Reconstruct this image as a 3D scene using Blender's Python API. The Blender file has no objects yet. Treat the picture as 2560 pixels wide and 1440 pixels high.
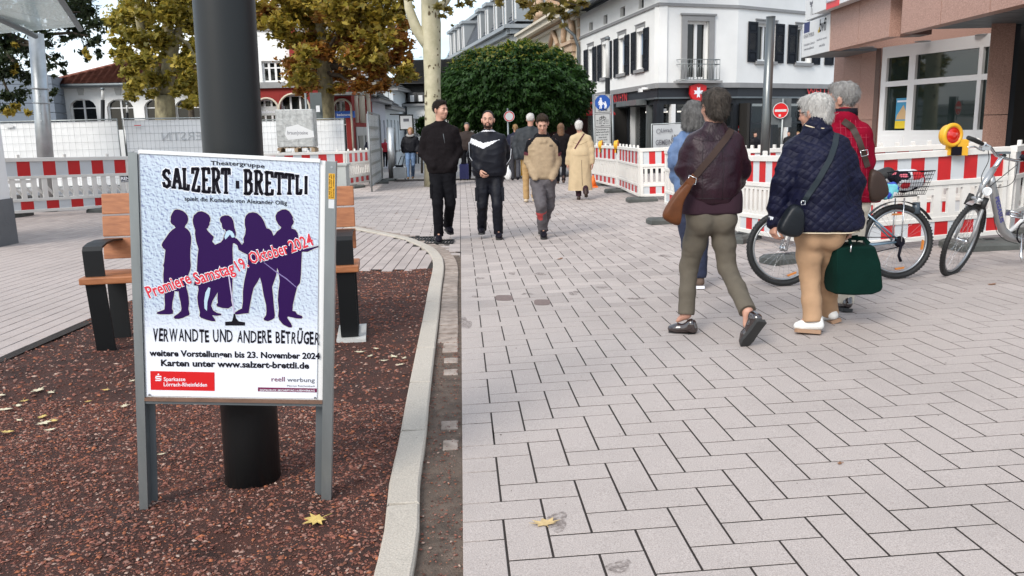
import bpy,math,random
import numpy as np
from mathutils import Vector,Matrix
sc=bpy.context.scene
C=sc.collection
R_=math.radians
RND=random.Random(7)
NR=np.random.default_rng(7)
# ---- camera, sky, sun, exposure
FPX=2050.0
PITCH=math.atan(397/FPX)
ROLL=R_(1.3)
cp,sp=math.cos(PITCH),math.sin(PITCH)
cr,sr=math.cos(ROLL),math.sin(ROLL)
_f=np.array([0,cp,-sp]); _x=np.array([1.,0,0]); _d=np.cross(_f,_x)
_x2=cr*_x+sr*_d; _d2=-sr*_x+cr*_d
RM=np.array([_x2,_d2,_f])
cd=bpy.data.cameras.new('camera')
cd.sensor_width=36; cd.lens=FPX/2560*36; cd.clip_start=0.05; cd.clip_end=900
cam=bpy.data.objects.new('camera',cd); C.objects.link(cam)
cam.matrix_world=Matrix(((_x2[0],-_d2[0],-_f[0],0),(_x2[1],-_d2[1],-_f[1],0),(_x2[2],-_d2[2],-_f[2],0),(0,0,0,1)))
sc.camera=cam
SUN_EL, SUN_AZ = R_(38), R_(215)          # azimuth from +y clockwise: sun behind the camera, to the left
w=bpy.data.worlds.new('World'); sc.world=w; w.use_nodes=True
nt=w.node_tree; nt.nodes.clear()
def nd(t,nt_,**k):
 n=nt_.nodes.new(t)
 for a,v in k.items(): setattr(n,a,v)
 return n
wo=nd('ShaderNodeOutputWorld',nt); bg=nd('ShaderNodeBackground',nt)
sky=nd('ShaderNodeTexSky',nt,sky_type='NISHITA',sun_disc=False)
sky.sun_elevation=SUN_EL; sky.sun_rotation=SUN_AZ; sky.air_density=1.0; sky.dust_density=1.5; sky.ozone_density=1.0
tc=nd('ShaderNodeTexCoord',nt); mp=nd('ShaderNodeMapping',nt); mp.inputs['Scale'].default_value=(1,1,2.6)
nz=nd('ShaderNodeTexNoise',nt); nz.inputs['Scale'].default_value=2.3; nz.inputs['Detail'].default_value=7; nz.inputs['Roughness'].default_value = .58
rp=nd('ShaderNodeValToRGB',nt); rp.color_ramp.elements[0].position = .42; rp.color_ramp.elements[1].position = .72
nz2=nd('ShaderNodeTexNoise',nt); nz2.inputs['Scale'].default_value=5; nz2.inputs['Detail'].default_value=5
rp2=nd('ShaderNodeValToRGB',nt); rp2.color_ramp.elements[0].position = .35; rp2.color_ramp.elements[1].position = .7
rp2.color_ramp.elements[0].color=(6.9,6.7,6.5,1); rp2.color_ramp.elements[1].color=(9.6,9.0,8.2,1)
mx=nd('ShaderNodeMix',nt,data_type='RGBA')
lift=nd('ShaderNodeMix',nt,data_type='RGBA'); lift.inputs[0].default_value = .5; lift.inputs[7].default_value=(3.9,5.2,6.6,1)
L=nt.links.new
L(tc.outputs['Generated'],mp.inputs[0]); L(mp.outputs[0],nz.inputs['Vector']); L(mp.outputs[0],nz2.inputs['Vector'])
L(nz.outputs['Fac'],rp.inputs[0]); L(nz2.outputs['Fac'],rp2.inputs[0])
L(sky.outputs[0],lift.inputs[6]); L(rp.outputs[0],mx.inputs[0]); L(lift.outputs[2],mx.inputs[6]); L(rp2.outputs[0],mx.inputs[7])
L(mx.outputs[2],bg.inputs[0]); L(bg.outputs[0],wo.inputs[0]); bg.inputs[1].default_value=0.12
sl=bpy.data.lights.new('sun','SUN'); sl.energy=1.5; sl.angle=R_(26); sl.color=(1,.95,.88)
so=bpy.data.objects.new('sun',sl); C.objects.link(so)
so.rotation_euler=(R_(90)-SUN_EL,0,-SUN_AZ+math.pi)
_sd=Vector((math.sin(SUN_AZ)*math.cos(SUN_EL),math.cos(SUN_AZ)*math.cos(SUN_EL),math.sin(SUN_EL)))
so.rotation_euler=_sd.to_track_quat('Z','Y').to_euler()
sc.view_settings.view_transform = 'Standard'; sc.view_settings.look = 'None'
sc.view_settings.exposure=0.95; sc.view_settings.gamma=1; sc.view_settings.use_curve_mapping=False
sc.render.engine = 'CYCLES'
sc.cycles.max_bounces=6; sc.cycles.diffuse_bounces=3; sc.cycles.glossy_bounces=3; sc.cycles.transmission_bounces=4
sc.cycles.transparent_max_bounces=8; sc.cycles.caustics_reflective=False; sc.cycles.caustics_refractive=False
# ---- ground shape and sight lines (metres; eye at the origin)
def sstep(a,b,x):
 t=np.clip((x-a)/(b-a),0,1); return t*t*(3-2*t)
def gz(x,y):
 x=np.asarray(x,float); y=np.asarray(y,float)
 z=-1.343 - .0142*np.minimum(y,12) - .003*np.clip(y-12,0,14) - .02*np.clip(y-26,0,40)
 z=z + .026*np.clip(x,-.5,9)*(1 - .7*sstep(20,34,y))
 z=z + .027*np.clip(-.5-x,0,9)*(1 - .75*sstep(14,22,y))
 return z
def ray(px,py): return np.array([px-1280,py-720,FPX]) @ RM
def Wy(px,py,Y): d=ray(px,py); return d*(Y/d[1])
def G(px,py):
 d=ray(px,py); d=d/np.linalg.norm(d); t = .5
 for _ in range(4000):
  p=d*t
  if p[2] <= gz(p[0],p[1]): break
  t *= 1.01
 lo,hi=t/1.01,t
 for _ in range(30):
  m=(lo+hi)/2; p=d*m
  if p[2] <= gz(p[0],p[1]): hi=m
  else: lo=m
 return d*hi
def gp(px,Y,py0=400):
 """ground point seen under image column px at depth Y"""
 x=0
 for _ in range(6):
  py=py0; c=RM @ np.array([x,Y,float(gz(x,Y))]); py=720+FPX*c[1]/c[2]
  x=Wy(px,py,Y)[0]
 return np.array([x,Y,float(gz(x,Y))])
class Plane:
 """plane through O with unit axes u, v; hit() gives in-plane coordinates of a sight line"""
 def __init__(s,O,u,v=(0,0,1)):
  s.O=np.array(O,float); s.u=np.array(u,float); s.u /= np.linalg.norm(s.u)
  s.v=np.array(v,float); s.v -= s.u*(s.v @ s.u); s.v /= np.linalg.norm(s.v)
  s.n=np.cross(s.u,s.v)
  if s.n @ s.O>0: s.n=-s.n
 def hit(s,px,py):
  d=ray(px,py); t=(s.O @ s.n)/(d @ s.n); p=d*t-s.O
  return float(p @ s.u),float(p @ s.v)
 def P(s,a,b,n=0.): return s.O+s.u*a+s.v*b+s.n*n
 def mat(s,a=0,b=0,n=0):
  p=s.P(a,b,n); nn=np.cross(s.u,s.v)
  return Matrix(((s.u[0],s.v[0],nn[0],p[0]),(s.u[1],s.v[1],nn[1],p[1]),(s.u[2],s.v[2],nn[2],p[2]),(0,0,0,1)))
# ---- tags and objects
def tag(o,label=None,cat=None,group=None,kind=None):
 if label: o['label']=label
 if cat: o['category']=cat
 if group: o['group']=group
 if kind: o['kind']=kind
 return o
def empty(name,loc=(0,0,0),rz=0,label=None,cat=None,group=None):
 o=bpy.data.objects.new(name,None); C.objects.link(o); o.location=loc; o.rotation_euler=(0,0,rz); o.empty_display_size = .1
 return tag(o,label,cat,group)
def mkobj(name,me,parent=None):
 o=bpy.data.objects.new(name,me); C.objects.link(o)
 if parent is not None:
  o.parent=parent; o.matrix_parent_inverse=wm(parent).inverted()
 return o
def wm(o):
 m=Matrix.LocRotScale(o.location,o.rotation_euler,o.scale)
 if o.parent: m=wm(o.parent) @ o.matrix_parent_inverse @ m
 return m
def mesh_np(name,V,F,mats,midx=None,smooth=False):
 """V (n,3); F (m,k) constant k"""
 V=np.asarray(V,np.float32); F=np.asarray(F,np.int32)
 me=bpy.data.meshes.new(name); m,k=F.shape
 me.vertices.add(len(V)); me.vertices.foreach_set('co',V.ravel())
 me.loops.add(m*k); me.loops.foreach_set('vertex_index',F.ravel())
 me.polygons.add(m); me.polygons.foreach_set('loop_start',np.arange(0,m*k,k,dtype=np.int32))
 me.polygons.foreach_set('loop_total',np.full(m,k,np.int32))
 if not isinstance(mats,(list,tuple)): mats=[mats]
 for x in mats: me.materials.append(x)
 if midx is not None: me.polygons.foreach_set('material_index',np.asarray(midx,np.int32))
 me.polygons.foreach_set('use_smooth',np.full(m,bool(smooth)))
 me.update(calc_edges=True); me.validate()
 return me
class MB:
 """collects simple solids into one mesh"""
 def __init__(s): s.v=[]; s.f=[]; s.m=[]; s.sm=[]; s.cm=0; s.csm=False
 def add(s,vs,fs):
  b=len(s.v); s.v+=[tuple(float(c) for c in p) for p in vs]
  for f in fs: s.f.append([i+b for i in f]); s.m.append(s.cm); s.sm.append(s.csm)
  return s
 def mat(s,i): s.cm=i; return s
 def box(s,c,d,M=None,bev=0.):
  x,y,z=d[0]/2,d[1]/2,d[2]/2
  if bev <= 0:
   vs=[Vector((a*x,b*y,e*z)) for a in (-1,1) for b in (-1,1) for e in (-1,1)]
   fs=[(0,1,3,2),(4,6,7,5),(0,4,5,1),(2,3,7,6),(0,2,6,4),(1,5,7,3)]
  else:
   b_=min(bev,x * .9,y * .9); vs=[]
   for zz,ins in ((-z,0),(z-min(bev,z),0),(z,b_)):
    for a,b in ((-1,-1),(1,-1),(1,1),(-1,1)):
     vs.append(Vector((a*(x-ins),b*(y-ins),zz)))
   fs=[(3,2,1,0),(8,9,10,11)]
   for r in (0,4):
    for i in range(4): j=(i+1) % 4; fs.append((r+i,r+j,r+4+j,r+4+i))
  c=Vector(c)
  vs=[(M @ p if M is not None else p)+c for p in vs]
  return s.add(vs,fs)
 def hexa(s,P8,fs=None):
  return s.add(P8,[(0,1,2,3),(7,6,5,4),(0,4,5,1),(1,5,6,2),(2,6,7,3),(3,7,4,0)])
 def pbox(s,pl,a0,a1,b0,b1,n0,n1):
  """box in plane coordinates"""
  P=pl.P
  return s.hexa([P(a0,b0,n1),P(a1,b0,n1),P(a1,b1,n1),P(a0,b1,n1),P(a0,b0,n0),P(a1,b0,n0),P(a1,b1,n0),P(a0,b1,n0)])
 def prism(s,pl,pts,n0,n1):
  """extruded outline in plane coordinates"""
  n=len(pts); vs=[pl.P(a,b,n1) for a,b in pts]+[pl.P(a,b,n0) for a,b in pts]
  fs=[tuple(range(n)),tuple(range(2*n-1,n-1,-1))]+[(i,i+n,(i+1) % n+n,(i+1) % n) for i in range(n)]
  return s.add(vs,fs)
 def tube(s,pts,r,seg=8,cap=True,closed=False):
  pts=[Vector(p) for p in pts]; n=len(pts)
  rr=r if isinstance(r,(list,tuple)) else [r]*n
  old=s.csm; s.csm=True
  b=len(s.v); prev=None
  for i,p in enumerate(pts):
   if closed: t=pts[(i+1) % n]-pts[i-1]
   else: t=pts[min(i+1,n-1)]-pts[max(i-1,0)]
   if t.length<1e-9: t=Vector((0,0,1))
   t.normalize()
   a=prev-t*prev.dot(t) if prev is not None else (Vector((0,0,1)).cross(t) if abs(t.z) < .9 else Vector((1,0,0)).cross(t))
   if a.length<1e-6: a=t.orthogonal()
   a.normalize(); prev=a; c_=t.cross(a)
   for k in range(seg):
    g=2*math.pi*k/seg; q=p+(a*math.cos(g)+c_*math.sin(g))*rr[i]
    s.v.append(tuple(q))
  m=n if closed else n-1
  for i in range(m):
   for k in range(seg):
    k2=(k+1) % seg; i2=(i+1) % n
    s.f.append([b+i*seg+k,b+i*seg+k2,b+i2*seg+k2,b+i2*seg+k]); s.m.append(s.cm); s.sm.append(True)
  s.csm=old
  if cap and not closed:
   s.f.append([b+k for k in range(seg)][::-1]); s.m.append(s.cm); s.sm.append(False)
   s.f.append([b+(n-1)*seg+k for k in range(seg)]); s.m.append(s.cm); s.sm.append(False)
  return s
 def cyl(s,a,b,r,seg=12,r2=None):
  return s.tube([a,b],[r,r if r2 is None else r2],seg)
 def disc(s,c,ax,r,t,seg=20):
  ax=Vector(ax).normalized(); c=Vector(c); return s.cyl(c-ax*t/2,c+ax*t/2,r,seg)
 def ring(s,c,ax,R,r,seg=36,rs=6,flat=None):
  ax=Vector(ax).normalized(); u=ax.orthogonal().normalized(); v=ax.cross(u); c=Vector(c)
  pts=[c+(u*math.cos(2*math.pi*i/seg)+v*math.sin(2*math.pi*i/seg))*R for i in range(seg)]
  return s.tube(pts,r,rs,closed=True)
 def mesh(s,name,mats):
  me=bpy.data.meshes.new(name); me.from_pydata(s.v,[],s.f)
  if not isinstance(mats,(list,tuple)): mats=[mats]
  for x in mats: me.materials.append(x)
  me.polygons.foreach_set('material_index',s.m); me.polygons.foreach_set('use_smooth',s.sm)
  me.update(); return me
 def build(s,name,mats,parent=None): return mkobj(name,s.mesh(name,mats),parent)
def facewall(pl,s0,s1,z0,z1,holes,depth=.18,thick=.3):
 """wall with real openings: holes are (a0,a1,b0,b1)"""
 mb=MB()
 A=sorted(set([s0,s1]+[h for o in holes for h in o[:2]])); B=sorted(set([z0,z1]+[h for o in holes for h in o[2:4]]))
 A=[a for a in A if s0 <= a <= s1]; B=[b for b in B if z0 <= b <= z1]
 for i in range(len(A)-1):
  for j in range(len(B)-1):
   ca,cb=(A[i]+A[i+1])/2,(B[j]+B[j+1])/2
   if any(h[0]<ca<h[1] and h[2]<cb<h[3] for h in holes): continue
   mb.add([pl.P(A[i],B[j]),pl.P(A[i+1],B[j]),pl.P(A[i+1],B[j+1]),pl.P(A[i],B[j+1])],[(0,1,2,3)])
 for h in holes:
  a0,a1,b0,b1=h[:4]; D=-depth
  for q in (((a0,b0),(a0,b1)),((a1,b1),(a1,b0)),((a0,b1),(a1,b1)),((a1,b0),(a0,b0))):
   mb.add([pl.P(*q[0]),pl.P(*q[1]),pl.P(*q[1],D),pl.P(*q[0],D)],[(0,1,2,3)])
 # back faces and returns give the wall its thickness
 for q in (((s0,z0),(s0,z1)),((s1,z1),(s1,z0)),((s0,z1),(s1,z1)),((s1,z0),(s0,z0))):
  mb.add([pl.P(*q[0]),pl.P(*q[1]),pl.P(*q[1],-thick),pl.P(*q[0],-thick)],[(0,1,2,3)])
 return mb
# ---- materials
def mat(name,col,rough=.6,metal=0.,var=0.,vscale=3.,bump=0.,bscale=30.,island=0.,spec=.5,emit=None,coat=0.,stretch=None,alpha=None,dirt=0.,vcol=None):
 m=bpy.data.materials.new(name); m.use_nodes=True; t=m.node_tree; p=t.nodes['Principled BSDF']
 col=tuple(col)+(1,) if len(col)==3 else col
 p.inputs['Base Color'].default_value=col; p.inputs['Roughness'].default_value=rough; p.inputs['Metallic'].default_value=metal
 p.inputs['Specular IOR Level'].default_value=spec
 if coat: p.inputs['Coat Weight'].default_value=coat
 lk=t.links.new; cur=None
 co=nd('ShaderNodeTexCoord',t); src=co.outputs['Object']
 if stretch:
  mpn=nd('ShaderNodeMapping',t); mpn.inputs['Scale'].default_value=stretch; lk(src,mpn.inputs[0]); src=mpn.outputs[0]
 def noise(scale,detail=4,rough_=.6):
  n=nd('ShaderNodeTexNoise',t); n.inputs['Scale'].default_value=scale; n.inputs['Detail'].default_value=detail; n.inputs['Roughness'].default_value=rough_; lk(src,n.inputs['Vector']); return n
 if var or vcol:
  n=noise(vscale); r=nd('ShaderNodeValToRGB',t); e=r.color_ramp.elements
  e[0].position = .3; e[1].position = .7
  a=[max(0,c*(1-var)) for c in col[:3]]; b=[min(1,c*(1+var)) for c in col[:3]]
  if vcol: a=list(col[:3]); b=list(vcol)
  e[0].color=(*a,1); e[1].color=(*b,1); lk(n.outputs['Fac'],r.inputs[0]); cur=r.outputs[0]
 if island:
  g=nd('ShaderNodeNewGeometry',t); h=nd('ShaderNodeHueSaturation',t)
  mr=nd('ShaderNodeMapRange',t); mr.inputs[3].default_value=1-island; mr.inputs[4].default_value=1+island
  lk(g.outputs['Random Per Island'],mr.inputs[0]); lk(mr.outputs[0],h.inputs['Value'])
  if cur: lk(cur,h.inputs['Color'])
  else: h.inputs['Color'].default_value=col
  cur=h.outputs[0]
 if dirt:
  n=noise(1.3,8,.65); r=nd('ShaderNodeValToRGB',t); r.color_ramp.elements[0].position = .45; r.color_ramp.elements[1].position = .62
  lk(n.outputs['Fac'],r.inputs[0]); q=nd('ShaderNodeMath',t,operation='MULTIPLY'); q.inputs[1].default_value=dirt; lk(r.outputs[0],q.inputs[0])
  xx=nd('ShaderNodeMix',t,data_type='RGBA'); xx.inputs[7].default_value=tuple(c * .35 for c in col[:3])+(1,)
  lk(q.outputs[0],xx.inputs[0])
  if cur: lk(cur,xx.inputs[6])
  else: xx.inputs[6].default_value=col
  cur=xx.outputs[2]
 if cur: lk(cur,p.inputs['Base Color'])
 if bump:
  n=noise(bscale,5); b=nd('ShaderNodeBump',t); b.inputs['Strength'].default_value=bump; b.inputs['Distance'].default_value = .02
  lk(n.outputs['Fac'],b.inputs['Height']); lk(b.outputs[0],p.inputs['Normal'])
 if emit: p.inputs['Emission Color'].default_value=tuple(emit[:3])+(1,); p.inputs['Emission Strength'].default_value=emit[3]
 if alpha is not None: p.inputs['Alpha'].default_value=alpha
 return m
def leafmat(name,cols,rough=.55):
 """leaf colours picked at random per leaf; leaves let some light through"""
 m=bpy.data.materials.new(name); m.use_nodes=True; t=m.node_tree; p=t.nodes['Principled BSDF']; lk=t.links.new
 g=nd('ShaderNodeNewGeometry',t); r=nd('ShaderNodeValToRGB',t); e=r.color_ramp.elements
 while len(e)<len(cols): e.new(.5)
 for i,c in enumerate(cols): e[i].position=i/(len(cols)-1); e[i].color=(*c,1)
 lk(g.outputs['Random Per Island'],r.inputs[0]); lk(r.outputs[0],p.inputs['Base Color']); p.inputs['Roughness'].default_value=rough
 tr=nd('ShaderNodeBsdfTranslucent',t); lk(r.outputs[0],tr.inputs[0]); ms=nd('ShaderNodeMixShader',t); ms.inputs[0].default_value = .45
 out=t.nodes['Material Output']; lk(p.outputs[0],ms.inputs[1]); lk(tr.outputs[0],ms.inputs[2]); lk(ms.outputs[0],out.inputs[0])
 return m
def glassmat(name,col=(.012,.016,.017),rough=.06,spec=.6):
 return mat(name,col,rough,spec=spec)
M = {}
M['white_plaster']=mat('white_plaster',(.80,.80,.78),.9,var=.05,vscale=.8,bump=.15,bscale=60)
M['white_paint']=mat('white_paint',(.78,.78,.77),.45)
M['grey_trim']=mat('grey_trim',(.27,.27,.27),.7,var=.08)
M['dark_trim']=mat('dark_trim',(.018,.021,.026),.5,spec=.3,var=.1)
M['shutter']=mat('shutter',(.014,.017,.023),.7,spec=.15)
M['glass']=glassmat('glass',(.006,.008,.009),.05,.5)
M['roof_dark']=mat('roof_dark',(.06,.06,.06),.8,island=.25,var=.2)
M['roof_red']=mat('roof_red',(.22,.085,.06),.85,island=.25,var=.25)
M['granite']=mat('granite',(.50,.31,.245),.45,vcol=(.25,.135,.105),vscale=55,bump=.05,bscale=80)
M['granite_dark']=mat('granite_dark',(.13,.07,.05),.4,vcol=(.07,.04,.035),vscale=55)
M['black_metal']=mat('black_metal',(.006,.007,.008),.5,spec=.3,bump=.05,bscale=300)
M['pole']=mat('pole',(.015,.017,.018),.40,spec=.35,bump=.03,bscale=200,dirt=.0)
M['steel']=mat('steel',(.42,.44,.45),.38,metal=.85,var=.12,vscale=6)
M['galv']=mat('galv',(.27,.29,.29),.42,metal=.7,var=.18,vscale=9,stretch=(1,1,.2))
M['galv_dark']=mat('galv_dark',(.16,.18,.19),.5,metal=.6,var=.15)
M['brown_strip']=mat('brown_strip',(.16,.09,.06),.7,var=.2,vscale=20)
M['barrier_white']=mat('barrier_white',(.72,.70,.66),.5,var=.05,vscale=4,dirt=.14)
M['refl_white']=mat('refl_white',(.55,.58,.60),.35,var=.03)
M['refl_red']=mat('refl_red',(.50,.012,.014),.35,var=.1)
M['rubber_foot']=mat('rubber_foot',(.085,.09,.085),.85,var=.25,bump=.5,bscale=60)
M['concrete']=mat('concrete',(.5,.5,.48),.85,var=.08,vscale=6,bump=.3,bscale=90)
M['wood']=mat('wood',(.40,.155,.06),.5,vcol=(.25,.085,.03),vscale=3.2,stretch=(1.2,14,14),bump=.1,bscale=10)
M['black_rubber']=mat('black_rubber',(.012,.012,.012),.6,bump=.2,bscale=200)
M['chrome']=mat('chrome',(.62,.63,.64),.22,metal=.95)
M['orange_refl']=mat('orange_refl',(.6,.2,.03),.3)
M['yellow']=mat('yellow',(.72,.38,.02),.4)
M['ink']=mat('ink',(.006,.005,.010),.6,spec=.15)
M['red_sign']=mat('red_sign',(.62,.012,.015),.35)
M['blue_sign']=mat('blue_sign',(.01,.09,.42),.35)
M['sign_white']=mat('sign_white',(.62,.63,.63),.4,var=.03)
M['sign_grey']=mat('sign_grey',(.48,.49,.48),.45)
M['bark']=mat('bark',(.09,.07,.05),.9,var=.35,vscale=8,bump=.8,bscale=20)
M['plane_bark']=mat('plane_bark',(.13,.11,.065),.85,vcol=(.42,.37,.22),vscale=5,bump=.3,bscale=12,stretch=(1,1,.5))
M['pale_bark']=mat('pale_bark',(.52,.48,.34),.8,vcol=(.33,.31,.20),vscale=3,bump=.25,bscale=15)
# ---- lettering
_gl = {}
def _txt(s,bold):
 cu=bpy.data.curves.new('t','FONT'); cu.body=s; cu.size=1; cu.offset=bold; cu.resolution_u=2
 o=bpy.data.objects.new('t',cu); C.objects.link(o)
 me=bpy.data.meshes.new_from_object(o.evaluated_get(bpy.context.evaluated_depsgraph_get()))
 V=np.array([v.co[:] for v in me.vertices]) if len(me.vertices) else np.zeros((0,3)); F=[list(p.vertices) for p in me.polygons]
 bpy.data.objects.remove(o); bpy.data.curves.remove(cu); bpy.data.meshes.remove(me)
 return V,F
def glyph(c,bold):
 k=(c,bold)
 if k not in _gl:
  V,F=_txt(c,bold); a=_txt(c + 'I',bold)[0][:,0].max()-_txt('I',bold)[0][:,0].max()
  _gl[k]=(V,F,a)
 return _gl[k]
def text_into(mb,s,pl,a,b,size,n=.002,align='LEFT',bold=0.,rot=0.,width=None,spread=0.,warp=None):
 """flat letters on plane pl; (a, b) is the baseline point; width forces the total width"""
 V=[]; F=[]; x=0
 for c in s:
  g,f,ad=glyph(c,bold); o=sum(len(v) for v in V)
  if len(g): V.append(g[:,:2]+[x,0]); F+=[[i+o for i in q] for q in f]
  x+=ad+spread
 V=np.concatenate(V)*size; V[:,0] -= V[:,0].min(); W=V[:,0].max()
 if width: V[:,0] *= width/W; W=width
 if warp: V=warp(V,W)
 if align == 'CENTER': V[:,0] -= W/2
 if align == 'RIGHT': V[:,0] -= W
 c_,s_=math.cos(rot),math.sin(rot)
 mb.add([pl.P(a+x*c_-y*s_,b+x*s_+y*c_,n) for x,y in V],F)
for _c in 'ABCDEFGHIJKLMNOPQRSTUVWXYZÜabcdefghijklmnopqrstuvwxyzöü0123456789.,-:|/ß ': glyph(_c,.012)
# ---- ground
M['joint']=mat('joint',(.022,.016,.013),.95,var=.3,vscale=30,bump=.6,bscale=80)
M['paver']=mat('paver',(.52,.46,.43),.85,island=.14,vcol=(.27,.232,.212),vscale=230,bump=.25,bscale=160,dirt=.15)
M['paver_left']=mat('paver_left',(.46,.395,.365),.85,island=.09,vcol=(.33,.28,.26),vscale=150,bump=.25,bscale=150,dirt=.16)
M['street']=mat('street',(.33,.32,.315),.9,var=.15,vscale=1.5,bump=.2,bscale=40,dirt=.2)
M['soil']=mat('soil',(.032,.012,.008),.95,vcol=(.085,.029,.018),vscale=7,bump=1.0,bscale=110)
M['kerb']=mat('kerb',(.54,.49,.42),.85,vcol=(.34,.305,.26),vscale=150,bump=.25,bscale=120,island=.05,dirt=.14)
M['sett']=mat('sett',(.42,.35,.30),.85,vcol=(.20,.155,.125),vscale=12,island=.1,bump=.4,bscale=60,dirt=.5)
M['dirt']=mat('dirt',(.075,.055,.042),.95,vcol=(.17,.125,.095),vscale=14,bump=.8,bscale=120)
def sheet(name,xs,ys,off,m,inside=None):
 X,Y=np.meshgrid(xs,ys); Z=gz(X,Y)+off
 V=np.stack([X,Y,Z],-1).reshape(-1,3); nx,ny=len(xs),len(ys)
 i=np.arange(nx-1)[None]+nx*np.arange(ny-1)[:,None]
 F=np.stack([i,i+1,i+nx+1,i+nx],-1).reshape(-1,4)
 o=mkobj(name,mesh_np(name,V,F,m,smooth=True)); return o
def geoms(a,b,n,k=1.7):
 t=np.linspace(0,1,n)**k; return a+(b-a)*t
xs=np.unique(np.concatenate([-geoms(0,260,40),geoms(0,260,40)]))
ys=np.unique(np.concatenate([np.arange(-6,34,.6),geoms(34,500,30),-geoms(6,60,6)]))
ground=tag(sheet('ground',xs,ys,-.10,M['street']),kind='structure')
# curve of the kerb (outer = gutter side), traced on the ground
kpx=[(1033,1440),(1049,1222),(1065,1100),(1074,1000),(1088,873),(1098,787),(1104,723),(1110,678),(1109,657),(1103,642),(1086,624),(1056,609),(1011,594),(900,572)]
def spline(P,n):
 P=np.array(P,float); P=np.vstack([2*P[0]-P[1],P,2*P[-1]-P[-2]]); out=[]
 for i in range(1,len(P)-2):
  for t in np.linspace(0,1,n,endpoint=False):
   a,b,c,d=P[i-1:i+3]
   out.append(.5*((2*b)+(-a+c)*t+(2*a-5*b+4*c-d)*t*t+(-a+3*b-3*c+d)*t**3))
 out.append(P[-2]); return np.array(out)
K=[G(*p)[:2] for p in kpx]
K=[np.array([K[0][0] + .02,K[0][1]-2.2])]+K
_dir=K[-1]-K[-2]; _dir /= np.linalg.norm(_dir)
K+=[K[-1]+_dir*1.5+[0,.12],K[-1]+_dir*4+[0,.3],K[-1]+_dir*9+[0,.5]]
K=spline(K,10)
def resample(P,step):
 d=np.r_[0,np.cumsum(np.linalg.norm(np.diff(P,axis=0),axis=1))]; t=np.arange(0,d[-1],step)
 return np.stack([np.interp(t,d,P[:,i]) for i in range(2)],1)
K=resample(K,.1)
T = np.gradient(K, axis=0); T /= np.linalg.norm(T, axis=1)[:, None]; N = np.stack([-T[:, 1], T[:, 0]], 1)   # points to the bed
def off(d,i=slice(None)): return (K+N*d)[i]
KW = .122                                  # kerb width
GW = .16                                   # gutter width
def inpoly(P,poly):
 x,y=P[...,0],P[...,1]; c=np.zeros(x.shape,bool); n=len(poly)
 for i in range(n):
  x0,y0=poly[i]; x1,y1=poly[(i+1) % n]
  if y0==y1: continue
  c ^= ((y0>y) != (y1>y)) & (x<(x1-x0)*(y-y0)/(y1-y0)+x0)
 return c
KO = np.array([p for p in off(-GW)])       # paving starts here
# paving side polygon: from the gutter line to the right and back
pave_poly=np.vstack([KO,[[-16,60],[60,60],[60,-1]]])
bed_c=G(510,672)[:2]; bed_l=G(0,893)[:2]; bed_r=G(1080,674)[:2]
_ld=(bed_l-bed_c)/np.linalg.norm(bed_l-bed_c)
ib=int(np.argmin(np.linalg.norm(off(KW)-bed_r,axis=1)))
bed_poly=np.vstack([off(KW + .004)[:ib+1],[bed_c],[bed_c+_ld*9],[[K[0][0]-5,K[0][1]]]])
left_poly=np.vstack([off(KW + .004)[ib:],[bed_c+_ld*0+[-14,16]],[[-30,20]],[[-30,0]],[bed_c+_ld*9],[bed_c]])
pavement=tag(sheet('pavement',np.r_[np.linspace(-1.2,12,45)],np.linspace(-1,30,80),-.030,M['joint']),kind='structure')
# bedding under everything paved, cut to its outline by using small cells
def fill(name,poly,x0,x1,y0,y1,st,offz,m,zfun=None):
 X,Y=np.meshgrid(np.arange(x0,x1,st),np.arange(y0,y1,st)); nx=X.shape[1]; ny=X.shape[0]
 Z=gz(X,Y)+offz
 if zfun is not None: Z=Z+zfun(X,Y)
 V=np.stack([X,Y,Z],-1).reshape(-1,3)
 i=(np.arange(nx-1)[None]+nx*np.arange(ny-1)[:,None]); F=np.stack([i,i+1,i+nx+1,i+nx],-1).reshape(-1,4)
 cen=V[F].mean(1)[:,:2]; F=F[inpoly(cen,poly)]
 u=np.unique(F); mp_=np.zeros(len(V),int); mp_[u]=np.arange(len(u))
 return mkobj(name,mesh_np(name,V[u],mp_[F],m,smooth=True))
bpy.data.objects.remove(pavement)
pave_in=np.vstack([off(-GW - .11),[[-16,60],[60,60],[60,-1]]])
pavement=tag(fill('pavement',pave_in,-12,24,-.5,28,.1,-.0019,M['joint']),kind='structure')
footway=tag(fill('footway',left_poly,-26,0,1.5,24,.2,-.003,M['joint']),kind='structure')
_noise=None
def vnoise(P,seed=0):
 """smooth value noise on points (n,3) or (n,2)"""
 P=np.asarray(P,float)
 if P.shape[-1]==2: P=np.concatenate([P,np.zeros(P.shape[:-1]+(1,))],-1)
 i=np.floor(P).astype(np.int64); f=P-i; f=f*f*(3-2*f); r=0
 for a in (0,1):
  for b in (0,1):
   for c in (0,1):
    h=(i[...,0]+a)*374761393+(i[...,1]+b)*668265263+(i[...,2]+c)*2147483647+seed*974711
    h=(h ^ (h >> 13))*1274126177 & 0xffffffff; h=h ^ (h >> 16)
    wgt=(f[...,0] if a else 1-f[...,0])*(f[...,1] if b else 1-f[...,1])*(f[...,2] if c else 1-f[...,2])
    r=r+wgt*((h & 0xffff)/65535.)
 return r
def bedz(X,Y):
 P=np.stack([X,Y],-1)
 z = .035*(vnoise(P*1.3) - .5) + .016*(vnoise(P*5,3) - .5) + .010*(vnoise(P*14,5) - .5) - .006
 d=np.hypot(X+1.05,Y-3.09); return z - .03*np.exp(-((d - .35) / .16)**2) * .4 - .06*np.exp(-(np.hypot((X+1.0)/1.6,(Y-2.62)) / .09)**2) * .6
bed_fill=np.vstack([off(KW - .06)[:ib+1],bed_poly[ib+1:]])
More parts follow.
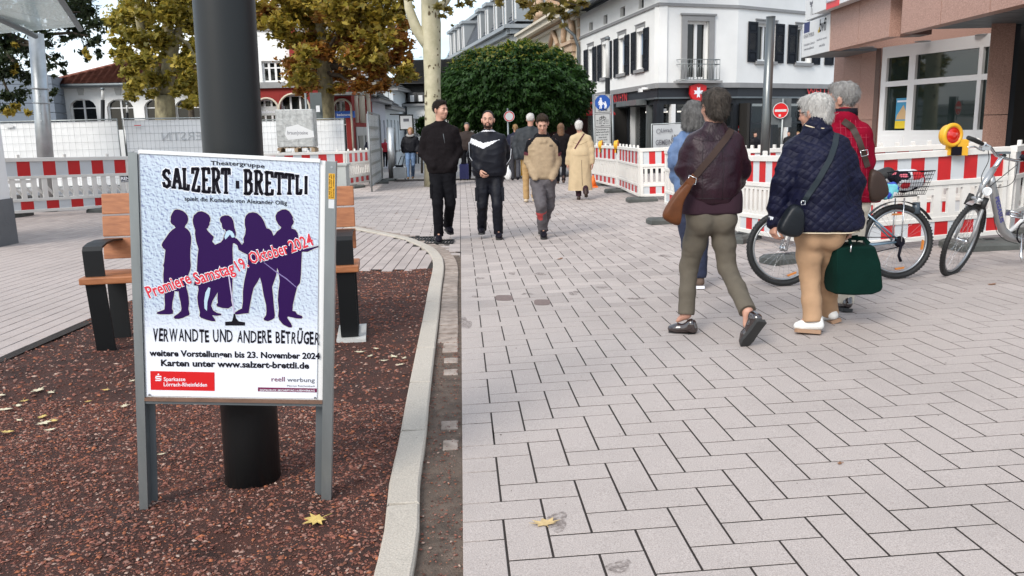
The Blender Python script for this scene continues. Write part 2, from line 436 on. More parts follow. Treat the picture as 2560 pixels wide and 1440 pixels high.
gravel_bed=tag(fill('gravel_bed',bed_fill,-9,.2,.4,10.5,.045,0,M['soil'],bedz),kind='structure')
# ---- paving stones
TH = .0582231; O0=np.array([.717495 * .15,17.4020 * .15]); E1=np.array([math.cos(TH),math.sin(TH)]); E2=np.array([-E1[1],E1[0]])
def stones(rects,frame,off_,h,gap,bev,jz):
 """rects (n,4) u0,u1,v0,v1 in metres -> vertices and faces: top with chamfered rim"""
 R0=np.asarray(rects,float); n=len(R0); o,e1,e2=frame
 out=[]
 for ins,dz in ((gap,-h),(gap,-bev * .7),(gap+bev,0)):
  u0,u1,v0,v1=R0[:,0]+ins,R0[:,1]-ins,R0[:,2]+ins,R0[:,3]-ins
  for u,v in ((u0,v0),(u1,v0),(u1,v1),(u0,v1)):
   P=o+u[:,None]*e1+v[:,None]*e2; z=gz(P[:,0],P[:,1])+dz+jz+off_
   out.append(np.c_[P,z])
 V=np.stack(out,1)
 q=[(8,9,10,11)]+[(r+i,r+(i+1) % 4,r+4+(i+1) % 4,r+4+i) for r in (0,4) for i in range(4)]
 F=np.array(q)[None]+12*np.arange(n)[:,None,None]
 return V,F
def lay(name,rects,frame,m,parent,gap=.0043,bev=.0012,maxpart=300,h=.03,jit=.0006,label=None):
 rects=np.asarray(rects); n=len(rects)
 cu=(rects[:,0]+rects[:,1])/2; cv=(rects[:,2]+rects[:,3])/2
 P=frame[0]+cu[:,None]*frame[1]+cv[:,None]*frame[2]
 c=RM @ np.stack([P[:,0],P[:,1],gz(P[:,0],P[:,1])]); px=1280+FPX*c[0]/c[2]; py=720+FPX*c[1]/c[2]
 vis=(c[2] > .3) & (px>-40) & (px<2600) & (py<1470)
 o=np.argsort(np.where(vis,0,1e6)+np.abs(c[2])); jz=(NR.random(n) - .5)*2*jit
 V,F=stones(rects,frame,0,h,gap,bev,jz)
 near=o[:maxpart]; far=o[maxpart:]
 for k in near:
  me=mesh_np(name,V[k],F[k]-12*k,m); ob=mkobj(name,me,parent)
 if len(far):
  VV=V[far].reshape(-1,3); FF=(F[far]-12*far[:,None,None]+12*np.arange(len(far))[:,None,None]).reshape(-1,4)
  tag(mkobj(name,mesh_np(name,VV,FF,m),parent),kind='stuff')
U = .15; rec=[]
for i in range(-3,110):
 for j in range(-22,178):
  if (j-i+1) % 4==0: rec.append((i,i+2,j,j+1))
  if (j-i) % 4==0: rec.append((i,i+1,j,j+2))
rec=np.array(rec,float); rec[:,0]=np.maximum(rec[:,0],-2); rec=rec[rec[:,1]>rec[:,0]]
# the edge course: half stones where the bond is cut along the gutter
ctr=O0+((rec[:,0]+rec[:,1])/2*U)[:,None]*E1+((rec[:,2]+rec[:,3])/2*U)[:,None]*E2
dd=RM @ np.stack([ctr[:,0],ctr[:,1],gz(ctr[:,0],ctr[:,1])]); ppx=1280+FPX*dd[0]/dd[2]
keep=(inpoly(ctr,pave_poly) | ((ctr[:,1]<8.5) & (rec[:,0] >= -2))) & (ctr[:,1]<26.2) & (ppx>-500) & (ppx<3000) & (dd[2]>1)
lay('paver',rec[keep]*U,(O0,E1,E2),M['paver'],pavement)
# area where the gutter bends away: straight joints running with the kerb (left of the bond)
rec=[]
for i in range(-52,-1):
 for j in range(0,178):
  rec.append((i-0+(0),i+1,j*1.0,j+1.0))
rec=[]
for j in range(0,178):
 for i in range(-30,0):
  a=-2-(i+30)*2-(j % 2); rec.append((max(-64,a-2),a,j,j+1))
 if j % 2: rec.append((-3,-2,j,j+1))
rec=np.array(rec,float)
ctr=O0+((rec[:,0]+rec[:,1])/2*U)[:,None]*E1+((rec[:,2]+rec[:,3])/2*U)[:,None]*E2
keep=inpoly(ctr,pave_poly) & (ctr[:,1]<26.2) & (ctr[:,1]>8)
lay('paver',rec[keep]*U,(O0,E1,E2),M['paver'],pavement,maxpart=0)
# footway on the left: larger slabs in running bond
a1=math.atan2(*( -_ld)[::-1]); f1=np.array([math.cos(a1),math.sin(a1)]); f2=np.array([-f1[1],f1[0]])
FO=bed_c.copy(); rec=[]
for j in range(0,118):
 for i in range(-75,75): rec.append(((i + .5*(j % 2)) * .24,(i+1 + .5*(j % 2)) * .24,j * .12,(j+1) * .12))
rec=np.array(rec); ctr=FO+((rec[:,0]+rec[:,1])/2)[:,None]*f1+((rec[:,2]+rec[:,3])/2)[:,None]*f2
keep=inpoly(ctr,left_poly) & (ctr[:,1]<21)
for sgn in (0,):
 lay('paver',rec[keep],(FO,f1,f2),M['paver_left'],footway,maxpart=300)
# filler for footway cells on the other side of the bed corner
rec2=rec.copy(); rec2[:,2:] -= 14.16
ctr=FO+((rec2[:,0]+rec2[:,1])/2)[:,None]*f1+((rec2[:,2]+rec2[:,3])/2)[:,None]*f2
keep=inpoly(ctr,left_poly) & (ctr[:,1]<21)
if keep.any(): lay('paver',rec2[keep],(FO,f1,f2),M['paver_left'],footway,maxpart=0)
# kerb stones, each about a metre, following the curve
kerb=empty('kerb',(K[30][0],K[30][1],float(gz(*K[30])))); tag(kerb,kind='structure')
def strip_piece(i0,i1,d0,d1,top,bot,g=.003,bev=.008):
 idx=list(range(i0,i1+1,max(1,(i1-i0)//4)));
 if idx[-1] != i1: idx.append(i1)
 vs=[]; n=len(idx)
 for k,i in enumerate(idx):
  sh=T[i]*(g if k==0 else (-g if k==n-1 else 0)); sh2=T[i]*(bev if k==0 else (-bev if k==n-1 else 0))
  for d,z,s in ((d0,bot,0),(d0,top-bev,0),(d0+bev,top,1),(d1-bev,top,1),(d1,top-bev,0),(d1,bot,0)):
   p=K[i]+N[i]*d+sh+(sh2 if s else 0); vs.append((p[0],p[1],float(gz(*K[i]))+z))
 fs=[]
 for k in range(n-1):
  for q in range(5): fs.append((k*6+q,k*6+6+q,k*6+7+q,k*6+1+q))
 fs+=[tuple(range(6)),tuple(range((n-1)*6,n*6))[::-1]]
 return MB().add(vs,fs)
i=3
while i<len(K)-12:
 j=min(i+(6 if 70<i<122 else 8),len(K)-1)
 strip_piece(i,j,0,KW,.022,-.1).build('kerb_stone',M['kerb'],kerb); i=j
gutter=tag(fill('gutter',np.vstack([off(.06),off(-GW - .07)[::-1]]),-14,1,.2,22,.04,0,M['dirt'],
 lambda X,Y: -.013 + .010*(vnoise(np.stack([X,Y],-1)*9) - .5)),kind='structure')
step=1.35; ii=8.0; nset=0; sp_=[]
Kf=resample(K,.01);
def Kat(s):
 k=min(int(s*100),len(Kf)-2); t_=Kf[k+1]-Kf[k]; t_=t_/np.linalg.norm(t_); return Kf[k],t_,np.array([-t_[1],t_[0]])
s_ = .6
while s_<len(Kf) * .01 - .3 and nset<290:
 ln = .135
 p0,t0,n0=Kat(s_ + .006); p1,t1,n1=Kat(s_+ln - .006)
 y=p0[1]
 low=-.03 if y<5.2 and RND.random() < .8 else (-.004 if y<6.0 else -.001)
 if True:
  d0,d1=-GW + .008+RND.random() * .004,-.008-(.03+RND.random() * .06 if y<5.4 else .0)
  vs=[]
  for ins,z in ((0,-.05),(0,low - .004),(.008,low)):
   for p,n_,d,e in ((p0,n0,d0+ins,ins),(p1,n1,d0+ins,-ins),(p1,n1,d1-ins,-ins),(p0,n0,d1-ins,ins)):
    q=p+n_*d+t0*e; vs.append((q[0],q[1],float(gz(*p))+z))
  mb=MB().add(vs,[(8,9,10,11)]+[(r+i_,r+(i_+1) % 4,r+4+(i_+1) % 4,r+4+i_) for r in (0,4) for i_ in range(4)])
  mb.build('sett',M['sett'],gutter); nset+=1
 s_+=ln
# two gully grates at the bend
for (px_,py_) in ((1050,598),(1098,606)):
 g=G(px_,py_); gr=empty('drain_grate',g,.1,label='black iron drain grate ' + ('left of the pair, in the gutter bend' if px_<1080 else "under the foot of the man in the black fleece"),cat='drain',group='drain grates in the gutter bend')
 mb=MB(); o=np.array([g[0],g[1],float(gz(g[0],g[1])) + .006])
 for s in (-1,1): mb.box(o+[s * .19,0,0],(.02,.34,.02)); mb.box(o+[0,s * .17,0],(.4,.02,.02))
 mb.build('frame',M['black_metal'],gr)
 for k in range(8): MB().box(o+[-.15+k * .043,0,-.002],(.018,.32,.015)).build('bar',M['black_metal'],gr)
# ---- loose stones of the bed
M['chips']=leafmat('chips',[(.035,.013,.009),(.15,.05,.034),(.22,.075,.048),(.07,.026,.018),(.29,.11,.075),(.17,.065,.046),(.32,.17,.13),(.05,.018,.012),(.19,.07,.04),(.40,.13,.055),(.10,.034,.022),(.25,.10,.07),(.42,.30,.24),(.14,.046,.03),(.18,.06,.04),(.12,.04,.026)],.85)
for _n in [n for n in M['chips'].node_tree.nodes if n.type == 'MIX_SHADER']: _n.inputs[0].default_value=0
def chips(name,n,xr,yr,smin,smax,poly,mtl,parent=None,lift=.0,flat=.45,z=bedz):
 P=np.c_[NR.uniform(*xr,n),NR.uniform(*yr,n)]; P=P[inpoly(P,poly)]
 c=RM @ np.stack([P[:,0],P[:,1],gz(P[:,0],P[:,1])]); px=1280+FPX*c[0]/c[2]; py=720+FPX*c[1]/c[2]
 P=P[(px>-120) & (px<2700) & (py<1560)]; n=len(P)
 s=smin*(smax/smin)**(NR.random(n)**2.2); Z=gz(P[:,0],P[:,1])+(z(P[:,0],P[:,1]) if z else 0)+lift
 base=np.array([(1,.1,0),(-.1,.8,.1),(-1,-.05,0),(.15,-.85,0),(0.1,.05,1),(0,0,-1)],float)
 B=base[None]*(1 + .35*(NR.random((n,6,3)) - .5)); B=B*np.stack([s,s*NR.uniform(.5,.95,n),s*NR.uniform(flat * .6,flat*1.3,n)],-1)[:,None]
 a=NR.random(n)*6.283; ti=(NR.random(n) - .5) * .9; ca,sa=np.cos(a),np.sin(a); ct,st_=np.cos(ti),np.sin(ti)
 x,y,zz=B[...,0],B[...,1],B[...,2]; y,zz=y*ct[:,None]-zz*st_[:,None],y*st_[:,None]+zz*ct[:,None]
 x,y=x*ca[:,None]-y*sa[:,None],x*sa[:,None]+y*ca[:,None]
 V=np.stack([x+P[:,:1],y+P[:,1:2],zz+Z[:,None]+s[:,None] * .15],-1).reshape(-1,3)
 q=np.array([(0,1,4),(1,2,4),(2,3,4),(3,0,4),(1,0,5),(2,1,5),(3,2,5),(0,3,5)])
 F=(q[None]+6*np.arange(n)[:,None,None]).reshape(-1,3)
 return mkobj(name,mesh_np(name,V,F,mtl),parent)
tag(chips('gravel',60000,(-3.6,.1),(1.9,4.2),.004,.0135,bed_poly,M['chips']),label='red brown lava gravel covering the planting bed',cat='gravel',kind='stuff')
tag(chips('gravel',46000,(-7.2,0),(4.2,10.2),.007,.019,bed_poly,M['chips']),label='lava gravel in the far part of the planting bed',cat='gravel',kind='stuff')
gut_poly=np.vstack([off(-.0),off(-GW)[::-1]])
tag(chips('gravel',16000,(-1.3,.1),(1.8,6.2),.0025,.009,gut_poly,M['chips'],z=None,lift=-.008),label='loose reddish chips and grit along the gutter',cat='gravel',kind='stuff')
M['speck']=mat('speck',(.06,.045,.035),.95)
tag(chips('grit',420,(-.6,6),(2,9),.002,.006,pave_poly,M['speck'],z=None,lift=.001,flat=.3),label='tiny dark specks scattered over the paving',cat='grit',kind='stuff')
tag(chips('grit',90,(-1.2,-.2),(2,6),.002,.006,np.vstack([off(0),off(KW)[::-1]]),M['speck'],z=None,lift=.023,flat=.3),label='grit lying on top of the kerb stones',cat='grit',kind='stuff')
# stains and patches on the paving (thin sheets of their own shape)
def blot(name,px_,py_,w_,h_,m,seed=0,dz=.0022,squareness=0.):
 c=G(px_,py_); r0=RND.Random(seed) if hasattr(RND,'Random') else random.Random(seed); n=26
 e=G(px_+w_,py_)[:2]-c[:2]; f_=G(px_,py_-h_)[:2]-c[:2]; vs=[]; ph=[r0.random()*6 for _ in range(4)]
 for k in range(n):
  t=2*math.pi*k/n; rr=1+(0 if squareness else 1)*(.22*math.sin(2*t+ph[0]) + .14*math.sin(3*t+ph[1]) + .1*math.sin(5*t+ph[2]))
  if squareness: rr=1/(abs(math.cos(t))**4+abs(math.sin(t))**4) ** .25
  p=c[:2]+e*math.cos(t)*rr+f_*math.sin(t)*rr; vs.append((p[0],p[1],float(gz(*p))+dz))
 return MB().add(vs,[tuple(range(n))]).build(name,m,pavement)
def softmat(name,col,a):
 m=mat(name,col,.9); t=m.node_tree; n=nd('ShaderNodeTexNoise',t); n.inputs['Scale'].default_value=60; n.inputs['Detail'].default_value=5
 c=nd('ShaderNodeTexCoord',t); t.links.new(c.outputs['Object'],n.inputs['Vector']); r=nd('ShaderNodeMapRange',t); r.inputs[1].default_value = .35; r.inputs[2].default_value = .65; r.inputs[3].default_value=0; r.inputs[4].default_value=a
 t.links.new(n.outputs['Fac'],r.inputs[0]); t.links.new(r.outputs[0],t.nodes['Principled BSDF'].inputs['Alpha']); return m
M['stain']=softmat('stain',(.12,.09,.08),.5); M['patch']=mat('patch',(.17,.125,.115),.9,var=.2,vscale=40)
for q in ((1260,745,22,7),(1355,756,20,7)): blot('patch',*q,M['patch'],squareness=1)
for k,q in enumerate(((1390,1306,34,20),(1548,1418,26,18),(1435,733,14,5),(1318,735,12,3),(1590,747,20,3),(1350,685,15,3),(1280,684,10,3),(1200,696,9,3),(1505,719,12,3),(1163,808,14,14),(1190,742,12,2),(1660,640,14,3),(1840,690,24,3))): blot('stain',*q,M['stain'],seed=k)
# fallen leaves
M['leaf_yellow']=mat('leaf_yellow',(.55,.40,.12),.6,var=.2,vscale=30)
M['leaf_tan']=mat('leaf_tan',(.50,.36,.17),.6,var=.2,vscale=30); M['leaf_brown']=mat('leaf_brown',(.22,.10,.045),.7,var=.3,vscale=30)
M['leaf_pale']=mat('leaf_pale',(.60,.54,.38),.7,var=.1,vscale=30)
lob=[(0,-.55),(.16,-.42),(.55,-.5),(.42,-.18),(.95,.02),(.5,.12),(.62,.55),(.22,.38),(0,.95),(-.2,.36),(-.66,.5),(-.48,.1),(-.95,-.05),(-.45,-.2),(-.5,-.52),(-.14,-.42)]
def fallen(px_,py_,size,a,m,label,sq=1.,name='fallen_leaf',zoff=None):
 c=G(px_,py_); inb=inpoly(c[None,:2],bed_poly)[0]
 vs=[]; r0=random.Random(px_); z0=float(gz(c[0],c[1]))+(float(bedz(c[0],c[1])) + .012 if inb else .004)
 for x,y in lob:
  y *= sq; X,Y=x*math.cos(a)-y*math.sin(a),x*math.sin(a)+y*math.cos(a)
  vs.append((c[0]+X*size,c[1]+Y*size,z0+(.02 + .25*abs(x)**1.5*r0.random())*size * .9))
 vs.append((c[0],c[1],z0 + .001)); n=len(lob)
 mb=MB().add(vs,[(i_,(i_+1) % n,n) for i_ in range(n)])
 X=np.array([math.sin(a) * .55*sq,-math.cos(a) * .55*sq])*size
 mb.tube([(c[0]+X[0],c[1]+X[1],z0 + .003),(c[0]+X[0]*2.1,c[1]+X[1]*2.1,z0 + .006)],.0012,4)
 me=mb.mesh(name,m); ob=mkobj(name,me); md=ob.modifiers.new('s','SOLIDIFY'); md.thickness = .0012
 return tag(ob,label,'leaf','fallen leaves on the ground')
fallen(1362,1310,.062,.25,M['leaf_tan'],'large tan maple leaf lying flat on the paving in the foreground',.62)
fallen(790,1305,.055,2.2,M['leaf_yellow'],'bright yellow five pointed leaf on the gravel beside the right sign leg')
fallen(2480,712,.055,.4,M['leaf_brown'],'curled orange brown leaf on the paving in front of the bicycles',.5)
fallen(1400,648,.08,1.0,M['leaf_brown'],'brown leaf on the paving in front of the three walking men',.4)
fallen(2100,1160,.02,1.0,M['leaf_brown'],'tiny dark brown leaf scrap alone on the right paving',.6)
fallen(405,1142,.02,.3,M['leaf_pale'],'small whitish leaf on the gravel right of the left sign leg',.6)
for k,(a,b,s) in enumerate(((18,1075,.035),(95,978,.05),(128,980,.03),(60,998,.025),(45,1010,.03),(12,1022,.04),(105,1035,.035),(48,1045,.022),(110,1054,.045),(135,1050,.03),(125,1073,.03),(312,1018,.035),(265,975,.025),(330,950,.025),(5,990,.03),(220,1000,.02))):
 fallen(a,b,s,k*1.3,M['leaf_pale'] if k % 3 else M['leaf_yellow'],('pale yellow leaf scrap in the small cluster left of the poster board' if a<200 else 'pale leaf scrap on the gravel just left of the poster board'),.7)
for k,(a,b,s) in enumerate(((900,880,.04),(925,888,.03),(985,887,.045),(960,900,.03),(1010,893,.03),(940,870,.03),(1000,910,.03))):
 fallen(a,b,s,k*1.1,M['leaf_pale'],'pale yellow leaf scrap on the gravel between bench and kerb',.6)
for k in range(26):
 a,b=RND.randint(560,1560),RND.randint(470,560)
 if 940<a<1500: fallen(a,b,.05,k,M['leaf_brown'],'small brown leaf lying on the distant paving',.4)
# ---- big pole
b0=Wy(635,1226,3.17); b0[2]=float(gz(b0[0],b0[1])) - .06; Yp=b0[1]
bt=Wy(560,0,Yp - .02); ax=(bt-b0); top=b0+ax*3.4
pole=empty('lamp_mast',b0,0,'thick anthracite round mast rising out of the gravel behind the poster board','mast')
rp_ = .110
MB().tube([b0+ax*t for t in (0,.3,.6,1,1.5,2.2,3.4)],[rp_]*7,40).build('shaft',M['pole'],pole)
MB().tube([b0,b0+ax * .012],[rp_ + .006,rp_ + .004],40).build('base_collar',M['black_metal'],pole)
mb=MB(); mb.cyl(top,top+np.array([0,0,.25]),.09,20); mb.tube([top+np.array([0,0,.2]),top+np.array([.8,0,.45])],.05,10); mb.box(top+np.array([1.1,0,.45]),(.7,.25,.1)); mb.build('lamp_head',M['pole'],pole)
# ---- poster board
TL,TR,BL=Wy(357,380,2.90),Wy(808,403,2.965),Wy(366,989,2.90)
PS=Plane(BL,TR-TL,TL-BL)
sg=empty('poster_board',(G(360,1258)+G(808,1260))/2,0,'metal framed board on two legs with a theatre poster of five dark silhouettes','sign board')
W0,H0=PS.hit(800,398)[0],PS.hit(357,382)[1]
def post(x0, x1, name):      # galvanised T-profile upright, px of its two edges
 a0,a1=x0,x1; zb=PS.hit((x0+x1)/2,1262)[1] - .04; return a0,a1,zb
hl=PS.hit(336,385)[0]; hb=PS.hit(345,1256)
zt=PS.hit(345,381)[1]
# left upright: front flange and side web
lx0=PS.hit(338,900)[0]; lx1=PS.hit(360,900)[0]; lx2=PS.hit(383,1150)[0]
zb=hb[1] - .025
mb=MB(); mb.pbox(PS,lx0,lx0 + .004,zb,zt,-.045,.008); mb.pbox(PS,lx0 + .004,lx1,zb,zt,.004,.008); mb.build('leg',M['galv'],sg)
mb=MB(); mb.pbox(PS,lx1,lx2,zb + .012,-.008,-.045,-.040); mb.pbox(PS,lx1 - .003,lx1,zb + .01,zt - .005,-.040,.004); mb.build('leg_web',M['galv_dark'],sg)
rx0=PS.hit(808,900)[0]; rx1=PS.hit(833,900)[0]; rxm=PS.hit(785,1150)[0]; zbr=PS.hit(808,1262)[1] - .025; ztr=PS.hit(820,403)[1]
mb=MB(); mb.pbox(PS,rx0,rx1,zbr,ztr,.004,.008); mb.pbox(PS,rx1 - .004,rx1,zbr,ztr,-.045,.004); mb.build('leg',M['galv'],sg)
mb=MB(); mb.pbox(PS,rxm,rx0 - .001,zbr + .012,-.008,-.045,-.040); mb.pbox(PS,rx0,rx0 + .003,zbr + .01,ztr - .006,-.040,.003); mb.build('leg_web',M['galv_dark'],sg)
mb=MB(); mb.pbox(PS,lx1 + .001,rx0 - .001,-.006,H0 + .004,-.016,-.003); mb.build('panel',M['white_paint'],sg)
MB().pbox(PS,lx1,rx0,-.018,-.006,-.02,.010).build('bottom_rail',M['brown_strip'],sg)
MB().pbox(PS,lx1,rx0,-.030,-.018,-.02,.004).build('rail_channel',M['galv_dark'],sg)
MB().pbox(PS,0,W0,H0 - .002,H0 + .010,-.012,.006).build('top_rail',M['white_paint'],sg)
# poster sheet with its printed hammered-metal ground
pm=bpy.data.materials.new('poster_print'); pm.use_nodes=True; t=pm.node_tree; p=t.nodes['Principled BSDF']; lk=t.links.new
co=nd('ShaderNodeTexCoord',t); n1=nd('ShaderNodeTexNoise',t); n1.inputs['Scale'].default_value=95; n1.inputs['Detail'].default_value=3; n1.inputs['Distortion'].default_value = .6
n1b=nd('ShaderNodeTexNoise',t); n1b.inputs['Scale'].default_value=95; n1b.inputs['Detail'].default_value=3; n1b.inputs['Distortion'].default_value = .6
m1=nd('ShaderNodeMapping',t); m1.inputs['Location'].default_value=(.0035,0,.0035)
lk(co.outputs['Object'],n1.inputs['Vector']); lk(co.outputs['Object'],m1.inputs[0]); lk(m1.outputs[0],n1b.inputs['Vector'])
sub=nd('ShaderNodeMath',t,operation='SUBTRACT'); lk(n1.outputs['Fac'],sub.inputs[0]); lk(n1b.outputs['Fac'],sub.inputs[1])
mr=nd('ShaderNodeMapRange',t); mr.inputs[1].default_value=-.17; mr.inputs[2].default_value = .13; lk(sub.outputs[0],mr.inputs[0])
r1=nd('ShaderNodeValToRGB',t); e=r1.color_ramp.elements; e[0].color=(.16,.20,.36,1); e[1].color=(.52,.63,.72,1); el=e.new(.3); el.color=(.38,.45,.55,1); lk(mr.outputs[0],r1.inputs[0])
at=nd('ShaderNodeAttribute',t); at.attribute_name = 'fade'; mxp=nd('ShaderNodeMix',t,data_type='RGBA'); mxp.inputs[7].default_value=(.80,.82,.88,1)
lk(at.outputs['Fac'],mxp.inputs[0]); lk(r1.outputs[0],mxp.inputs[6]); lk(mxp.outputs[2],p.inputs['Base Color']); p.inputs['Roughness'].default_value = .35
xsn,zsn=np.linspace(.002,W0 - .002,12),np.linspace(0,H0 - .003,40)
V=[]; fade=[]
for z in zsn:
 for x in xsn:
  V.append(PS.P(x,z,.0012)); tt=z/H0; f_=1-float(sstep(.20,.42,tt)) * .93
  f_=max(f_,float(sstep(.86,1.0,tt)) * .35*(1-abs(x/W0 - .4))); f_ += .18*float(sstep(.5,1,x/W0))*(1-f_); fade.append(f_)
nx=len(xsn); F=[(j*nx+i_,j*nx+i_+1,(j+1)*nx+i_+1,(j+1)*nx+i_) for j in range(len(zsn)-1) for i_ in range(nx-1)]
me=mesh_np('poster',V,F,pm); at_=me.attributes.new('fade','FLOAT','POINT'); at_.data.foreach_set('value',fade)
poster=mkobj('poster',me,sg)
M['silhouette']=mat('silhouette',(.022,.002,.062),.5,spec=.2); M['red_print']=mat('red_print',(.62,.03,.05),.4); M['white_print']=mat('white_print',(.82,.84,.9),.4)
M['maroon']=mat('maroon',(.16,.01,.06),.4); M['grey_print']=mat('grey_print',(.12,.12,.14),.5)
def sil(pts, sc_, ox, oy):      # outline read off the photograph's poster in zoom pixels
 return [PS.hit(ox+x/sc_,oy+y/sc_) for x,y in pts]
A4 = 4.2358   # zoom factor of the poster crop, origin 330,490
S1=[(455,145),(480,140),(510,145),(545,160),(575,185),(592,215),(597,250),(588,285),(565,315),(560,330),(590,352),(615,385),(628,430),(628,480),(620,560),(618,650),(625,740),(618,780),(600,830),(585,900),(575,960),(590,1010),(602,1070),(606,1140),(598,1195),(612,1245),(605,1262),(570,1275),(540,1290),(500,1300),(460,1300),(443,1290),(450,1270),(490,1245),(520,1215),(525,1190),(515,1120),(500,1060),(495,1010),(480,1010),(450,1005),(445,1060),(430,1120),(425,1190),(437,1215),(435,1245),(400,1252),(300,1252),(262,1245),(270,1228),(310,1215),(345,1200),(350,1150),(345,1080),(348,1000),(335,900),(332,830),(340,760),(330,735),(342,700),(350,620),(355,570),(330,550),(315,520),(325,490),(360,440),(395,390),(430,355),(462,335),(450,315),(420,295),(408,270),(412,240),(410,220),(425,185),(440,160)]
S2=[(700,165),(740,160),(780,175),(815,200),(833,235),(830,265),(822,280),(824,300),(812,320),(805,340),(790,345),(805,370),(840,405),(868,430),(860,460),(850,480),(868,500),(880,515),(940,490),(965,460),(975,420),(995,375),(985,352),(965,350),(955,325),(950,290),(935,270),(930,240),(950,215),(985,203),(1020,205),(1055,225),(1075,265),(1085,330),(1100,380),(1103,410),(1090,440),(1110,450),(1135,475),(1165,515),(1185,490),(1180,450),(1200,400),(1205,350),(1195,300),(1195,250),(1205,210),(1235,180),(1280,170),(1325,180),(1370,220),(1400,270),(1425,340),(1450,345),(1480,370),(1500,420),(1515,405),(1535,375),(1575,345),(1580,330),(1550,300),(1525,255),(1520,210),(1540,170),(1590,142),(1630,140),(1665,160),(1690,195),(1707,225),(1702,240),(1715,270),(1710,290),(1690,320),(1690,342),(1730,355),(1755,390),(1762,430),(1790,480),(1800,520),(1830,545),(1860,555),(1920,540),(1975,525),(1975,542),(1940,552),(1860,590),(1800,590),(1795,700),(1790,830),(1780,920),(1750,960),(1725,1060),(1705,1150),(1700,1215),(1730,1220),(1750,1250),(1800,1268),(1807,1285),(1795,1297),(1740,1295),(1700,1285),(1650,1275),(1645,1290),(1680,1340),(1697,1375),(1690,1392),(1660,1390),(1600,1360),(1560,1310),(1548,1270),(1555,1200),(1545,1100),(1550,1010),(1565,900),(1550,790),(1538,760),(1528,840),(1500,920),(1485,960),(1495,1060),(1505,1180),(1515,1260),(1510,1290),(1480,1310),(1440,1325),(1400,1315),(1395,1295),(1420,1262),(1425,1220),(1420,1150),(1395,1050),(1375,930),(1355,860),(1330,910),(1290,970),(1270,1050),(1255,1130),(1240,1215),(1238,1240),(1180,1245),(1110,1255),(1090,1250),(1085,1238),(1130,1205),(1165,1190),(1175,1120),(1175,1010),(1190,900),(1215,790),(1228,700),(1225,620),(1180,600),(1130,570),(1115,520),(1085,500),(1070,500),(1065,560),(1070,680),(1072,800),(1065,900),(1065,1000),(1050,1100),(1065,1160),(1020,1190),(960,1185),(905,1170),(893,1150),(910,1130),(905,1080),(908,1020),(890,1050),(855,1110),(840,1160),(860,1210),(900,1235),(945,1245),(945,1262),(900,1268),(850,1262),(880,1305),(885,1325),(850,1325),(790,1310),(735,1290),(715,1270),(720,1230),(700,1150),(692,1070),(705,990),(700,950),(655,945),(660,920),(685,830),(690,740),(695,640),(705,560),(680,480),(668,400),(670,360),(650,300),(643,255),(655,205)]
wire=MB();
def flat_shape(mb,pts,n):
 """concave outline on the poster plane, filled by triangulation"""
 from mathutils.geometry import tessellate_polygon
 tr=tessellate_polygon([[Vector((a,b,0)) for a,b in pts]])
 mb.add([PS.P(a,b,n) for a,b in pts],[tuple(x) for x in tr])
def clean(pts, d):       # outline moved outward by d
 o=[]; n=len(pts); A=sum(pts[i_][0]*pts[(i_+1) % n][1]-pts[(i_+1) % n][0]*pts[i_][1] for i_ in range(n)); s=1 if A>0 else -1
 for i_ in range(n):
  p,q=np.array(pts[i_-1]),np.array(pts[(i_+1) % n]); t_=q-p; t_=t_/(np.linalg.norm(t_)+1e-9); o.append((pts[i_][0]+s*t_[1]*d,pts[i_][1]-s*t_[0]*d))
 return o
halo=MB(); mb=MB()
for S in (S1,S2):
 P_=sil(S,A4,330,490); flat_shape(halo,clean(P_,.0022),.0016); flat_shape(mb,P_,.0020)
halo.build('silhouette_outline',mat('halo',(.55,.55,.5),.5),poster); mb.build('silhouette_figures',M['silhouette'],poster)
mb=MB(); flat_shape(mb,sil([(980,430),(1000,375),(1030,360),(1060,372),(1080,400),(1090,435),(1060,440),(1040,405),(1015,435),(990,460)],A4,330,490),.0024); gapm=mat('gap_blue',(.45,.6,.7),.4); mb.build('silhouette_gap',gapm,poster); mb=MB()
flat_shape(mb,sil([(812,965),(832,975),(820,1050),(800,1120),(795,1215),(770,1190),(765,1110),(780,1020)],A4,330,490),.0024); mb.build('silhouette_gap',gapm,poster)
mb=MB(); flat_shape(mb,sil([(988,1330),(1060,1325),(1070,1290),(1078,1240),(1092,1240),(1102,1290),(1130,1325),(1197,1335),(1197,1370),(988,1370)],A4,330,490),.0024); mb.build('vacuum_head',M['ink'],poster)
mb=MB(); flat_shape(mb,sil([(1012,790),(1024,790),(1092,1245),(1078,1245)],A4,330,490),.0026); mb.build('vacuum_tube',mat('lilac',(.5,.45,.6),.4),poster)
mb=MB(); flat_shape(mb,sil([(1400,700),(1520,790),(1640,870),(1750,968),(1742,970),(1630,878),(1512,798),(1395,704)],A4,330,490),.0026); mb.build('scratch',mat('scratch',(.2,.15,.35),.5),poster)
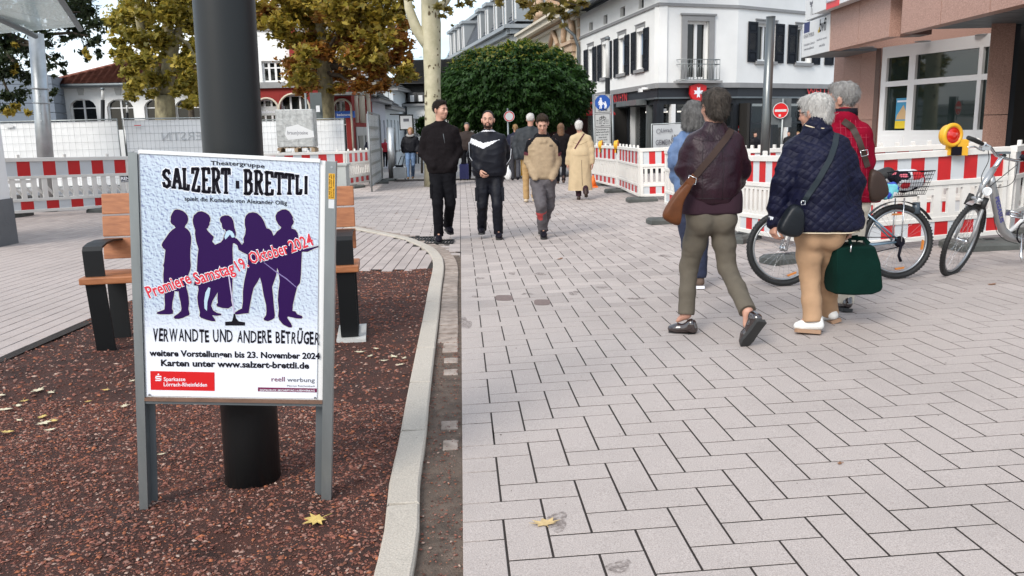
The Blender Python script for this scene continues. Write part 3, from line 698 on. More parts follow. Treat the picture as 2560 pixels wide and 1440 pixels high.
# headline: slab serif capitals made of strokes
GL = {'S': [[(.85,.78),(.72,.95),(.45,1),(.2,.9),(.14,.72),(.3,.58),(.62,.46),(.84,.32),(.8,.1),(.5,0),(.22,.05),(.12,.24)]],'A': [[(.08,0),(.46,1),(.58,1),(.94,0)],[(.28,.36),(.74,.36)]],
 'L': [[(.22,1),(.22,0),(.74,0),(.8,.22)]],'Z': [[(.14,.8),(.16,1),(.84,1),(.12,0),(.88,0),(.9,.22)]],'E': [[(.9,.8),(.88,1),(.24,1),(.24,0),(.9,0),(.94,.2)],[(.24,.52),(.68,.52)]],
 'R': [[(.22,0),(.22,1),(.62,1),(.84,.88),(.84,.64),(.62,.52),(.22,.52)],[(.52,.52),(.78,.1),(.96,.0)]],'T': [[(.06,.8),(.08,1),(.92,1),(.94,.8)],[(.5,1),(.5,0)]],
 'B': [[(.22,0),(.22,1),(.6,1),(.82,.9),(.8,.65),(.58,.53),(.22,.53)],[(.58,.53),(.88,.42),(.88,.12),(.62,0),(.22,0)]],'I': [[(.5,0),(.5,1)]],'-': [[(.3,.42),(.7,.42)]]}
SER = {'A': [(.08,0),(.94,0)],'L': [(.22,1)],'R': [(.22,0),(.22,1)],'T': [(.5,0)],'B': [(.22,0),(.22,1)],'I': [(.5,0),(.5,1)],'E': [(.24,0),(.24,1)]}
def slab(mb,s,x0,x1,fb,ft,th,n,grow=0.):
 """fb(x), ft(x): baseline and cap line; letters share the width"""
 wd = {'I': .5,'L': .84,'-': .75,'W': 1.3}; tot=sum(wd.get(c,1) for c in s); x=x0; u=(x1-x0)/tot
 def put(P,h):
  P=[np.array(q,float) for q in P]
  for k in range(len(P)-1):
   d=P[k+1]-P[k]; l=np.linalg.norm(d); d=d/(l+1e-9); e_=np.array([-d[1],d[0]]); a,b=P[k]-d*h * .5,P[k+1]+d*h * .5
   mb.add([PS.P(*(a+e_*h),n),PS.P(*(a-e_*h),n),PS.P(*(b-e_*h),n),PS.P(*(b+e_*h),n)],[(0,1,2,3)])
 for c in s:
  w_=u*wd.get(c,1)
  def T_(a,b): X=x+w_ * .06+a*w_ * .80; y0,y1=fb(X)+th,ft(X)-th; return (X,y0+(y1-y0)*b)
  hh=th+grow
  for st in GL[c]: put([T_(*q) for q in st],hh if c != '-' else hh*1.6)
  for q in SER.get(c,[]):
   X,Y=T_(*q); hs=(th*1.15+grow); put([(X-w_ * .17,Y),(X+w_ * .17,Y)],min(hs,th * .75+grow))
  x+=w_
def yline(pts):
 A_=[PS.hit(*q) for q in pts]; a=[q[0] for q in A_]; b=[q[1] for q in A_]; return lambda X: float(np.interp(X,a,b))
zx=lambda x,y: (320+x/4.235,360+y/4.235)
ftop=yline([zx(360,262),zx(600,246),zx(830,244),zx(1100,250),zx(1250,262),zx(1500,285),zx(1700,305),zx(1910,335)])
fbot=yline([zx(360,465),zx(560,485),zx(750,515),zx(900,530),zx(1080,535),zx(1250,542),zx(1500,548),zx(1900,538)])
for (s,xa,xb) in (('SALZERT',362,1095),('BRETTLI',1222,1915)):
 a,b=PS.hit(*zx(xa,400))[0],PS.hit(*zx(xb,400))[0]
 mo=MB(); slab(mo,s,a,b,fbot,ftop,.0056,.0016,.0035); mo.build('headline_outline',M['white_print'],poster)
 mi=MB(); slab(mi,s,a,b,fbot,ftop,.0056,.0022); mi.build('headline',M['ink'],poster)
a,b=PS.hit(*zx(1160,430)); MB().pbox(PS,a - .006,a + .006,b - .014,b + .014,.001,.0022).build('headline_dash',M['ink'],poster)
def line(name,s,p0,p1,size,m,bold=.012,curve=0.,n=.0026):
 """text from image point p0 to p1 along its baseline"""
 A_,B_=PS.hit(*p0),PS.hit(*p1); wd=math.hypot(B_[0]-A_[0],B_[1]-A_[1]); ro=math.atan2(B_[1]-A_[1],B_[0]-A_[0])
 mb=MB(); text_into(mb,s,PS,A_[0],A_[1],size,n,bold=bold,rot=ro,width=wd,warp=(lambda V,W: np.c_[V[:,0],V[:,1]+curve*(V[:,0]/W*2-1)**2]) if curve else None)
 return mb.build(name,m,poster)
line('caption','Theatergruppe',(527,410),(662,418),.021,M['ink'],.012,-.004)
line('caption','spielt die Komödie von Alexander Ollig',(462,501),(718,512),.021,M['ink'],.012)
for q,mm,nn,bo in (('outline','white_print',.0028,.055),('ink','red_print',.0034,.02)):
 A_,B_=(372,744),(786,615)
 o_ = 'date_outline' if q == 'outline' else 'date_line'
 for s,a,b in (('Premiere',(374,745),(481,706)),('Samstag',(491,711),(590,681)),('19.',(598,678),(624,665)),('Oktober',(628,660),(724,632)),('2024',(729,631),(786,611))):
  line(o_,s,a,b,.062 if s != '19.' else .058,M[mm],bo,0,nn)
def funky(s,p0,p1,size):
 A_,B_=PS.hit(*p0),PS.hit(*p1); r0=random.Random(3); mb=MB(); wd=B_[0]-A_[0]
 ws=[glyph(c,.012)[2]*(.72 if c != ' ' else .9) + .03 for c in s]; k=wd/sum(ws); x=A_[0]
 for c,w_ in zip(s,ws):
  if c != ' ':
   yb=A_[1]+(B_[1]-A_[1])*(x-A_[0])/wd+r0.uniform(-.002,.002)
   text_into(mb,c,PS,x,yb,size*r0.uniform(.94,1.06),.0026,bold=.03 if c in 'EVTGÜ' else .012,rot=r0.uniform(-.07,.04),width=w_*k*(.84 if c != 'I' else .4))
  x+=w_*k
 mb.build('title_line',M['ink'],poster)
funky('VERWANDTE UND ANDERE BETRÜGER',(383,851),(800,860),.066)
line('dates','weitere Vorstellungen bis 23. November 2024',(374,889),(800,897),.033,M['ink'],.032)
line('tickets','Karten unter www.salzert-brettli.de',(403,914),(773,921),.034,M['ink'],.032)
def prect(name,x0,y0,x1,y1,m,n=.0022):
 a,b=PS.hit(x0,y0),PS.hit(x1,y1); return MB().pbox(PS,a[0],b[0],b[1],a[1],.001,n).build(name,m,poster)
prect('logo_field',376,927,537,977,M['red_sign'])
line('logo_text','Sparkasse',(410,952),(464,952),.021,M['white_print'],.012); line('logo_text','Lörrach-Rheinfelden',(410,965),(518,966),.021,M['white_print'],.012)
mb=MB();
for a,b,c,d in ((389,939,404,942.5),(389,939,392,947),(389,944.5,404,947.5),(401,945,404,952),(389,949,404,952)):
 q0,q1=PS.hit(a,b),PS.hit(c,d); mb.pbox(PS,q0[0],q1[0],q1[1],q0[1],.002,.0030)
q0=PS.hit(396.5,935.5); mb.disc(PS.P(q0[0],q0[1],.0026),PS.n,.003,.0008,12); mb.build('logo_mark',M['white_print'],poster)
line('sponsor','reell',(679,953),(712,953),.026,M['maroon'],.006); line('sponsor','werbung',(718,953.5),(787,955),.024,M['grey_print'],.006)
line('sponsor_name','Marcus Reichenbach',(718,966),(787,967),.0105,M['grey_print'],0)
prect('sponsor_bar',645,968,792,980.5,M['maroon']); line('sponsor_line','DIGITALDRUCK | BESCHRIFTUNG | AUßENWERBUNG',(650,977),(787,978.5),.0105,M['white_print'],.012)
# yellow sticker on the right upright, rivets
a0,b0_=PS.hit(820.5,433); a1_,b1_=PS.hit(836,497)
PR=Plane(PS.P(rx0,0,.0085),PS.u,PS.v); st=MB().pbox(PR,.012,.034,b1_,b0_,0,.0006).build('sticker',M['yellow'],sg)
def vtext(pl,s,x,y0,y1,size,m,par,n=.0012):
 mb=MB(); text_into(mb,s,pl,x,y0,size,n,bold=.012,rot=-math.pi/2,width=abs(y0-y1)); mb.build('sticker_text',m,par)
vtext(PR,'Information | Buchung',.0275,b0_ - .003,b1_ + .003,.007,M['ink'],st); vtext(PR,'reell werbung | Lörrach',.0205,b0_ - .003,b1_ + .003,.006,M['ink'],st); vtext(PR,'Tel. 07621 422 590 13',.0135,b0_ - .003,b1_ + .003,.007,M['ink'],st)
MB().pbox(PR,.0125,.033,b1_ - .034,b1_ - .002,0,.0006).build('sticker',M['sign_white'],sg)
for q in (PR.P(.022,ztr - .02,.0),PS.P(.012,.004,.004),PS.P(W0 - .008,.004,.004)): MB().disc(q,PS.n,.004,.003,12).build('rivet',M['steel'],sg)
# ---- bench
bl_,br_=Wy(197,712,5.2),Wy(897,680,5.48)
bx=br_-bl_; Lb=np.linalg.norm(bx[:2]); bz=(bl_[2]+br_[2])/2; bang=math.atan2(bx[1],bx[0])
BP = Plane((bl_[0], bl_[1], 0), (bx[0], bx[1], 0)); bn = -BP.n                # bn points away from the camera
gzb=float(gz(bl_[0]+bx[0]/2,bl_[1] + .3)) - .03
bench=empty('park_bench',((bl_[0]+br_[0])/2,(bl_[1]+br_[1])/2 + .25,gzb),0,'wooden plank bench with black steel frame standing behind the poster board','bench')
zs=Wy(197,697,5.2)[2]; zsr=Wy(897,664,5.48)[2]
def blk(name,s0,s1,d0,d1,z0,z1,m=None,par=bench,lean=0.):
 """plank: s along the bench, d depth from the front edge, z heights; left and right ends differ by the fall of the ground"""
 def z_(s,z): return z+(zsr-zs)*s/Lb
 P8=[BP.P(s,z_(s,z),-d) for (s,d,z) in ((s0,d0,z0),(s1,d0,z0),(s1,d0+lean,z1),(s0,d0+lean,z1),(s0,d1,z0),(s1,d1,z0),(s1,d1+lean,z1),(s0,d1+lean,z1))]
 o_=MB().hexa(P8).build(name,m or M['wood'],par)
 bv=o_.modifiers.new('b','BEVEL'); bv.width = .006; bv.segments=2
 return o_
for k in range(4): blk('seat_plank',0,Lb,k * .115,k * .115 + .105,zs - .045+(0,-.008,-.014,-.016)[k],zs+(0,-.008,-.014,-.016)[k])
hgt=[(.075,.215),(.228,.368),(.381,.521)]
for k,(a,b) in enumerate(hgt): blk('back_plank',.0 + .02,Lb - .02,.47+k * .035,.505+k * .035,zs+a - .02,zs+b - .02,lean=.03)
def flatbar(pts,s0,s1,th,name,par=bench):
 """bent flat steel: pts are (d, z) of the centre line"""
 def z_(s,z): return z+(zsr-zs)*s/Lb
 n=len(pts); vs=[]
 for i_,(d,z) in enumerate(pts):
  p,q=pts[max(i_-1,0)],pts[min(i_+1,n-1)]; t_=np.array([q[0]-p[0],q[1]-p[1]]); t_ /= np.linalg.norm(t_); e_=np.array([-t_[1],t_[0]])*th/2
  for s in (s0,s1):
   for g in (1,-1): vs.append(BP.P(s,z_(s,z+e_[1]*g),-(d+e_[0]*g)))
 fs=[]
 for i_ in range(n-1):
  b=i_*4
  for q in ((0,4,6,2),(1,3,7,5),(0,1,5,4),(2,6,7,3)): fs.append(tuple(b+x for x in q))
 fs+=[(0,2,3,1),(n*4-4,n*4-3,n*4-1,n*4-2)]
 return MB().add(vs,fs).build(name,M['black_metal'],par)
for (s0,s1,nm) in ((.03,.15,'l'),(Lb - .15,Lb - .03,'r')):
 g_=gzb-zs+(0 if nm == 'l' else 0)
 zf=(gzb + .015) if nm == 'l' else (gzb + .035)
 flatbar([(.03,zs - .045),(.10,zf),(.13,zf - .005),(.40,zf - .005),(.44,zf + .01),(.46,zs - .03)],s0,s1,.014,'leg_frame'); sm_ = .34 if nm == 'l' else Lb - .34; flatbar([(.30,zs - .05),(.48,zs - .05),(.53,zs + .05),(.62,zs + .48)],sm_ - .03,sm_ + .03,.014,'back_support')
 if nm == 'l': flatbar([(.05,zs + .002),(.045,zs + .17),(.06,zs + .19),(.16,zs + .205),(.30,zs + .205),(.42,zs + .195),(.52,zs + .185)],s0,s1,.014,'armrest')
 else: flatbar([(.05,zs + .002),(.045,zs + .17),(.06,zs + .19),(.16,zs + .205),(.30,zs + .205),(.42,zs + .195),(.52,zs + .185)],s0,s1,.014,'armrest')
 mb=MB(); mb.hexa([BP.P(a,z,-d) for (a,d,z) in ((s0 - .03,.04,zf - .07),(s1 + .05,.04,zf - .07),(s1 + .05,.04,zf - .012),(s0 - .03,.04,zf - .012),(s0 - .03,.5,zf - .07),(s1 + .05,.5,zf - .07),(s1 + .05,.5,zf - .012),(s0 - .03,.5,zf - .012))]); mb.build('footing',M['concrete'],bench)
 MB().hexa([BP.P(a,z,-d) for (a,d,z) in ((s0 + .05,.451,zf + .06),(s0 + .11,.451,zf + .06),(s0 + .11,.4525,zf + .09),(s0 + .05,.4525,zf + .09),(s0 + .05,.459,zf + .06),(s0 + .11,.459,zf + .06),(s0 + .11,.461,zf + .09),(s0 + .05,.461,zf + .09))]).build('type_plate',M['sign_white'],bench)
# ---- left pier, glass canopy, silver post
g=G(47,608); Yq=g[1]
pier=empty('canopy_pier',(g[0] - .6,Yq + .3,g[2]),0,'white rendered pier with grey base at the left edge','pier')
px0=Wy(-300,500,Yq)[0]
PQ=Plane((px0,Yq,g[2]),(1,0.02,0)); wq=PQ.hit(46,600)[0]; hb_=PQ.hit(38,495)[1]
MB().pbox(PQ,0,wq,-.1,hb_,0,.52).build('base',mat('pier_grey',(.13,.135,.14),.8,var=.1,bump=.3),pier)
MB().pbox(PQ,0,wq - .02,hb_ - .01,5.5,.02,.5).build('shaft',M['white_plaster'],pier)
xx_,yy_=107,372; Ys=15.5; a_=Wy(112,371,Ys); zg=float(gz(a_[0],Ys)); t_=Wy(90,84,Ys); ax=t_-a_
b_=a_+ax*((zg-a_[2])/ax[2])
canopy=empty('glass_canopy',b_,0,'glass roof canopy carried by a silver round column','canopy')
mb=MB(); mb.tube([b_,t_],[.145,.125],24); mb.build('column',M['steel'],canopy)
mb=MB();
for q in (.62,.70): p_=b_+(t_-b_)*q; mb.disc(p_,ax,.148,.02,24)
mb.build('column_ring',M['steel'],canopy)
for q in (.52,.56,.66): p_=b_+(t_-b_)*q+np.array([.05,-.135,0]); MB().disc(p_,(0,1,0),.014,.02,8).build('bolt',M['steel'],canopy)
cz=t_[2]; far_r=Wy(205,70,Ys - .4); near_r=Wy(60,-60,9.0); near_r[2]=cz + .25;
c1=far_r; c2=Wy(-160,122,Ys-1.5)
# sloping pane: corners read from the picture, carried on to the near side
p_fr=Wy(200,66,15.2); p_fl=Wy(-230,105,15.2); p_nr=Wy(40,-180,9.5); p_nl=Wy(-900,-170,9.5)
M['canopy_glass']=mat('canopy_glass',(.75,.85,.84),.12,spec=.5,alpha=.45)
nrm=np.cross(p_fl-p_fr,p_nr-p_fr); nrm=nrm/np.linalg.norm(nrm) * .012
MB().hexa([p_fr,p_fl,p_nl,p_nr,p_fr+nrm,p_fl+nrm,p_nl+nrm,p_nr+nrm]).build('pane',M['canopy_glass'],canopy)
mb=MB(); dn=np.array([0,0,-.05])
mb.tube([p_fr+dn,p_nr+dn],.045,8); mb.build('edge_beam',M['galv_dark'],canopy)
m_=Wy(88,83,15.3); MB().tube([m_+dn,Wy(-500,-190,9.5)],.05,8).build('edge_beam',M['galv_dark'],canopy)
# ---- barriers
def barrier_proto(L_,name='barrier',stripes=8,slats=9,style='slat',nubs=4,label=None,ratio=.5):
 """1 m high plastic fence panel, x along, front -y, z up from the ground"""
 r=empty(name,(0,0,0)); W_=M['barrier_white']
 mb=MB(); T_ = .045
 for z0,z1,th in ((.08,.13,.06),(.275,.325,.05),(.665,.715,.06),(.965,1.03,.075)): mb.box((L_/2,0,(z0+z1)/2),(L_,th,z1-z0),bev=.006)
 for x in (.03,L_ - .03): mb.box((x,0,.55),(.055,.055,.94),bev=.006)
 for k in range(nubs):
  x=L_*(k + .5)/nubs; mb.box((x,0,1.055),(.045,.04,.06),bev=.006)
 mb.build('frame',W_,r)
 def board(z0,z1,n,nm):
  mb=MB();
  x = .058; e=(L_ - .116); wd=[ratio,1-ratio]; tot=n * .5 + .0; xs_=[.058]
  for k in range(n): xs_.append(xs_[-1]+(ratio if k % 2 else 1-ratio)*2*e/n)
  sc_=e/(xs_[-1]-xs_[0]); xs_=[.058+(q - .058)*sc_ for q in xs_]
  for k in range(n):
   mb.mat(k % 2).box(((xs_[k]+xs_[k+1])/2,0,(z0+z1)/2),(xs_[k+1]-xs_[k],.022,z1-z0))
  mb.build(nm,[M['refl_white'],M['refl_red']],r)
 board(.715,.965,stripes,'warning_board'); board(.13,.275,stripes,'lower_board')
 me=None
 if style == 'slat':
  for k in range(slats):
   x = .06+(L_ - .12)*(k + .5)/slats; w__=(L_ - .12)/slats * .52
   if me is None: me=MB().box((0,0,.495),(w__,.034,.34),bev=.005).mesh('slat',W_)
   o_=mkobj('slat',me,r); o_.location=(x,0,0)
  MB().box((L_/2,0,.59),(L_ * .16,.03,.06)).box((L_/2,0,.345),(L_ - .1,.03,.04)).box((L_/2,0,.645),(L_ - .1,.03,.04)).build('label_plate',W_,r)
 else:   # diagonal lattice behind
  n=slats
  for k in range(n):
   x = .06+(L_ - .12)*(k + .5)/n
   if me is None: me=MB().box((0,-.006,.495),((L_ - .12)/n * .48,.03,.34),bev=.005).mesh('slat',W_)
   o_=mkobj('slat',me,r); o_.location=(x,0,0)
   mb=MB();
   if k<n-1:
    dx=(L_ - .12)/n
    mb.hexa([(x,.012,.60),(x+dx * .95,.012,.40),(x+dx * .95,.012,.33),(x,.012,.53),(x,.03,.60),(x+dx * .95,.03,.40),(x+dx * .95,.03,.33),(x,.03,.53)]); mb.build('brace',W_,r)
  MB().box((L_ * .37,0,.62),(L_ * .12,.03,.05)).build('label_plate',W_,r)
 return r
def copy_tree(o,parent=None):
 c=o.copy(); C.objects.link(c)
 if parent is not None: c.parent=parent
 for ch in [x for x in o.children]: copy_tree(ch,c)
 return c
protos = {}
def barrier(p0,Y0,p1,Y1,label,dz=0.,base=(520,520),**kw):
 A_,B_=gp(p0,Y0,base[0]),gp(p1,Y1,base[1]); d=B_-A_; L_=math.hypot(d[0],d[1]); r=barrier_proto(L_,**kw)
 r.location=(A_[0],A_[1],A_[2]+dz); r.rotation_euler=(0,-math.atan2(d[2],L_),math.atan2(d[1],d[0]))
 return tag(r,label,'barrier','red and white construction barriers')
barrier(-130,13.4,330,15.9,'red and white barrier with diagonal lattice slots left of the bench',style='lattice',slats=17,stripes=14)
barrier(335,15.95,640,19.5,'red and white barrier mostly hidden behind the poster board and mast',style='lattice',slats=13,stripes=12)
barrier(645,21.8,866,23.2,'red and white barrier in front of the wrapped stone pallet',slats=18,stripes=10,nubs=6)
barrier(868,23.2,941,25.6,'short angled red and white barrier left of the tall leaning fence panel',slats=16,stripes=11,nubs=5)
barrier(944,25.6,958,33,'red and white barrier seen edge on behind the leaning fence panel',slats=20,stripes=15,nubs=6)
barrier(1476,22.3,1545,19.4,'red and white barrier under the pedestrian zone sign',slats=16,stripes=13,nubs=6)
barrier(1546,19.35,1599,16.5,'red and white barrier left of the panel with wide stripes',slats=16,stripes=13,nubs=6)
barrier(1602,16.4,1740,16.2,'red and white barrier with wide stripes below the white banner',slats=9,stripes=8,nubs=0)
barrier(1664,14.7,1846,10.4,'red and white barrier hidden behind the two women in front',slats=16,stripes=14,nubs=8)
barrier(1846,10.35,2080,8.55,'red and white barrier behind the front wheel of the leaning bicycle',slats=18,stripes=13,nubs=5)
barrier(2084,8.5,2503,8.95,'red and white barrier with the orange warning lamp on top',slats=11,stripes=12,nubs=0,style='slat')
barrier(2513,9.0,2660,11.2,'red and white barrier at the right edge behind the silver bicycle',slats=7,stripes=12,nubs=6,style='lattice')
barrier(2135,10.9,2450,11.0,'white barrier top rail in the second row below the shop window',slats=11,stripes=10,nubs=8)
barrier(1852,13.2,2000,12.6,'white barrier top rail in the second row beside the steel post',slats=11,stripes=10,nubs=8)
def foot(px_,Y,a,label,s=1.):
 g=gp(px_,Y,500); r=empty('rubber_block',(0,0,0)); mb=MB();
 mb.box((0,0,.042),(.58*s,.32*s,.084),bev=.03); mb.box((0,0,.086),(.14,.10,.012)); mb.build('block',M['rubber_foot'],r)
 MB().box((0,0,.094),(.09,.06,.006)).build('slot',M['ink'],r)
 r.location=g; r.rotation_euler=(0,0,a); return tag(r,label,'foot block','recycled rubber feet under the barriers')
foot(265,15.4,.1,'dark rubber foot below the left barrier, beside the bench'); foot(35,14.4,1.4,'dark rubber foot next to the white pier')
foot(888,23.3,1.2,'dark rubber foot under the short angled barrier'); foot(948,25.2,.1,'dark rubber foot under the tall leaning fence panel')
foot(968,26.5,.2,'flat dark rubber foot just right of the leaning fence panel')
foot(1508,21.3,.1,'rubber foot near the orange cone behind the beige coat'); foot(1604,16.2,.05,'rubber foot at the corner below the white banner')
foot(1545,18.8,.1,'grey square block foot under the middle of the zigzag barriers'); foot(1668,12.4,.1,'rubber foot to the left of the purple jacket')
foot(1850,10.0,.9,'rubber foot left of the leaning bicycle wheel'); foot(1965,8.2,.35,'grey block foot seen through the bicycle front wheel',.8)
foot(2470,8.5,.02,'long dark foot block behind the silver bicycle wheel',1.4); foot(2640,9.1,.02,'dark foot block at the right edge beneath the silver bicycle',1.4)
g=gp(1483,20.7,480); cn=empty('traffic_cone',g,0,'small orange cone beside the beige coat under the barrier','cone')
MB().box((g[0],g[1],g[2] + .02),(.22,.22,.04)).tube([g+np.array([0,0,.04]),g+np.array([0,0,.3])],[.09,.025],12).build('body',mat('cone_orange',(.75,.16,.02),.5),cn)
# sticker text on the left barrier
A_=Wy(301,440,15.35); LP=Plane(A_,(.93,.36,0)); b=LP.hit(326,453)
RS=tag(MB().pbox(LP,0,.22,-.115,0,.03,.034).build('rental_sticker',M['ink']),'dark rental sticker with white letters on the left barrier','sticker')
mb=MB(); text_into(mb,'RENT',LP,.01,-.07,.075,.036,bold=.03); text_into(mb,'EQUIPMENT',LP,.01,-.105,.03,.036,bold=.01); mb.build('lettering',M['white_print'],RS)
def lamp(px_,py_,Y,s,label,face):
 c=Wy(px_,py_,Y); r=empty('warning_lamp',c-np.array([0,0,.17*s]),0,label,'warning lamp','yellow warning lamps on the barriers'); n=np.array([face,-1,0.]); n /= np.linalg.norm(n); ta=np.array([-n[1],n[0],0])
 Yl=M['yellow']; mb=MB(); mb.ring(c+n * .035*s,n,.092*s,.022*s,30,10); mb.tube([c-n * .045*s,c-n * .03*s,c+n * .03*s],[.07*s,.098*s,.1*s],28)
 mb.build('housing',Yl,r)
 mb=MB(); mb.tube([c+n * .03*s,c+n * .048*s,c+n * .058*s],[.082*s,.06*s,.02*s],28)
 for q in range(3): mb.ring(c+n*(.05-q * .002)*s,n,(.03+q * .02)*s,.004*s,24,5)
 mb.build('lens',mat('lens_red',(.62,.015,.004),.12,spec=.7,coat=.5),r)
 b_=c+np.array([0.05*s,0,-.135*s])+ta * .02*s
 mb=MB(); mb.box(b_+np.array([.05*s,.01,.02*s]),(.10*s,.09*s,.15*s),bev=.008); mb.box(b_+np.array([-.06*s,0,-.005*s]),(.05*s,.05*s,.09*s)); mb.build('battery_box',Yl,r)
 MB().box(b_+np.array([-.01*s,-.012,-.012*s]),(.09*s,.075*s,.08*s)).build('bracket',M['ink'],r)
 MB().box(b_+np.array([.055*s,-.038,.05*s]),(.05*s,.004,.03*s)).build('label_plate',M['sign_white'],r); return r
lamp(2374,338,8.75,1.12,'large yellow warning lamp with red lens on the barrier by the bicycles',.25)
lamp(1540,362,19.4,1.,'small yellow warning lamp on the barrier, right one below the zone sign',3); lamp(1501,362,21,1.,'small yellow warning lamp on the barrier, left one below the zone sign',3)
# ---- mesh fence panels with white sheets
M['sheet']=mat('sheet',(.80,.81,.81),.7,var=.06,vscale=2,bump=.3,bscale=4)
def meshfence(A_,B_,H_,label,sheet_=True,zoff=0.,nvert=26):
 d=(B_-A_); L_=math.hypot(d[0],d[1]); r=empty('mesh_fence',A_,0,label,'fence','site fence panels with white sheets'); P=Plane(A_,d)
 mb=MB(); mb.tube([P.P(0,.0),P.P(0,H_),P.P(L_,H_),P.P(L_,0)],.021,8); mb.tube([P.P(0,.15),P.P(L_,.15)],.018,6); mb.build('frame',M['galv'],r)
 mb=MB()
 for k in range(1,nvert): mb.tube([P.P(L_*k/nvert,.15,.012),P.P(L_*k/nvert,H_,.012)],.003,4,cap=False)
 for k in range(1,9): mb.tube([P.P(0,.15+(H_ - .15)*k/9,.006),P.P(L_,.15+(H_ - .15)*k/9,.006)],.003,4,cap=False)
 mb.build('wire_mesh',M['galv'],r)
 if sheet_:
  X=np.linspace(.03,L_ - .03,40); Z=np.linspace(.12,H_ - .04,14); V=[]
  for z in Z:
   for x in X: V.append(P.P(x,z,-.03 + .012*math.sin(x*5+z)*math.sin(z*3) - .01))
  F=[(j*40+i_,j*40+i_+1,j*40+41+i_,j*40+40+i_) for j in range(13) for i_ in range(39)]
  o_=mkobj('privacy_sheet',mesh_np('privacy_sheet',V,F,M['sheet'],smooth=True),r)
 return r,P,L_
r1,Pf1,Lf1=meshfence(gp(-90,24),gp(312,24),2.03,'site fence panel with white sheet, leftmost, beside the silver column')
r2,Pf2,Lf2=meshfence(gp(325,23.8),gp(640,24.4),2.03,'site fence panel with white sheet behind the thick dark mast',nvert=30)
a,b=Pf2.hit(440,320); mb=MB(); text_into(mb,'HOERSTN',Pf2,.6+1.1,b - .35,.34,-.012,bold=.0,width=1.7)
V_=np.array(mb.v); mb2=MB(); mb2.add([tuple(Pf2.P(2*2.2-Pf2.hit(0,0)[0]*0-float((np.array(v)-Pf2.O) @ Pf2.u),float((np.array(v)-Pf2.O) @ Pf2.v),-.012)) for v in V_],mb.f); mb2.build('banner_print',mat('faint',(.52,.54,.55),.8),r2)
a,b=Pf2.hit(335,312); MB().pbox(Pf2,a,a + .2,b - .06,b,.02,.026).build('sign_plate',M['sign_white'],r2); MB().pbox(Pf2,a + .01,a + .19,b - .03,b - .008,.026,.028).build('sign_strip',M['red_sign'],r2)
a,b=Pf1.hit(12,312); MB().pbox(Pf1,a,a + .24,b - .08,b,.02,.026).build('sign_plate',M['sign_white'],r1)
r3,Pf3,Lf3=meshfence(gp(640,28.5),gp(868,28.0),2.05,'site fence panel with white sheet behind the wrapped stone pallet',nvert=24)
A_,B_=gp(930,21.6),gp(957,25.4)
r4,Pf4,Lf4=meshfence(A_,B_,2.05,'tall site fence panel seen nearly edge on at the street corner',nvert=24)
mb=MB();
for k in range(5): mb.pbox(Pf4,.3,Lf4 - .3,.35+k * .32,.42+k * .32,-.012,-.008)
mb.build('sheet_print',mat('faint2',(.40,.40,.36),.8),r4)
# pallet of paving stones in film
A_=gp(700,23.9); B_=gp(784,23.9); M['film']=mat('film',(.40,.41,.40),.25,var=.3,vscale=9,bump=.6,bscale=14,spec=.6)
pal=empty('stone_pallet',(A_+B_)/2,0,'film wrapped pallet of paving stones with a printed white label','pallet'); PP=Plane(A_,B_-A_); Wp=PP.hit(784,330)[0]; zt_,zb_=PP.hit(740,273)[1],PP.hit(740,368)[1]
V=[]; n1_=20
film=MB(); film.pbox(PP,.0,Wp,zb_,zt_,-.5,0); o_=film.build('wrapping',M['film'],pal); bv=o_.modifiers.new('b','BEVEL'); bv.width = .03; bv.segments=2
for k in range(7):
 for j in range(5): MB().pbox(PP,.02+j*(Wp - .04)/5,.02+(j + .94)*(Wp - .04)/5,zb_ + .02+k*(zt_-zb_)/7.2,zb_ + .02+(k + .93)*(zt_-zb_)/7.2,-.02,.006).build('stone',M['film'],pal)
mb=MB(); mb.prism(PP,[PP.hit(*q) for q in ((716,318),(745,311),(783,328),(786,343),(720,350),(712,336))],.007,.010); mb.build('label_sheet',M['sign_white'],pal)
mb=MB(); a,b=PP.hit(719,336); text_into(mb,'braun|steine',PP,a,b,.15,.012,bold=.006,width=PP.hit(770,336)[0]-a,rot=-.02); mb.build('label_print',M['grey_print'],pal)
M['pallet_wood']=mat('pallet_wood',(.30,.22,.14),.9,var=.2)
for z0 in (0.02,zb_ - .14):
 for k in range(6): MB().pbox(PP,k*Wp/6 + .01,(k + .8)*Wp/6,z0 + .11,z0 + .13,-.5,.0).build('board',M['pallet_wood'],pal)
 for k in range(3): MB().pbox(PP,k*(Wp - .1)/2,k*(Wp - .1)/2 + .1,z0,z0 + .11,-.5,.0).build('bearer',M['pallet_wood'],pal)
MB().pbox(PP,.02,Wp - .02,.15,zb_ - .14,-.48,-.02).build('stone_stack',M['concrete'],pal)
# site clutter behind the barriers: paver stacks
for (p_,Y_,w_,h_,l_) in ((420,21.5,.9,.72,'grey stack of kerb stones behind the barrier, left of the mast'),(530,20.5,.5,.85,'white plastic barrier piece lying behind the poster board'),(680,25.5,.8,.95,'low wrapped stack of stones left of the labelled pallet')):
 g=gp(p_,Y_); r=empty('stone_stack',g,.1,l_,'stone stack')
 for k in range(4):
  for j in range(3): MB().box((g[0]+(j-1)*w_/3+RND.uniform(-.01,.01),g[1],g[2]+h_/4*(k + .5)),(w_/3 * .95,.4,h_/4 * .94),bev=.01).build('stone',M['concrete'],r)
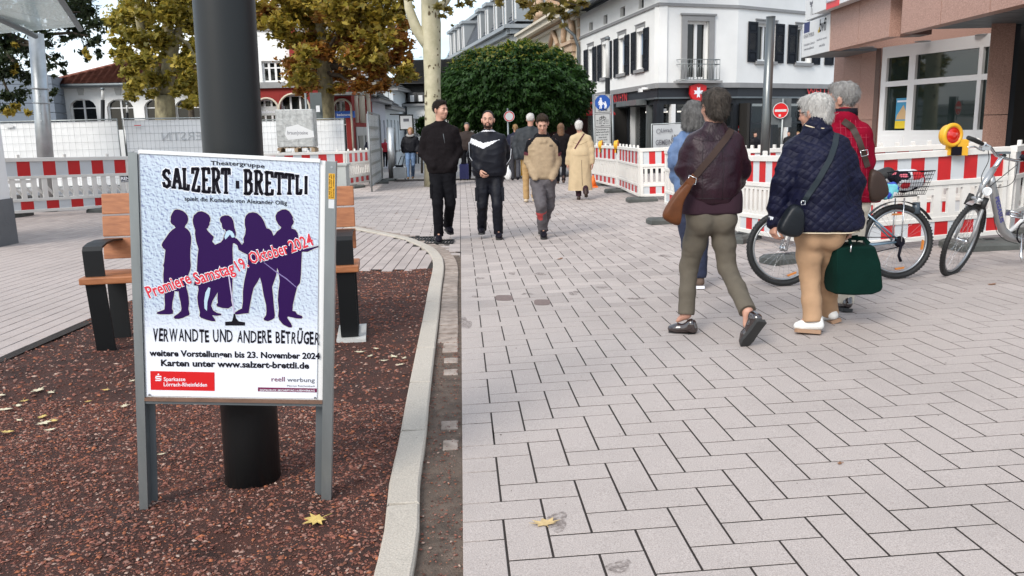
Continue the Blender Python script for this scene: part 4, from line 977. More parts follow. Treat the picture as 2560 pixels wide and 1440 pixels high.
# electrical cabinet
A_,B_=gp(822,18.6),gp(866,18.6); EC=empty('utility_cabinet',(A_+B_)/2,0,'pale grey utility cabinet behind the right end of the bench','cabinet'); PC=Plane(A_,B_-A_); a=PC.hit(866,460)[0]; h_=PC.hit(850,414)[1]
M['cab']=mat('cab',(.42,.44,.42),.6,var=.06)
MB().pbox(PC,-.4,a,.04,h_,-.4,0).build('body',M['cab'],EC); MB().pbox(PC,-.43,a + .03,h_,h_ + .04,-.43,.03).build('lid',M['cab'],EC); MB().pbox(PC,a * .2,a + .02,-.05,.04,-.4,.06).build('plinth',M['rubber_foot'],EC)
# ---- sign posts
def P_(px,Y,py=470): return gp(px,Y,py)
Yz=23.6; g0,g1=P_(1483,Yz),P_(1530,Yz); ZP=Plane(g0,g1-g0); zs_=empty('zone_sign',(g0+g1)/2,0,'pedestrian zone sign with three plates on a double post','traffic sign')
for k,p_ in enumerate((1483,1530)): a,b=ZP.hit(p_,236); MB().tube([ZP.P(a,0),ZP.P(a,b)],.03,10).build('post',M['galv'],zs_)
def plate(pl,x0,y0,x1,y1,par,name='plate',m=None,n=.03,border=True):
 a,b=pl.hit(x0,y0),pl.hit(x1,y1); o_=MB().pbox(pl,a[0],b[0],b[1],a[1],n,n + .01).build(name,m or M['sign_grey'],par)
 if border:
  mb=MB(); w_ = .012
  for q in ((a[0] + .015,b[0] - .015,a[1] - .015-w_,a[1] - .015),(a[0] + .015,b[0] - .015,b[1] + .015,b[1] + .015+w_),(a[0] + .015,a[0] + .015+w_,b[1] + .015,a[1] - .015),(b[0] - .015-w_,b[0] - .015,b[1] + .015,a[1] - .015)): mb.pbox(pl,*q,n + .01,n + .0125)
  mb.build('border',M['ink'],o_)
 return o_
pz=plate(ZP,1485,237,1527,282,zs_,n=.03); c=ZP.hit(1506,257); MB().disc(ZP.P(c[0],c[1],.042),ZP.n,.215,.004,28).build('disc',M['blue_sign'],pz)
mb=MB(); n_ = .0465; cx,cy=c
mb.disc(ZP.P(cx - .05,cy + .115,n_),ZP.n,.03,.002,12); mb.prism(ZP,[(cx - .08,cy + .085),(cx - .02,cy + .085),(cx + .0,cy + .0),(cx + .01,cy - .06),(cx - .02,cy - .06),(cx - .03,cy - .16),(cx - .055,cy - .16),(cx - .055,cy - .06),(cx - .07,cy - .16),(cx - .095,cy - .16),(cx - .08,cy - .06),(cx - .12,cy - .06),(cx - .09,cy + .02),(cx - .12,cy - .02),(cx - .13,cy)],n_ - .001,n_ + .001)
mb.disc(ZP.P(cx + .075,cy + .015,n_),ZP.n,.022,.002,12); mb.prism(ZP,[(cx + .05,cy - .01),(cx + .1,cy - .01),(cx + .12,cy - .08),(cx + .095,cy - .16),(cx + .08,cy - .16),(cx + .078,cy - .1),(cx + .065,cy - .16),(cx + .045,cy - .16),(cx + .055,cy - .08),(cx + .02,cy - .03),(cx + .0,cy + .01),(cx + .02,cy + .015)],n_ - .001,n_ + .001); mb.build('pictogram',M['white_print'],pz)
def ptxt(pl,s,x,y,x1,size,m,par,n=.0455,bold=.012,name='lettering'):
 a,b=pl.hit(x,y); mb=MB(); text_into(mb,s,pl,a,b,size,n,bold=bold,width=pl.hit(x1,y)[0]-a); return mb.build(name,m,par)
ptxt(ZP,'ZONE',1495,278,1518,.115,M['ink'],pz)
pb=plate(ZP,1485,284,1527,316,zs_)
a,b=ZP.hit(1506,294); mb=MB(); mb.ring(ZP.P(a - .055,b - .02,.044),ZP.n,.035,.005,16,4); mb.ring(ZP.P(a + .055,b - .02,.044),ZP.n,.035,.005,16,4)
for q in (((-.055,-.02),(-.03,.035)),((-.03,.035),(.035,.035)),((.055,-.02),(.03,.05)),((-.03,.035),(.0,-.02)),((0,-.02),(.035,.03)),((-.055,-.02),(0,-.02))): mb.tube([ZP.P(a+q[0][0],b+q[0][1],.044),ZP.P(a+q[1][0],b+q[1][1],.044)],.004,4)
mb.build('pictogram',M['ink'],pb)
for k,s in enumerate(('Mo-Fr 18:00-10 h','Fr 18:00 - Sa 9 h','Sa 18:00 - Mo 10 h','frei')): ptxt(ZP,s,1491 if k<3 else 1502,302.5+k*4.1,1521 if k<3 else 1509,.04,M['ink'],pb)
pc_=plate(ZP,1485,318,1527,363,zs_)
for k,(s,x0,x1) in enumerate((('Anwohner u.',1489,1521),('Lieferverkehr',1487,1523),('Mo-Fr 6:00-10:00',1490,1520),('18:00-20:00',1496,1516),('Sa 6:00-10:00',1493,1518),('frei',1500,1511))): ptxt(ZP,s,x0,326.5+k*6.3,x1,.065 if k<2 else .05,M['ink'],pc_)
def roundsign(px,py,rpx,Y,kind,label,backplate=False):
 c=Wy(px,py,Y); g=gp(px,Y); r=empty('traffic_sign',g,0,label,'traffic sign'); R0=rpx*Y/FPX; n=np.array([0,-1,0.])
 MB().tube([g,(g[0],g[1],c[2]+R0*1.5)],.03,8).build('post',M['galv'],r)
 if backplate: MB().box(c+np.array([.04,.06,-.02]),(R0*2.6,.02,R0*3.3)).build('back_plate',M['galv_dark'],r)
 d=MB().disc(c-np.array([0,.04,0]),n,R0,.008,32).build('disc',M['red_sign'],r)
 MB().ring(c-np.array([0,.045,0]),n,R0 - .006,.008,40,6).build('rim',M['sign_white'],r)
 if kind == 'entry': MB().box(c+np.array([0,-.047,0]),(R0*1.5,.006,R0 * .3)).build('bar',M['sign_white'],d); MB().box(c+np.array([-R0 * .1,-.047,-R0 * .62]),(R0 * .28,.006,R0 * .28)).build('sticker',M['sign_white'],d)
 else: MB().disc(c-np.array([0,.047,0]),n,R0 * .74,.006,32).build('face',M['sign_white'],d)
 return r
roundsign(1950,276.5,19,19.0,'entry','red no entry sign with white bar behind the second row of barriers',True)
c=Wy(1962,306,19.05); tag(MB().box(c,(.3,.02,.22)).build('notice_plate',M['galv_dark']),'small grey plate below the no entry sign','plate')
roundsign(1273,291,13,26.3,'closed','round white sign with red rim in front of the dark tree')
g=gp(777,27.2); r=empty('road_sign',g,0,'tall grey sign seen from the back beside the mottled trunk','road sign'); c=Wy(790,268,27.2)
MB().tube([g,(g[0] + .02,g[1],c[2] + .45)],.04,8).build('post',M['galv'],r); MB().box(c+np.array([0,.05,.05]),(.38,.03,.82)).build('plate',mat('signback',(.07,.085,.085),.6),r); c=Wy(795,272,27.1); MB().box(c,(.12,.02,.2)).build('notice',M['sign_white'],r)
# steel post near the right group, slim lamp by the zone sign
g=gp(1905,12.2); tp=Wy(1927,42,12.2); sp=empty('steel_post',g,0,'tall plain steel post behind the barriers beside the red round sign','post')
MB().tube([g,(tp+g)/2 ,tp],[.066,.066,.064],24).build('shaft',mat('post_steel',(.16,.17,.17),.3,metal=.8),sp); MB().disc(tp,(0,0,1),.066,.01,24).build('cap',M['galv_dark'],sp)
def lamppost(px,Y,ytop,ymid,label,r0=.06,toppx=None):
 g=gp(px,Y); tp=Wy(toppx or px,ytop,Y); md=Wy(toppx or px,ymid,Y); r=empty('street_lamp',g,0,label,'street lamp','slim street lamps with glass heads')
 MB().tube([g,md],r0,12).build('shaft',M['black_metal'],r); MB().tube([md,tp],r0 * .8,14).build('lamp_glass',mat('lampglass',(.6,.6,.58),.2,alpha=.7),r); MB().tube([tp,tp+np.array([0,0,.08])],r0*1.05,12).build('cap',M['galv_dark'],r); return r
lamppost(1519,26,100,195,'slim street lamp rising directly behind the pedestrian zone sign',.075)
lamppost(257,31,225,250,'slim street lamp before the white house between its arched windows',.07)
lamppost(318,31,262,282,'short street lamp at the joint of the two left fence panels',.05)
g=gp(983,27.2); r=empty('info_pillar',g,0,'round steel pillar left of the woman with the suitcase','pillar'); c=Wy(996,318,27.2); MB().tube([g,(g[0] + .0,g[1],c[2] )],.14,16).build('shaft',M['steel'],r)
g=gp(1016,30); c=Wy(1016,306,30); r=empty('hanging_sign',(c[0],c[1],c[2]),0,'small white framed shop sign hanging over the street','shop sign'); MB().box(c,(.5,.06,.55)).build('frame',M['black_metal'],r); MB().box(c-np.array([0,.035,0]),(.42,.01,.46)).build('face',M['sign_white'],r)
MB().box(c-np.array([0,.042,-.08]),(.2,.004,.1)).build('print',M['grey_print'],r); MB().tube([c+np.array([0,0,.28]),c+np.array([-.6,.2,.3])],.02,6).build('bracket',M['black_metal'],r)
# banner
A_,B_=gp(1632,19.3),gp(1800,19.6); BN=Plane(A_,B_-A_); bn_=empty('banner',(A_+B_)/2,0,'light grey cloth banner with dark lettering behind the barriers','banner')
q0,q1=BN.hit(1632,313),BN.hit(1800,366); X=np.linspace(q0[0],q1[0],24); Z=np.linspace(q1[1],q0[1],8)
V=[BN.P(x,z,.02*math.sin(x*7)*math.cos(z*4)) for z in Z for x in X]; F=[(j*24+i_,j*24+i_+1,j*24+25+i_,j*24+24+i_) for j in range(7) for i_ in range(23)]
mkobj('cloth',mesh_np('cloth',V,F,mat('banner_cloth',(.50,.53,.55),.7,bump=.3,bscale=8),smooth=True),bn_)
mb=MB(); mb.tube([BN.P(q0[0] - .02,0,-.03),BN.P(q0[0] - .02,q0[1] + .02,-.03),BN.P(q1[0],q0[1] + .02,-.03),BN.P(q1[0],0,-.03)],.02,6); mb.build('frame',M['galv'],bn_)
for s,x,x1,y,sz in (('Lörrach',1652,1680,331,.13),('ARBEITS-',1676,1718,350,.17),('GEMEINSCHAFT',1638,1722,363,.17)): ptxt(BN,s,x,y,x1,sz,M['grey_print'],bn_,n=.03,bold=.012)
mb=MB(); a,b=BN.hit(1645,328); mb.ring(BN.P(a,b,.028),BN.n,.05,.005,14,4); mb.build('emblem',M['grey_print'],bn_)
# ---- buildings
def vdir(px,py): d=ray(px,py); v=np.array([d[0],d[1],0]); return v/np.linalg.norm(v)
def window(pl,a0,a1,b0,b1,par,depth=.16,cols=2,bars=(),fr=.06,m=None,glass=None,sill=True,name='window',arch=0.):
 """window set back in its opening: frame, mullions, panes"""
 w_=m or M['white_paint']; D=-depth
 f_=MB()
 f_.pbox(pl,a0,a1,b0,b0+fr,D - .05,D + .03); f_.pbox(pl,a0,a1,b1-fr,b1,D - .05,D + .03); f_.pbox(pl,a0,a0+fr,b0+fr,b1-fr,D - .05,D + .03); f_.pbox(pl,a1-fr,a1,b0+fr,b1-fr,D - .05,D + .03)
 for k in range(1,cols): x=a0+(a1-a0)*k/cols; f_.pbox(pl,x-fr * .6,x+fr * .6,b0+fr,b1-fr,D - .05,D + .035)
 for q in bars: z=b0+(b1-b0)*q; f_.pbox(pl,a0+fr,a1-fr,z-fr * .35,z+fr * .35,D - .05,D + .028)
 o_=f_.build(name,w_,par)
 for k in range(cols):
  x0=a0+(a1-a0)*k/cols+fr * .5; x1=a0+(a1-a0)*(k+1)/cols-fr * .5
  MB().pbox(pl,x0,x1,b0+fr * .5,b1-fr * .5,D - .04,D - .02).build('pane',glass or M['glass'],o_)
 if sill: MB().pbox(pl,a0 - .1,a1 + .1,b0 - .12,b0 - .003,-.1,.09).build('sill',M['grey_trim'],o_)
 return o_
def shutter(pl,a0,a1,b0,b1,par,nl=16):
 mb=MB(); t_ = .055; f_ = .07*(a1-a0) / .5
 mb.pbox(pl,a0,a0+f_,b0,b1,.02,t_); mb.pbox(pl,a1-f_,a1,b0,b1,.02,t_)
 h=b1-b0
 for z0,z1 in ((0,.05),(.24,.28),(.72,.76),(.95,1)): mb.pbox(pl,a0+f_,a1-f_,b0+h*z0,b0+h*z1,.02,t_ - .002)
 for z0,z1 in ((.05,.24),(.76,.95)): mb.pbox(pl,a0+f_,a1-f_,b0+h*z0,b0+h*z1,.02,t_ - .025); mb.pbox(pl,a0+f_*1.6,a1-f_*1.6,b0+h*(z0 + .025),b0+h*(z1 - .025),.03,t_ - .012)
 o_=mb.build('shutter',M['shutter'],par); lv=MB()
 for k in range(nl):
  z=b0+h*(.28 + .44*(k + .5)/nl); d=h * .44/nl
  lv.hexa([pl.P(a0+f_,z-d * .45,.05),pl.P(a1-f_,z-d * .45,.05),pl.P(a1-f_,z+d * .25,.03),pl.P(a0+f_,z+d * .25,.03),pl.P(a0+f_,z-d * .45,.03),pl.P(a1-f_,z-d * .45,.03),pl.P(a1-f_,z+d * .25,.02),pl.P(a0+f_,z+d * .25,.02)])
 lv.build('louvres',M['shutter'],o_); return o_
YB=30.0; Bc=Wy(1841,207,YB); Ac0=Wy(1646,208.5,YB * .965); zl=Bc[2]
A2=np.array([Ac0[0],Ac0[1],0]); B2=np.array([Bc[0],Bc[1],0])
dl=vdir(900,330); dr=vdir(4348,266)
FL=Plane(A2,dl); FC=Plane(A2,B2-A2); FR=Plane(B2,dr); LC=np.linalg.norm(B2-A2)
zg0=float(gz(A2[0],A2[1])) - .3
house=empty('corner_house',(A2[0],A2[1],zg0),0,'white corner house with dark shutters above a dark grey clothes shop','house')
hx=lambda x,y: (1080+x/2.667,y/2.667)
hr=lambda x,y: (1640+x/3.6,y/3.6)
LL = FL.hit(1451, 150)[0]; ze = FL.hit(1455, 42)[1]                      # facade length, eaves height
zst=FL.hit(*hx(1255,140))[1];
zled0,zled1=zl - .17,zl
zw0,zw1=FL.hit(*hx(1389,462))[1],FL.hit(*hx(1389,207))[1]
zs0_,zs1_=zw0 - .1,zw1 + .03
wins=[]; holesL=[]
for (sl0,sl1,sr0,sr1) in ((1017,1042,1075,1099),(1108,1134,1175,1202),(1217,1244,1290,1318),(1333,1363,1415,1448)):
 a=[FL.hit(*hx(q,350))[0] for q in (sl0,sl1,sr0,sr1)]; wins.append(a); holesL.append((a[2],a[1],zw0,zw1))
smallw=[]
for (x0,x1) in ((1047,1071),(1143,1169),(1255,1286),(1377,1411)):
 a=(FL.hit(*hx(x1,100))[0],FL.hit(*hx(x0,100))[0]); b=(zst + .12,FL.hit(*hx(1270,46))[1]); smallw.append((*a,*b)); holesL.append((*a,*b))
holesL=[(min(h[0],h[1]),max(h[0],h[1]),h[2],h[3]) for h in holesL]
facewall(FL,0,LL,zl,ze + .1,holesL,.2).build('wall',M['white_plaster'],house)
M['blind']=mat('blind',(.20,.27,.36),.8); M['curtain']=mat('curtain',(.55,.54,.50),.9)
for k,h in enumerate(holesL[:4]):
 wo_=window(FL,*h,house,cols=2,fr=.07); a0,a1,b0,b1=h; c_=(a0+a1)/2
 MB().pbox(FL,a0 + .07,c_ - .05,b0+(b1-b0)*(.35,.5,.3,.55)[k],b1 - .07,-.178,-.172).build('blind',M['blind'] if k % 2==0 else M['curtain'],wo_); MB().pbox(FL,c_ + .05,a1 - .07,b0+(b1-b0)*(.1,.6,.25,.4)[k],b1 - .07,-.178,-.172).build('blind',M['blind'] if k != 1 else M['curtain'],wo_)
for h in holesL[4:]: window(FL,*h,house,cols=1,fr=.05,m=M['dark_trim'],sill=False)
for a in wins:
 s_ = sorted(a)           # along the facade: near shutter, opening, far shutter
 shutter(FL,s_[0],s_[1],zs0_,zs1_,house); shutter(FL,s_[2],s_[3],zs0_,zs1_,house)
 MB().pbox(FL,s_[1] - .1,s_[1] + .0,zs0_ + .05,zs1_ + .1,-.02,.018).pbox(FL,s_[2],s_[2] + .1,zs0_ + .05,zs1_ + .1,-.02,.018).pbox(FL,s_[1] - .1,s_[2] + .1,zs1_ + .1,zs1_ + .2,-.02,.022).pbox(FL,s_[1] - .12,s_[2] + .12,zs1_ + .2,zs1_ + .235,0,.05).build('window_surround',M['grey_trim'],house)
# chamfer
def span(pl,x0,x1,y,f): return pl.hit(*f(x0,y))[0],pl.hit(*f(x1,y))[0]
d0,d1=span(FC,275,470,400,hr); o0,o1=span(FC,226,519,400,hr); zt_d,zb_d=FC.hit(*hr(370,190))[1],FC.hit(*hr(370,715))[1]; zto=FC.hit(*hr(370,140))[1]
facewall(FC,0,LC,zl,ze+1.5,[(d0,d1,zb_d,zt_d)],.22).build('wall',M['white_plaster'],house)
window(FC,d0,d1,zb_d,zt_d,house,cols=2,fr=.09,sill=False,name='balcony_door')
mb=MB(); mb.pbox(FC,o0,d0,zb_d,zt_d + .001,-.02,.06); mb.pbox(FC,d1,o1,zb_d,zt_d + .001,-.02,.06); mb.pbox(FC,o0,o1,zt_d + .002,zto,-.02,.06); mb.pbox(FC,o0 - .05,o1 + .05,zto,zto + .06,0,.1); mb.build('door_surround',M['grey_trim'],house)
r0_,r1_=span(FC,182,528,600,hr); rt=FC.hit(*hr(350,541))[1]; rb=FC.hit(*hr(350,722))[1]
rail=MB(); q_ = .32
for z in (rt,rt - .16,rb): rail.tube([FC.P(r0_,z,.02),FC.P(r0_,z,q_),FC.P(r1_,z,q_),FC.P(r1_,z,.02)],.014,6)
for k in range(13):
 x=r0_+(r1_-r0_)*k/12; rail.tube([FC.P(x,rb,q_),FC.P(x,rt,q_)],.009,5)
 if 2<k<12 and k % 3==0: rail.tube([FC.P(x - .1,rb,q_),FC.P(x - .1,rt - .3,q_),FC.P(x,rt - .18,q_),FC.P(x + .1,rt - .3,q_),FC.P(x + .1,rb,q_)],.01,5)
rail.build('balcony_rail',M['galv'],house)
MB().pbox(FC,r0_ - .1,r1_ + .1,zl - .02,zl + .06,0,.36).build('balcony_slab',M['grey_trim'],house)
# right facade
RW=[]; zr0,zr1=FR.hit(*hr(940,550))[1],FR.hit(*hr(940,215))[1]
w1=span(FR,908,990+78,400,hr); RW.append(w1); w2=span(FR,1262,1395,400,hr); RW.append(w2)
sh=[span(FR,822,905,400,hr),span(FR,1068,1145,400,hr),span(FR,1182,1260,400,hr),span(FR,1397,1468,560,hr),span(FR,1512,1590,560,hr)]
RL=15.0
facewall(FR,0,RL,zl,ze+1.5,[(w[0],w[1],zr0,zr1) for w in RW] ,.2).build('wall',M['white_plaster'],house)
for w_ in RW:
 window(FR,w_[0],w_[1],zr0,zr1,house,cols=2,fr=.07); MB().pbox(FR,w_[0] - .1,w_[1] + .1,zr1 + .01,zr1 + .13,-.02,.02).pbox(FR,w_[0] - .12,w_[1] + .12,zr1 + .13,zr1 + .17,0,.05).build('lintel',M['grey_trim'],house)
for a in sh: shutter(FR,a[0],a[1],zr0 - .05,zr1 + .05,house)
# string course, ledge, eaves, gutter, downpipe
for pl,L_ in ((FL,LL),(FC,LC),(FR,RL)):
 zst2=zst
 MB().pbox(pl,-.03,L_,zst2 - .05,zst2 + .05,0,.06).build('string_course',M['grey_trim'],house)
 MB().pbox(pl,-.06,L_ + .05,zled0,zled1,-.3,.14).build('ledge',M['grey_trim'],house)
mb=MB(); mb.hexa([FL.P(-1.2,ze + .62,-.9),FL.P(LL + .3,ze + .62,-.9),FL.P(LL + .3,ze,.75),FL.P(-1.2,ze,.75),FL.P(-1.2,ze + .8,-.9),FL.P(LL + .3,ze + .8,-.9),FL.P(LL + .3,ze + .16,.75),FL.P(-1.2,ze + .16,.75)]); mb.build('eaves',M['dark_trim'],house)
MB().tube([FL.P(-1.2,ze + .05,.8),FL.P(LL + .35,ze + .05,.8)],.09,10).build('rain_gutter',M['galv_dark'],house)
MB().hexa([FL.P(-1.2,ze + .2,.7),FL.P(LL + .3,ze + .2,.7),FL.P(LL + .3,ze+4.5,-5),FL.P(-1.2,ze+4.5,-5),FL.P(-1.2,ze + .1,.7),FL.P(LL + .3,ze + .1,.7),FL.P(LL + .3,ze+4.3,-5),FL.P(-1.2,ze+4.3,-5)]).build('roof',M['roof_dark'],house)
MB().tube([FL.P(LL + .1,ze + .05,.8),FL.P(LL + .1,ze - .35,.75),FL.P(LL - .25,ze - .8,.35),FL.P(LL - .1,ze-1.3,.12),FL.P(LL - .1,zg0,.12)],.07,8).build('downpipe',M['galv_dark'],house)
# shop front
zf0=FC.hit(*hr(400,872))[1]; zh0=FC.hit(*hr(400,935))[1]; zb=zg0 + .1
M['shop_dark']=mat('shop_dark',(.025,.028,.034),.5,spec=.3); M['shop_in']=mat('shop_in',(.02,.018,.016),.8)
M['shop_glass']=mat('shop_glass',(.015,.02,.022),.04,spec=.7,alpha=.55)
for pl,L_ in ((FL,LL),(FC,LC),(FR,RL)):
 MB().pbox(pl,0,L_,zf0,zled0,-.3,.05).build('fascia',M['shop_dark'],house)
 MB().pbox(pl,-.03,L_,zf0 - .06,zf0,-.3,.12).build('fascia_rail',M['galv_dark'],house)
 MB().pbox(pl,0,L_,zh0,zf0 - .06,-.3,.0).build('transom',M['dark_trim'],house)
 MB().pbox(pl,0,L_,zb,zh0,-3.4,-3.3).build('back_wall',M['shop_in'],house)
 MB().pbox(pl,0,L_,zb,zb + .35,-.25,-.05).build('stall_riser',M['dark_trim'],house)
def shopglass(pl,a0,a1,z0=None,z1=None): return MB().pbox(pl,a0,a1,z0 or zb + .35,z1 or zh0,-.16,-.14).build('shop_window',M['shop_glass'],house)
def mull(pl,a,w_=.08,m=None,z0=None,z1=None,d=.04): return MB().pbox(pl,a-w_/2,a+w_/2,z0 or zb,z1 or zh0,-.2,d).build('mullion',m or M['dark_trim'],house)
shopglass(FC,.03,LC - .03)
for x,w_,m in ((0.03,.12,None),(*[(FC.hit(*hr(q,1000))[0],ww,mm) for q,ww,mm in ((-20,.1,None),(153,.16,M['white_paint']),(178,.06,None),(430,.1,None),(640,.1,None))],)[0],) if False else [(FC.hit(*hr(q,1000))[0],ww,mm) for q,ww,mm in ((12,.10,None),(153,.17,M['white_paint']),(178,.06,None),(420,.10,None),(600,.10,None),(708,.14,None))]: mull(FC,x,w_,m)
MB().pbox(FC,.02,LC - .02,zh0 - .85,zh0 - .78,-.2,-.02).build('mullion',M['dark_trim'],house)
shopglass(FR,.03,RL - .1)
for q,ww,mm in ((725,.12,None),(800,.12,None),(828,.1,M['white_paint']),(850,.06,None),(1040,.1,None),(1182,.08,M['white_paint']),(1200,.06,None),(1345,.1,None),(1500,.12,None)): mull(FR,FR.hit(*hr(q,1000))[0],ww,mm)
MB().pbox(FR,.0,RL,zh0 - .75,zh0 - .68,-.2,-.02).build('mullion',M['dark_trim'],house)
# left shop side: door recess, awning, window
e0,e1=FL.hit(*hx(1437,800))[0],FL.hit(*hx(1330,800))[0]; f0_,f1_=FL.hit(*hx(1303,800))[0],FL.hit(*hx(1232,800))[0]
shopglass(FL,.03,e1); shopglass(FL,f1_ + .3,LL - .1)
for a,ww,mm in ((.05,.12,None),(e0,.12,M['galv']),(e1,.08,M['white_paint']),(f0_,.35,M['shop_dark']),(f1_,.3,M['shop_dark']),(f1_+1.6,.1,None),(f1_+3.2,.1,None)): mull(FL,a,ww,mm)
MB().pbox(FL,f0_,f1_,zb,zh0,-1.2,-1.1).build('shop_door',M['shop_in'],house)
aw0,aw1=FL.hit(*hx(1440,680))[0],FL.hit(*hx(1303,690))[0]; MB().pbox(FL,aw0,aw1,zf0 - .22,zf0 - .03,.05,.45).build('awning_box',M['galv'],house)
MB().pbox(FL,e0 + .25,e0 + .6,zb+1.5,zb+2.3,-.3,-.27).build('picture_frame',mat('picframe',(.30,.13,.05),.6),house)
MB().pbox(FL,e0 + .9,e0+1.9,zb + .2,zb+1.6,-1.3,-1.0).build('clothes_rail',mat('clothes',(.16,.15,.14),.9,var=.3,vscale=12),house)
MB().pbox(FL,e0+1.0,e0+1.5,zb + .35,zb + .7,-.5,-.3).build('display_box',mat('dispbox',(.35,.24,.12),.8),house)
mb=MB()
for q in range(5): mb.pbox(FC,.4+q * .6,.7+q * .6,zh0 - .25,zh0 - .2,-1.6,-1.3)
mb.build('ceiling_lamp',mat('shoplight',(.9,.9,.85),.4,emit=(1,.95,.85,3)),house)
q=FC.hit(*hr(98,992)); MB().pbox(FC,q[0] - .05,q[0] + .06,q[1] - .05,q[1] + .06,-.14,-.13).build('notice',M['sign_white'],house)
# fascia letters
mb=MB(); a0=FL.hit(*hx(1316,650))[0]; a1=FL.hit(*hx(1203,660))[0]
FLr = Plane(FL.P(a0 + 8, 0, 0), -FL.u)        # letters read towards the corner
z_b=FL.hit(*hx(1260,684))[1]; z_t=FL.hit(*hx(1260,616))[1]; ll=MB(); wdt=(a1-a0)*11/7
text_into(ll,'WELLENSTEYN',FLr,8,z_b,(z_t-z_b) / .72,.1,align='RIGHT',bold=.012,width=wdt)
ll.build('shop_letters',M['red_sign'],house)
a0=FR.hit(*hr(1336,820))[0]; z_b=FR.hit(*hr(1400,858))[1]; z_t=FR.hit(*hr(1400,788))[1]; ll=MB()
text_into(ll,'WELLENSTEYN',FR,a0,z_b,(z_t-z_b) / .72,.1,bold=.012,width=wdt)
ll.build('shop_letters',M['red_sign'],house)
def shield(pl,cx,cy,w_,h_,n,par):
 pts=[(cx-w_,cy+h_ * .75),(cx-w_ * .5,cy+h_ * .9),(cx,cy+h_),(cx+w_ * .5,cy+h_ * .9),(cx+w_,cy+h_ * .75),(cx+w_,cy-h_ * .1),(cx+w_ * .75,cy-h_ * .55),(cx,cy-h_),(cx-w_ * .75,cy-h_ * .55),(cx-w_,cy-h_ * .1)]
 o_=MB().prism(pl,pts,n,n + .1).build('shield_sign',M['red_sign'],par); r_=w_ * .58; st=[]
 for k in range(8):
  t_=math.pi/4*k; d_ = .16
  if k % 2==0: st+=[(cx+r_*(math.cos(t_)-d_*2.2*math.sin(t_)*-1),cy + .1*h_+r_*(math.sin(t_)+d_*2.2*math.cos(t_)*-1)),(cx+r_ * .8*math.cos(t_),cy + .1*h_+r_ * .8*math.sin(t_)),(cx+r_*(math.cos(t_)+d_*2.2*math.sin(t_)*-1),cy + .1*h_+r_*(math.sin(t_)-d_*2.2*math.cos(t_)*-1))]
  else: st+=[(cx+r_ * .42*math.cos(t_),cy + .1*h_+r_ * .42*math.sin(t_))]
 from mathutils.geometry import tessellate_polygon
 mb=MB(); ctr=(cx,cy + .1*h_)
 mb.add([pl.P(*ctr,n + .105)]+[pl.P(*q,n + .105) for q in st],[(0,1+i_,1+(i_+1) % len(st)) for i_ in range(len(st))]); mb.build('cross',M['white_print'],o_)
c0=FC.hit(*hr(347,842)); e_=FC.hit(*hr(418,842))[0]-c0[0]; shield(FC,c0[0],c0[1],e_,e_*1.05,.15,house)
c0=FR.hit(*hr(750,1170)); shield(FR,c0[0],c0[1],.11,.16,-.12,house)
cm=FC.hit(1627,222) if False else FL.hit(*hx(1462,592)); MB().tube([FL.P(cm[0],cm[1],.05),FL.P(cm[0],cm[1],.35)],.05,8).box(FL.P(cm[0],cm[1] - .05,.4),(.12,.3,.12)).build('camera',M['white_paint'],house)
MB().hexa([FL.P(0,ze,-.3),FL.P(LL,ze,-.3),FL.P(LL,zg0,-.3),FL.P(0,zg0,-.3)][:0] or [FL.P(4,zl,-3.5),FL.P(LL,zl,-3.5),FL.P(LL,zl,-.3),FL.P(4,zl,-.3),FL.P(4,zl + .1,-3.5),FL.P(LL,zl + .1,-3.5),FL.P(LL,zl + .1,-.3),FL.P(4,zl + .1,-.3)]).build('ceiling',M['shop_in'],house)
# ---- ornate cream house behind
M['cream']=mat('cream',(.62,.56,.45),.9,var=.06); M['sandstone']=mat('sandstone',(.50,.36,.25),.9,var=.15,vscale=6,bump=.3)
La=LL + .02; Lb_=FL.hit(1326,200)[0]; zc0,zc1=FL.hit(1440,50)[1],FL.hit(1440,33)[1]
orn=empty('ornate_house',FL.P(La,zg0,0),0,'cream house with sandstone gable and carved window surround behind the round tree','house')
w0,w1=FL.hit(1435,150)[0],FL.hit(1424,150)[0]; v0,v1=FL.hit(1395,150)[0],FL.hit(1386,150)[0]
zwt,zwb=FL.hit(1430,137)[1],FL.hit(1430,215)[1]
facewall(FL,La,Lb_,zg0,zc0,[(w0,w1 + .3,zwb,zwt),(v0,v1 + .3,zwb,zwt)],.2).build('wall',M['cream'],orn)
window(FL,w0,w1 + .3,zwb,zwt,orn,sill=False); window(FL,v0,v1 + .3,zwb,zwt,orn,sill=False)
for a0,a1,rnd in ((w0 - .3,w1 + .6,True),(v0 - .3,v1 + .6,False)):
 c_=(a0+a1)/2; R0=(a1-a0)/2 + .1
 MB().pbox(FL,a0,a0 + .25,zwb,zwt + .1,0,.14).pbox(FL,a1 - .25,a1,zwb,zwt + .1,0,.14).pbox(FL,a0 - .1,a1 + .1,zwt + .1,zwt + .45,0,.2).pbox(FL,a0 - .2,a1 + .2,zwt + .45,zwt + .6,0,.3).build('window_surround',M['sandstone'],orn)
 if rnd: MB().tube([FL.P(c_+R0*math.cos(t_),zwt + .65+R0*math.sin(t_)*1.15,.15) for t_ in np.linspace(0,math.pi,12)],.14,6).build('arch_pediment',M['sandstone'],orn)
 else: MB().tube([FL.P(a0 - .1,zwt + .7,.12),FL.P(c_,zwt+1.5,.12),FL.P(a1 + .1,zwt + .7,.12)],.12,5).build('gable_pediment',M['sandstone'],orn)
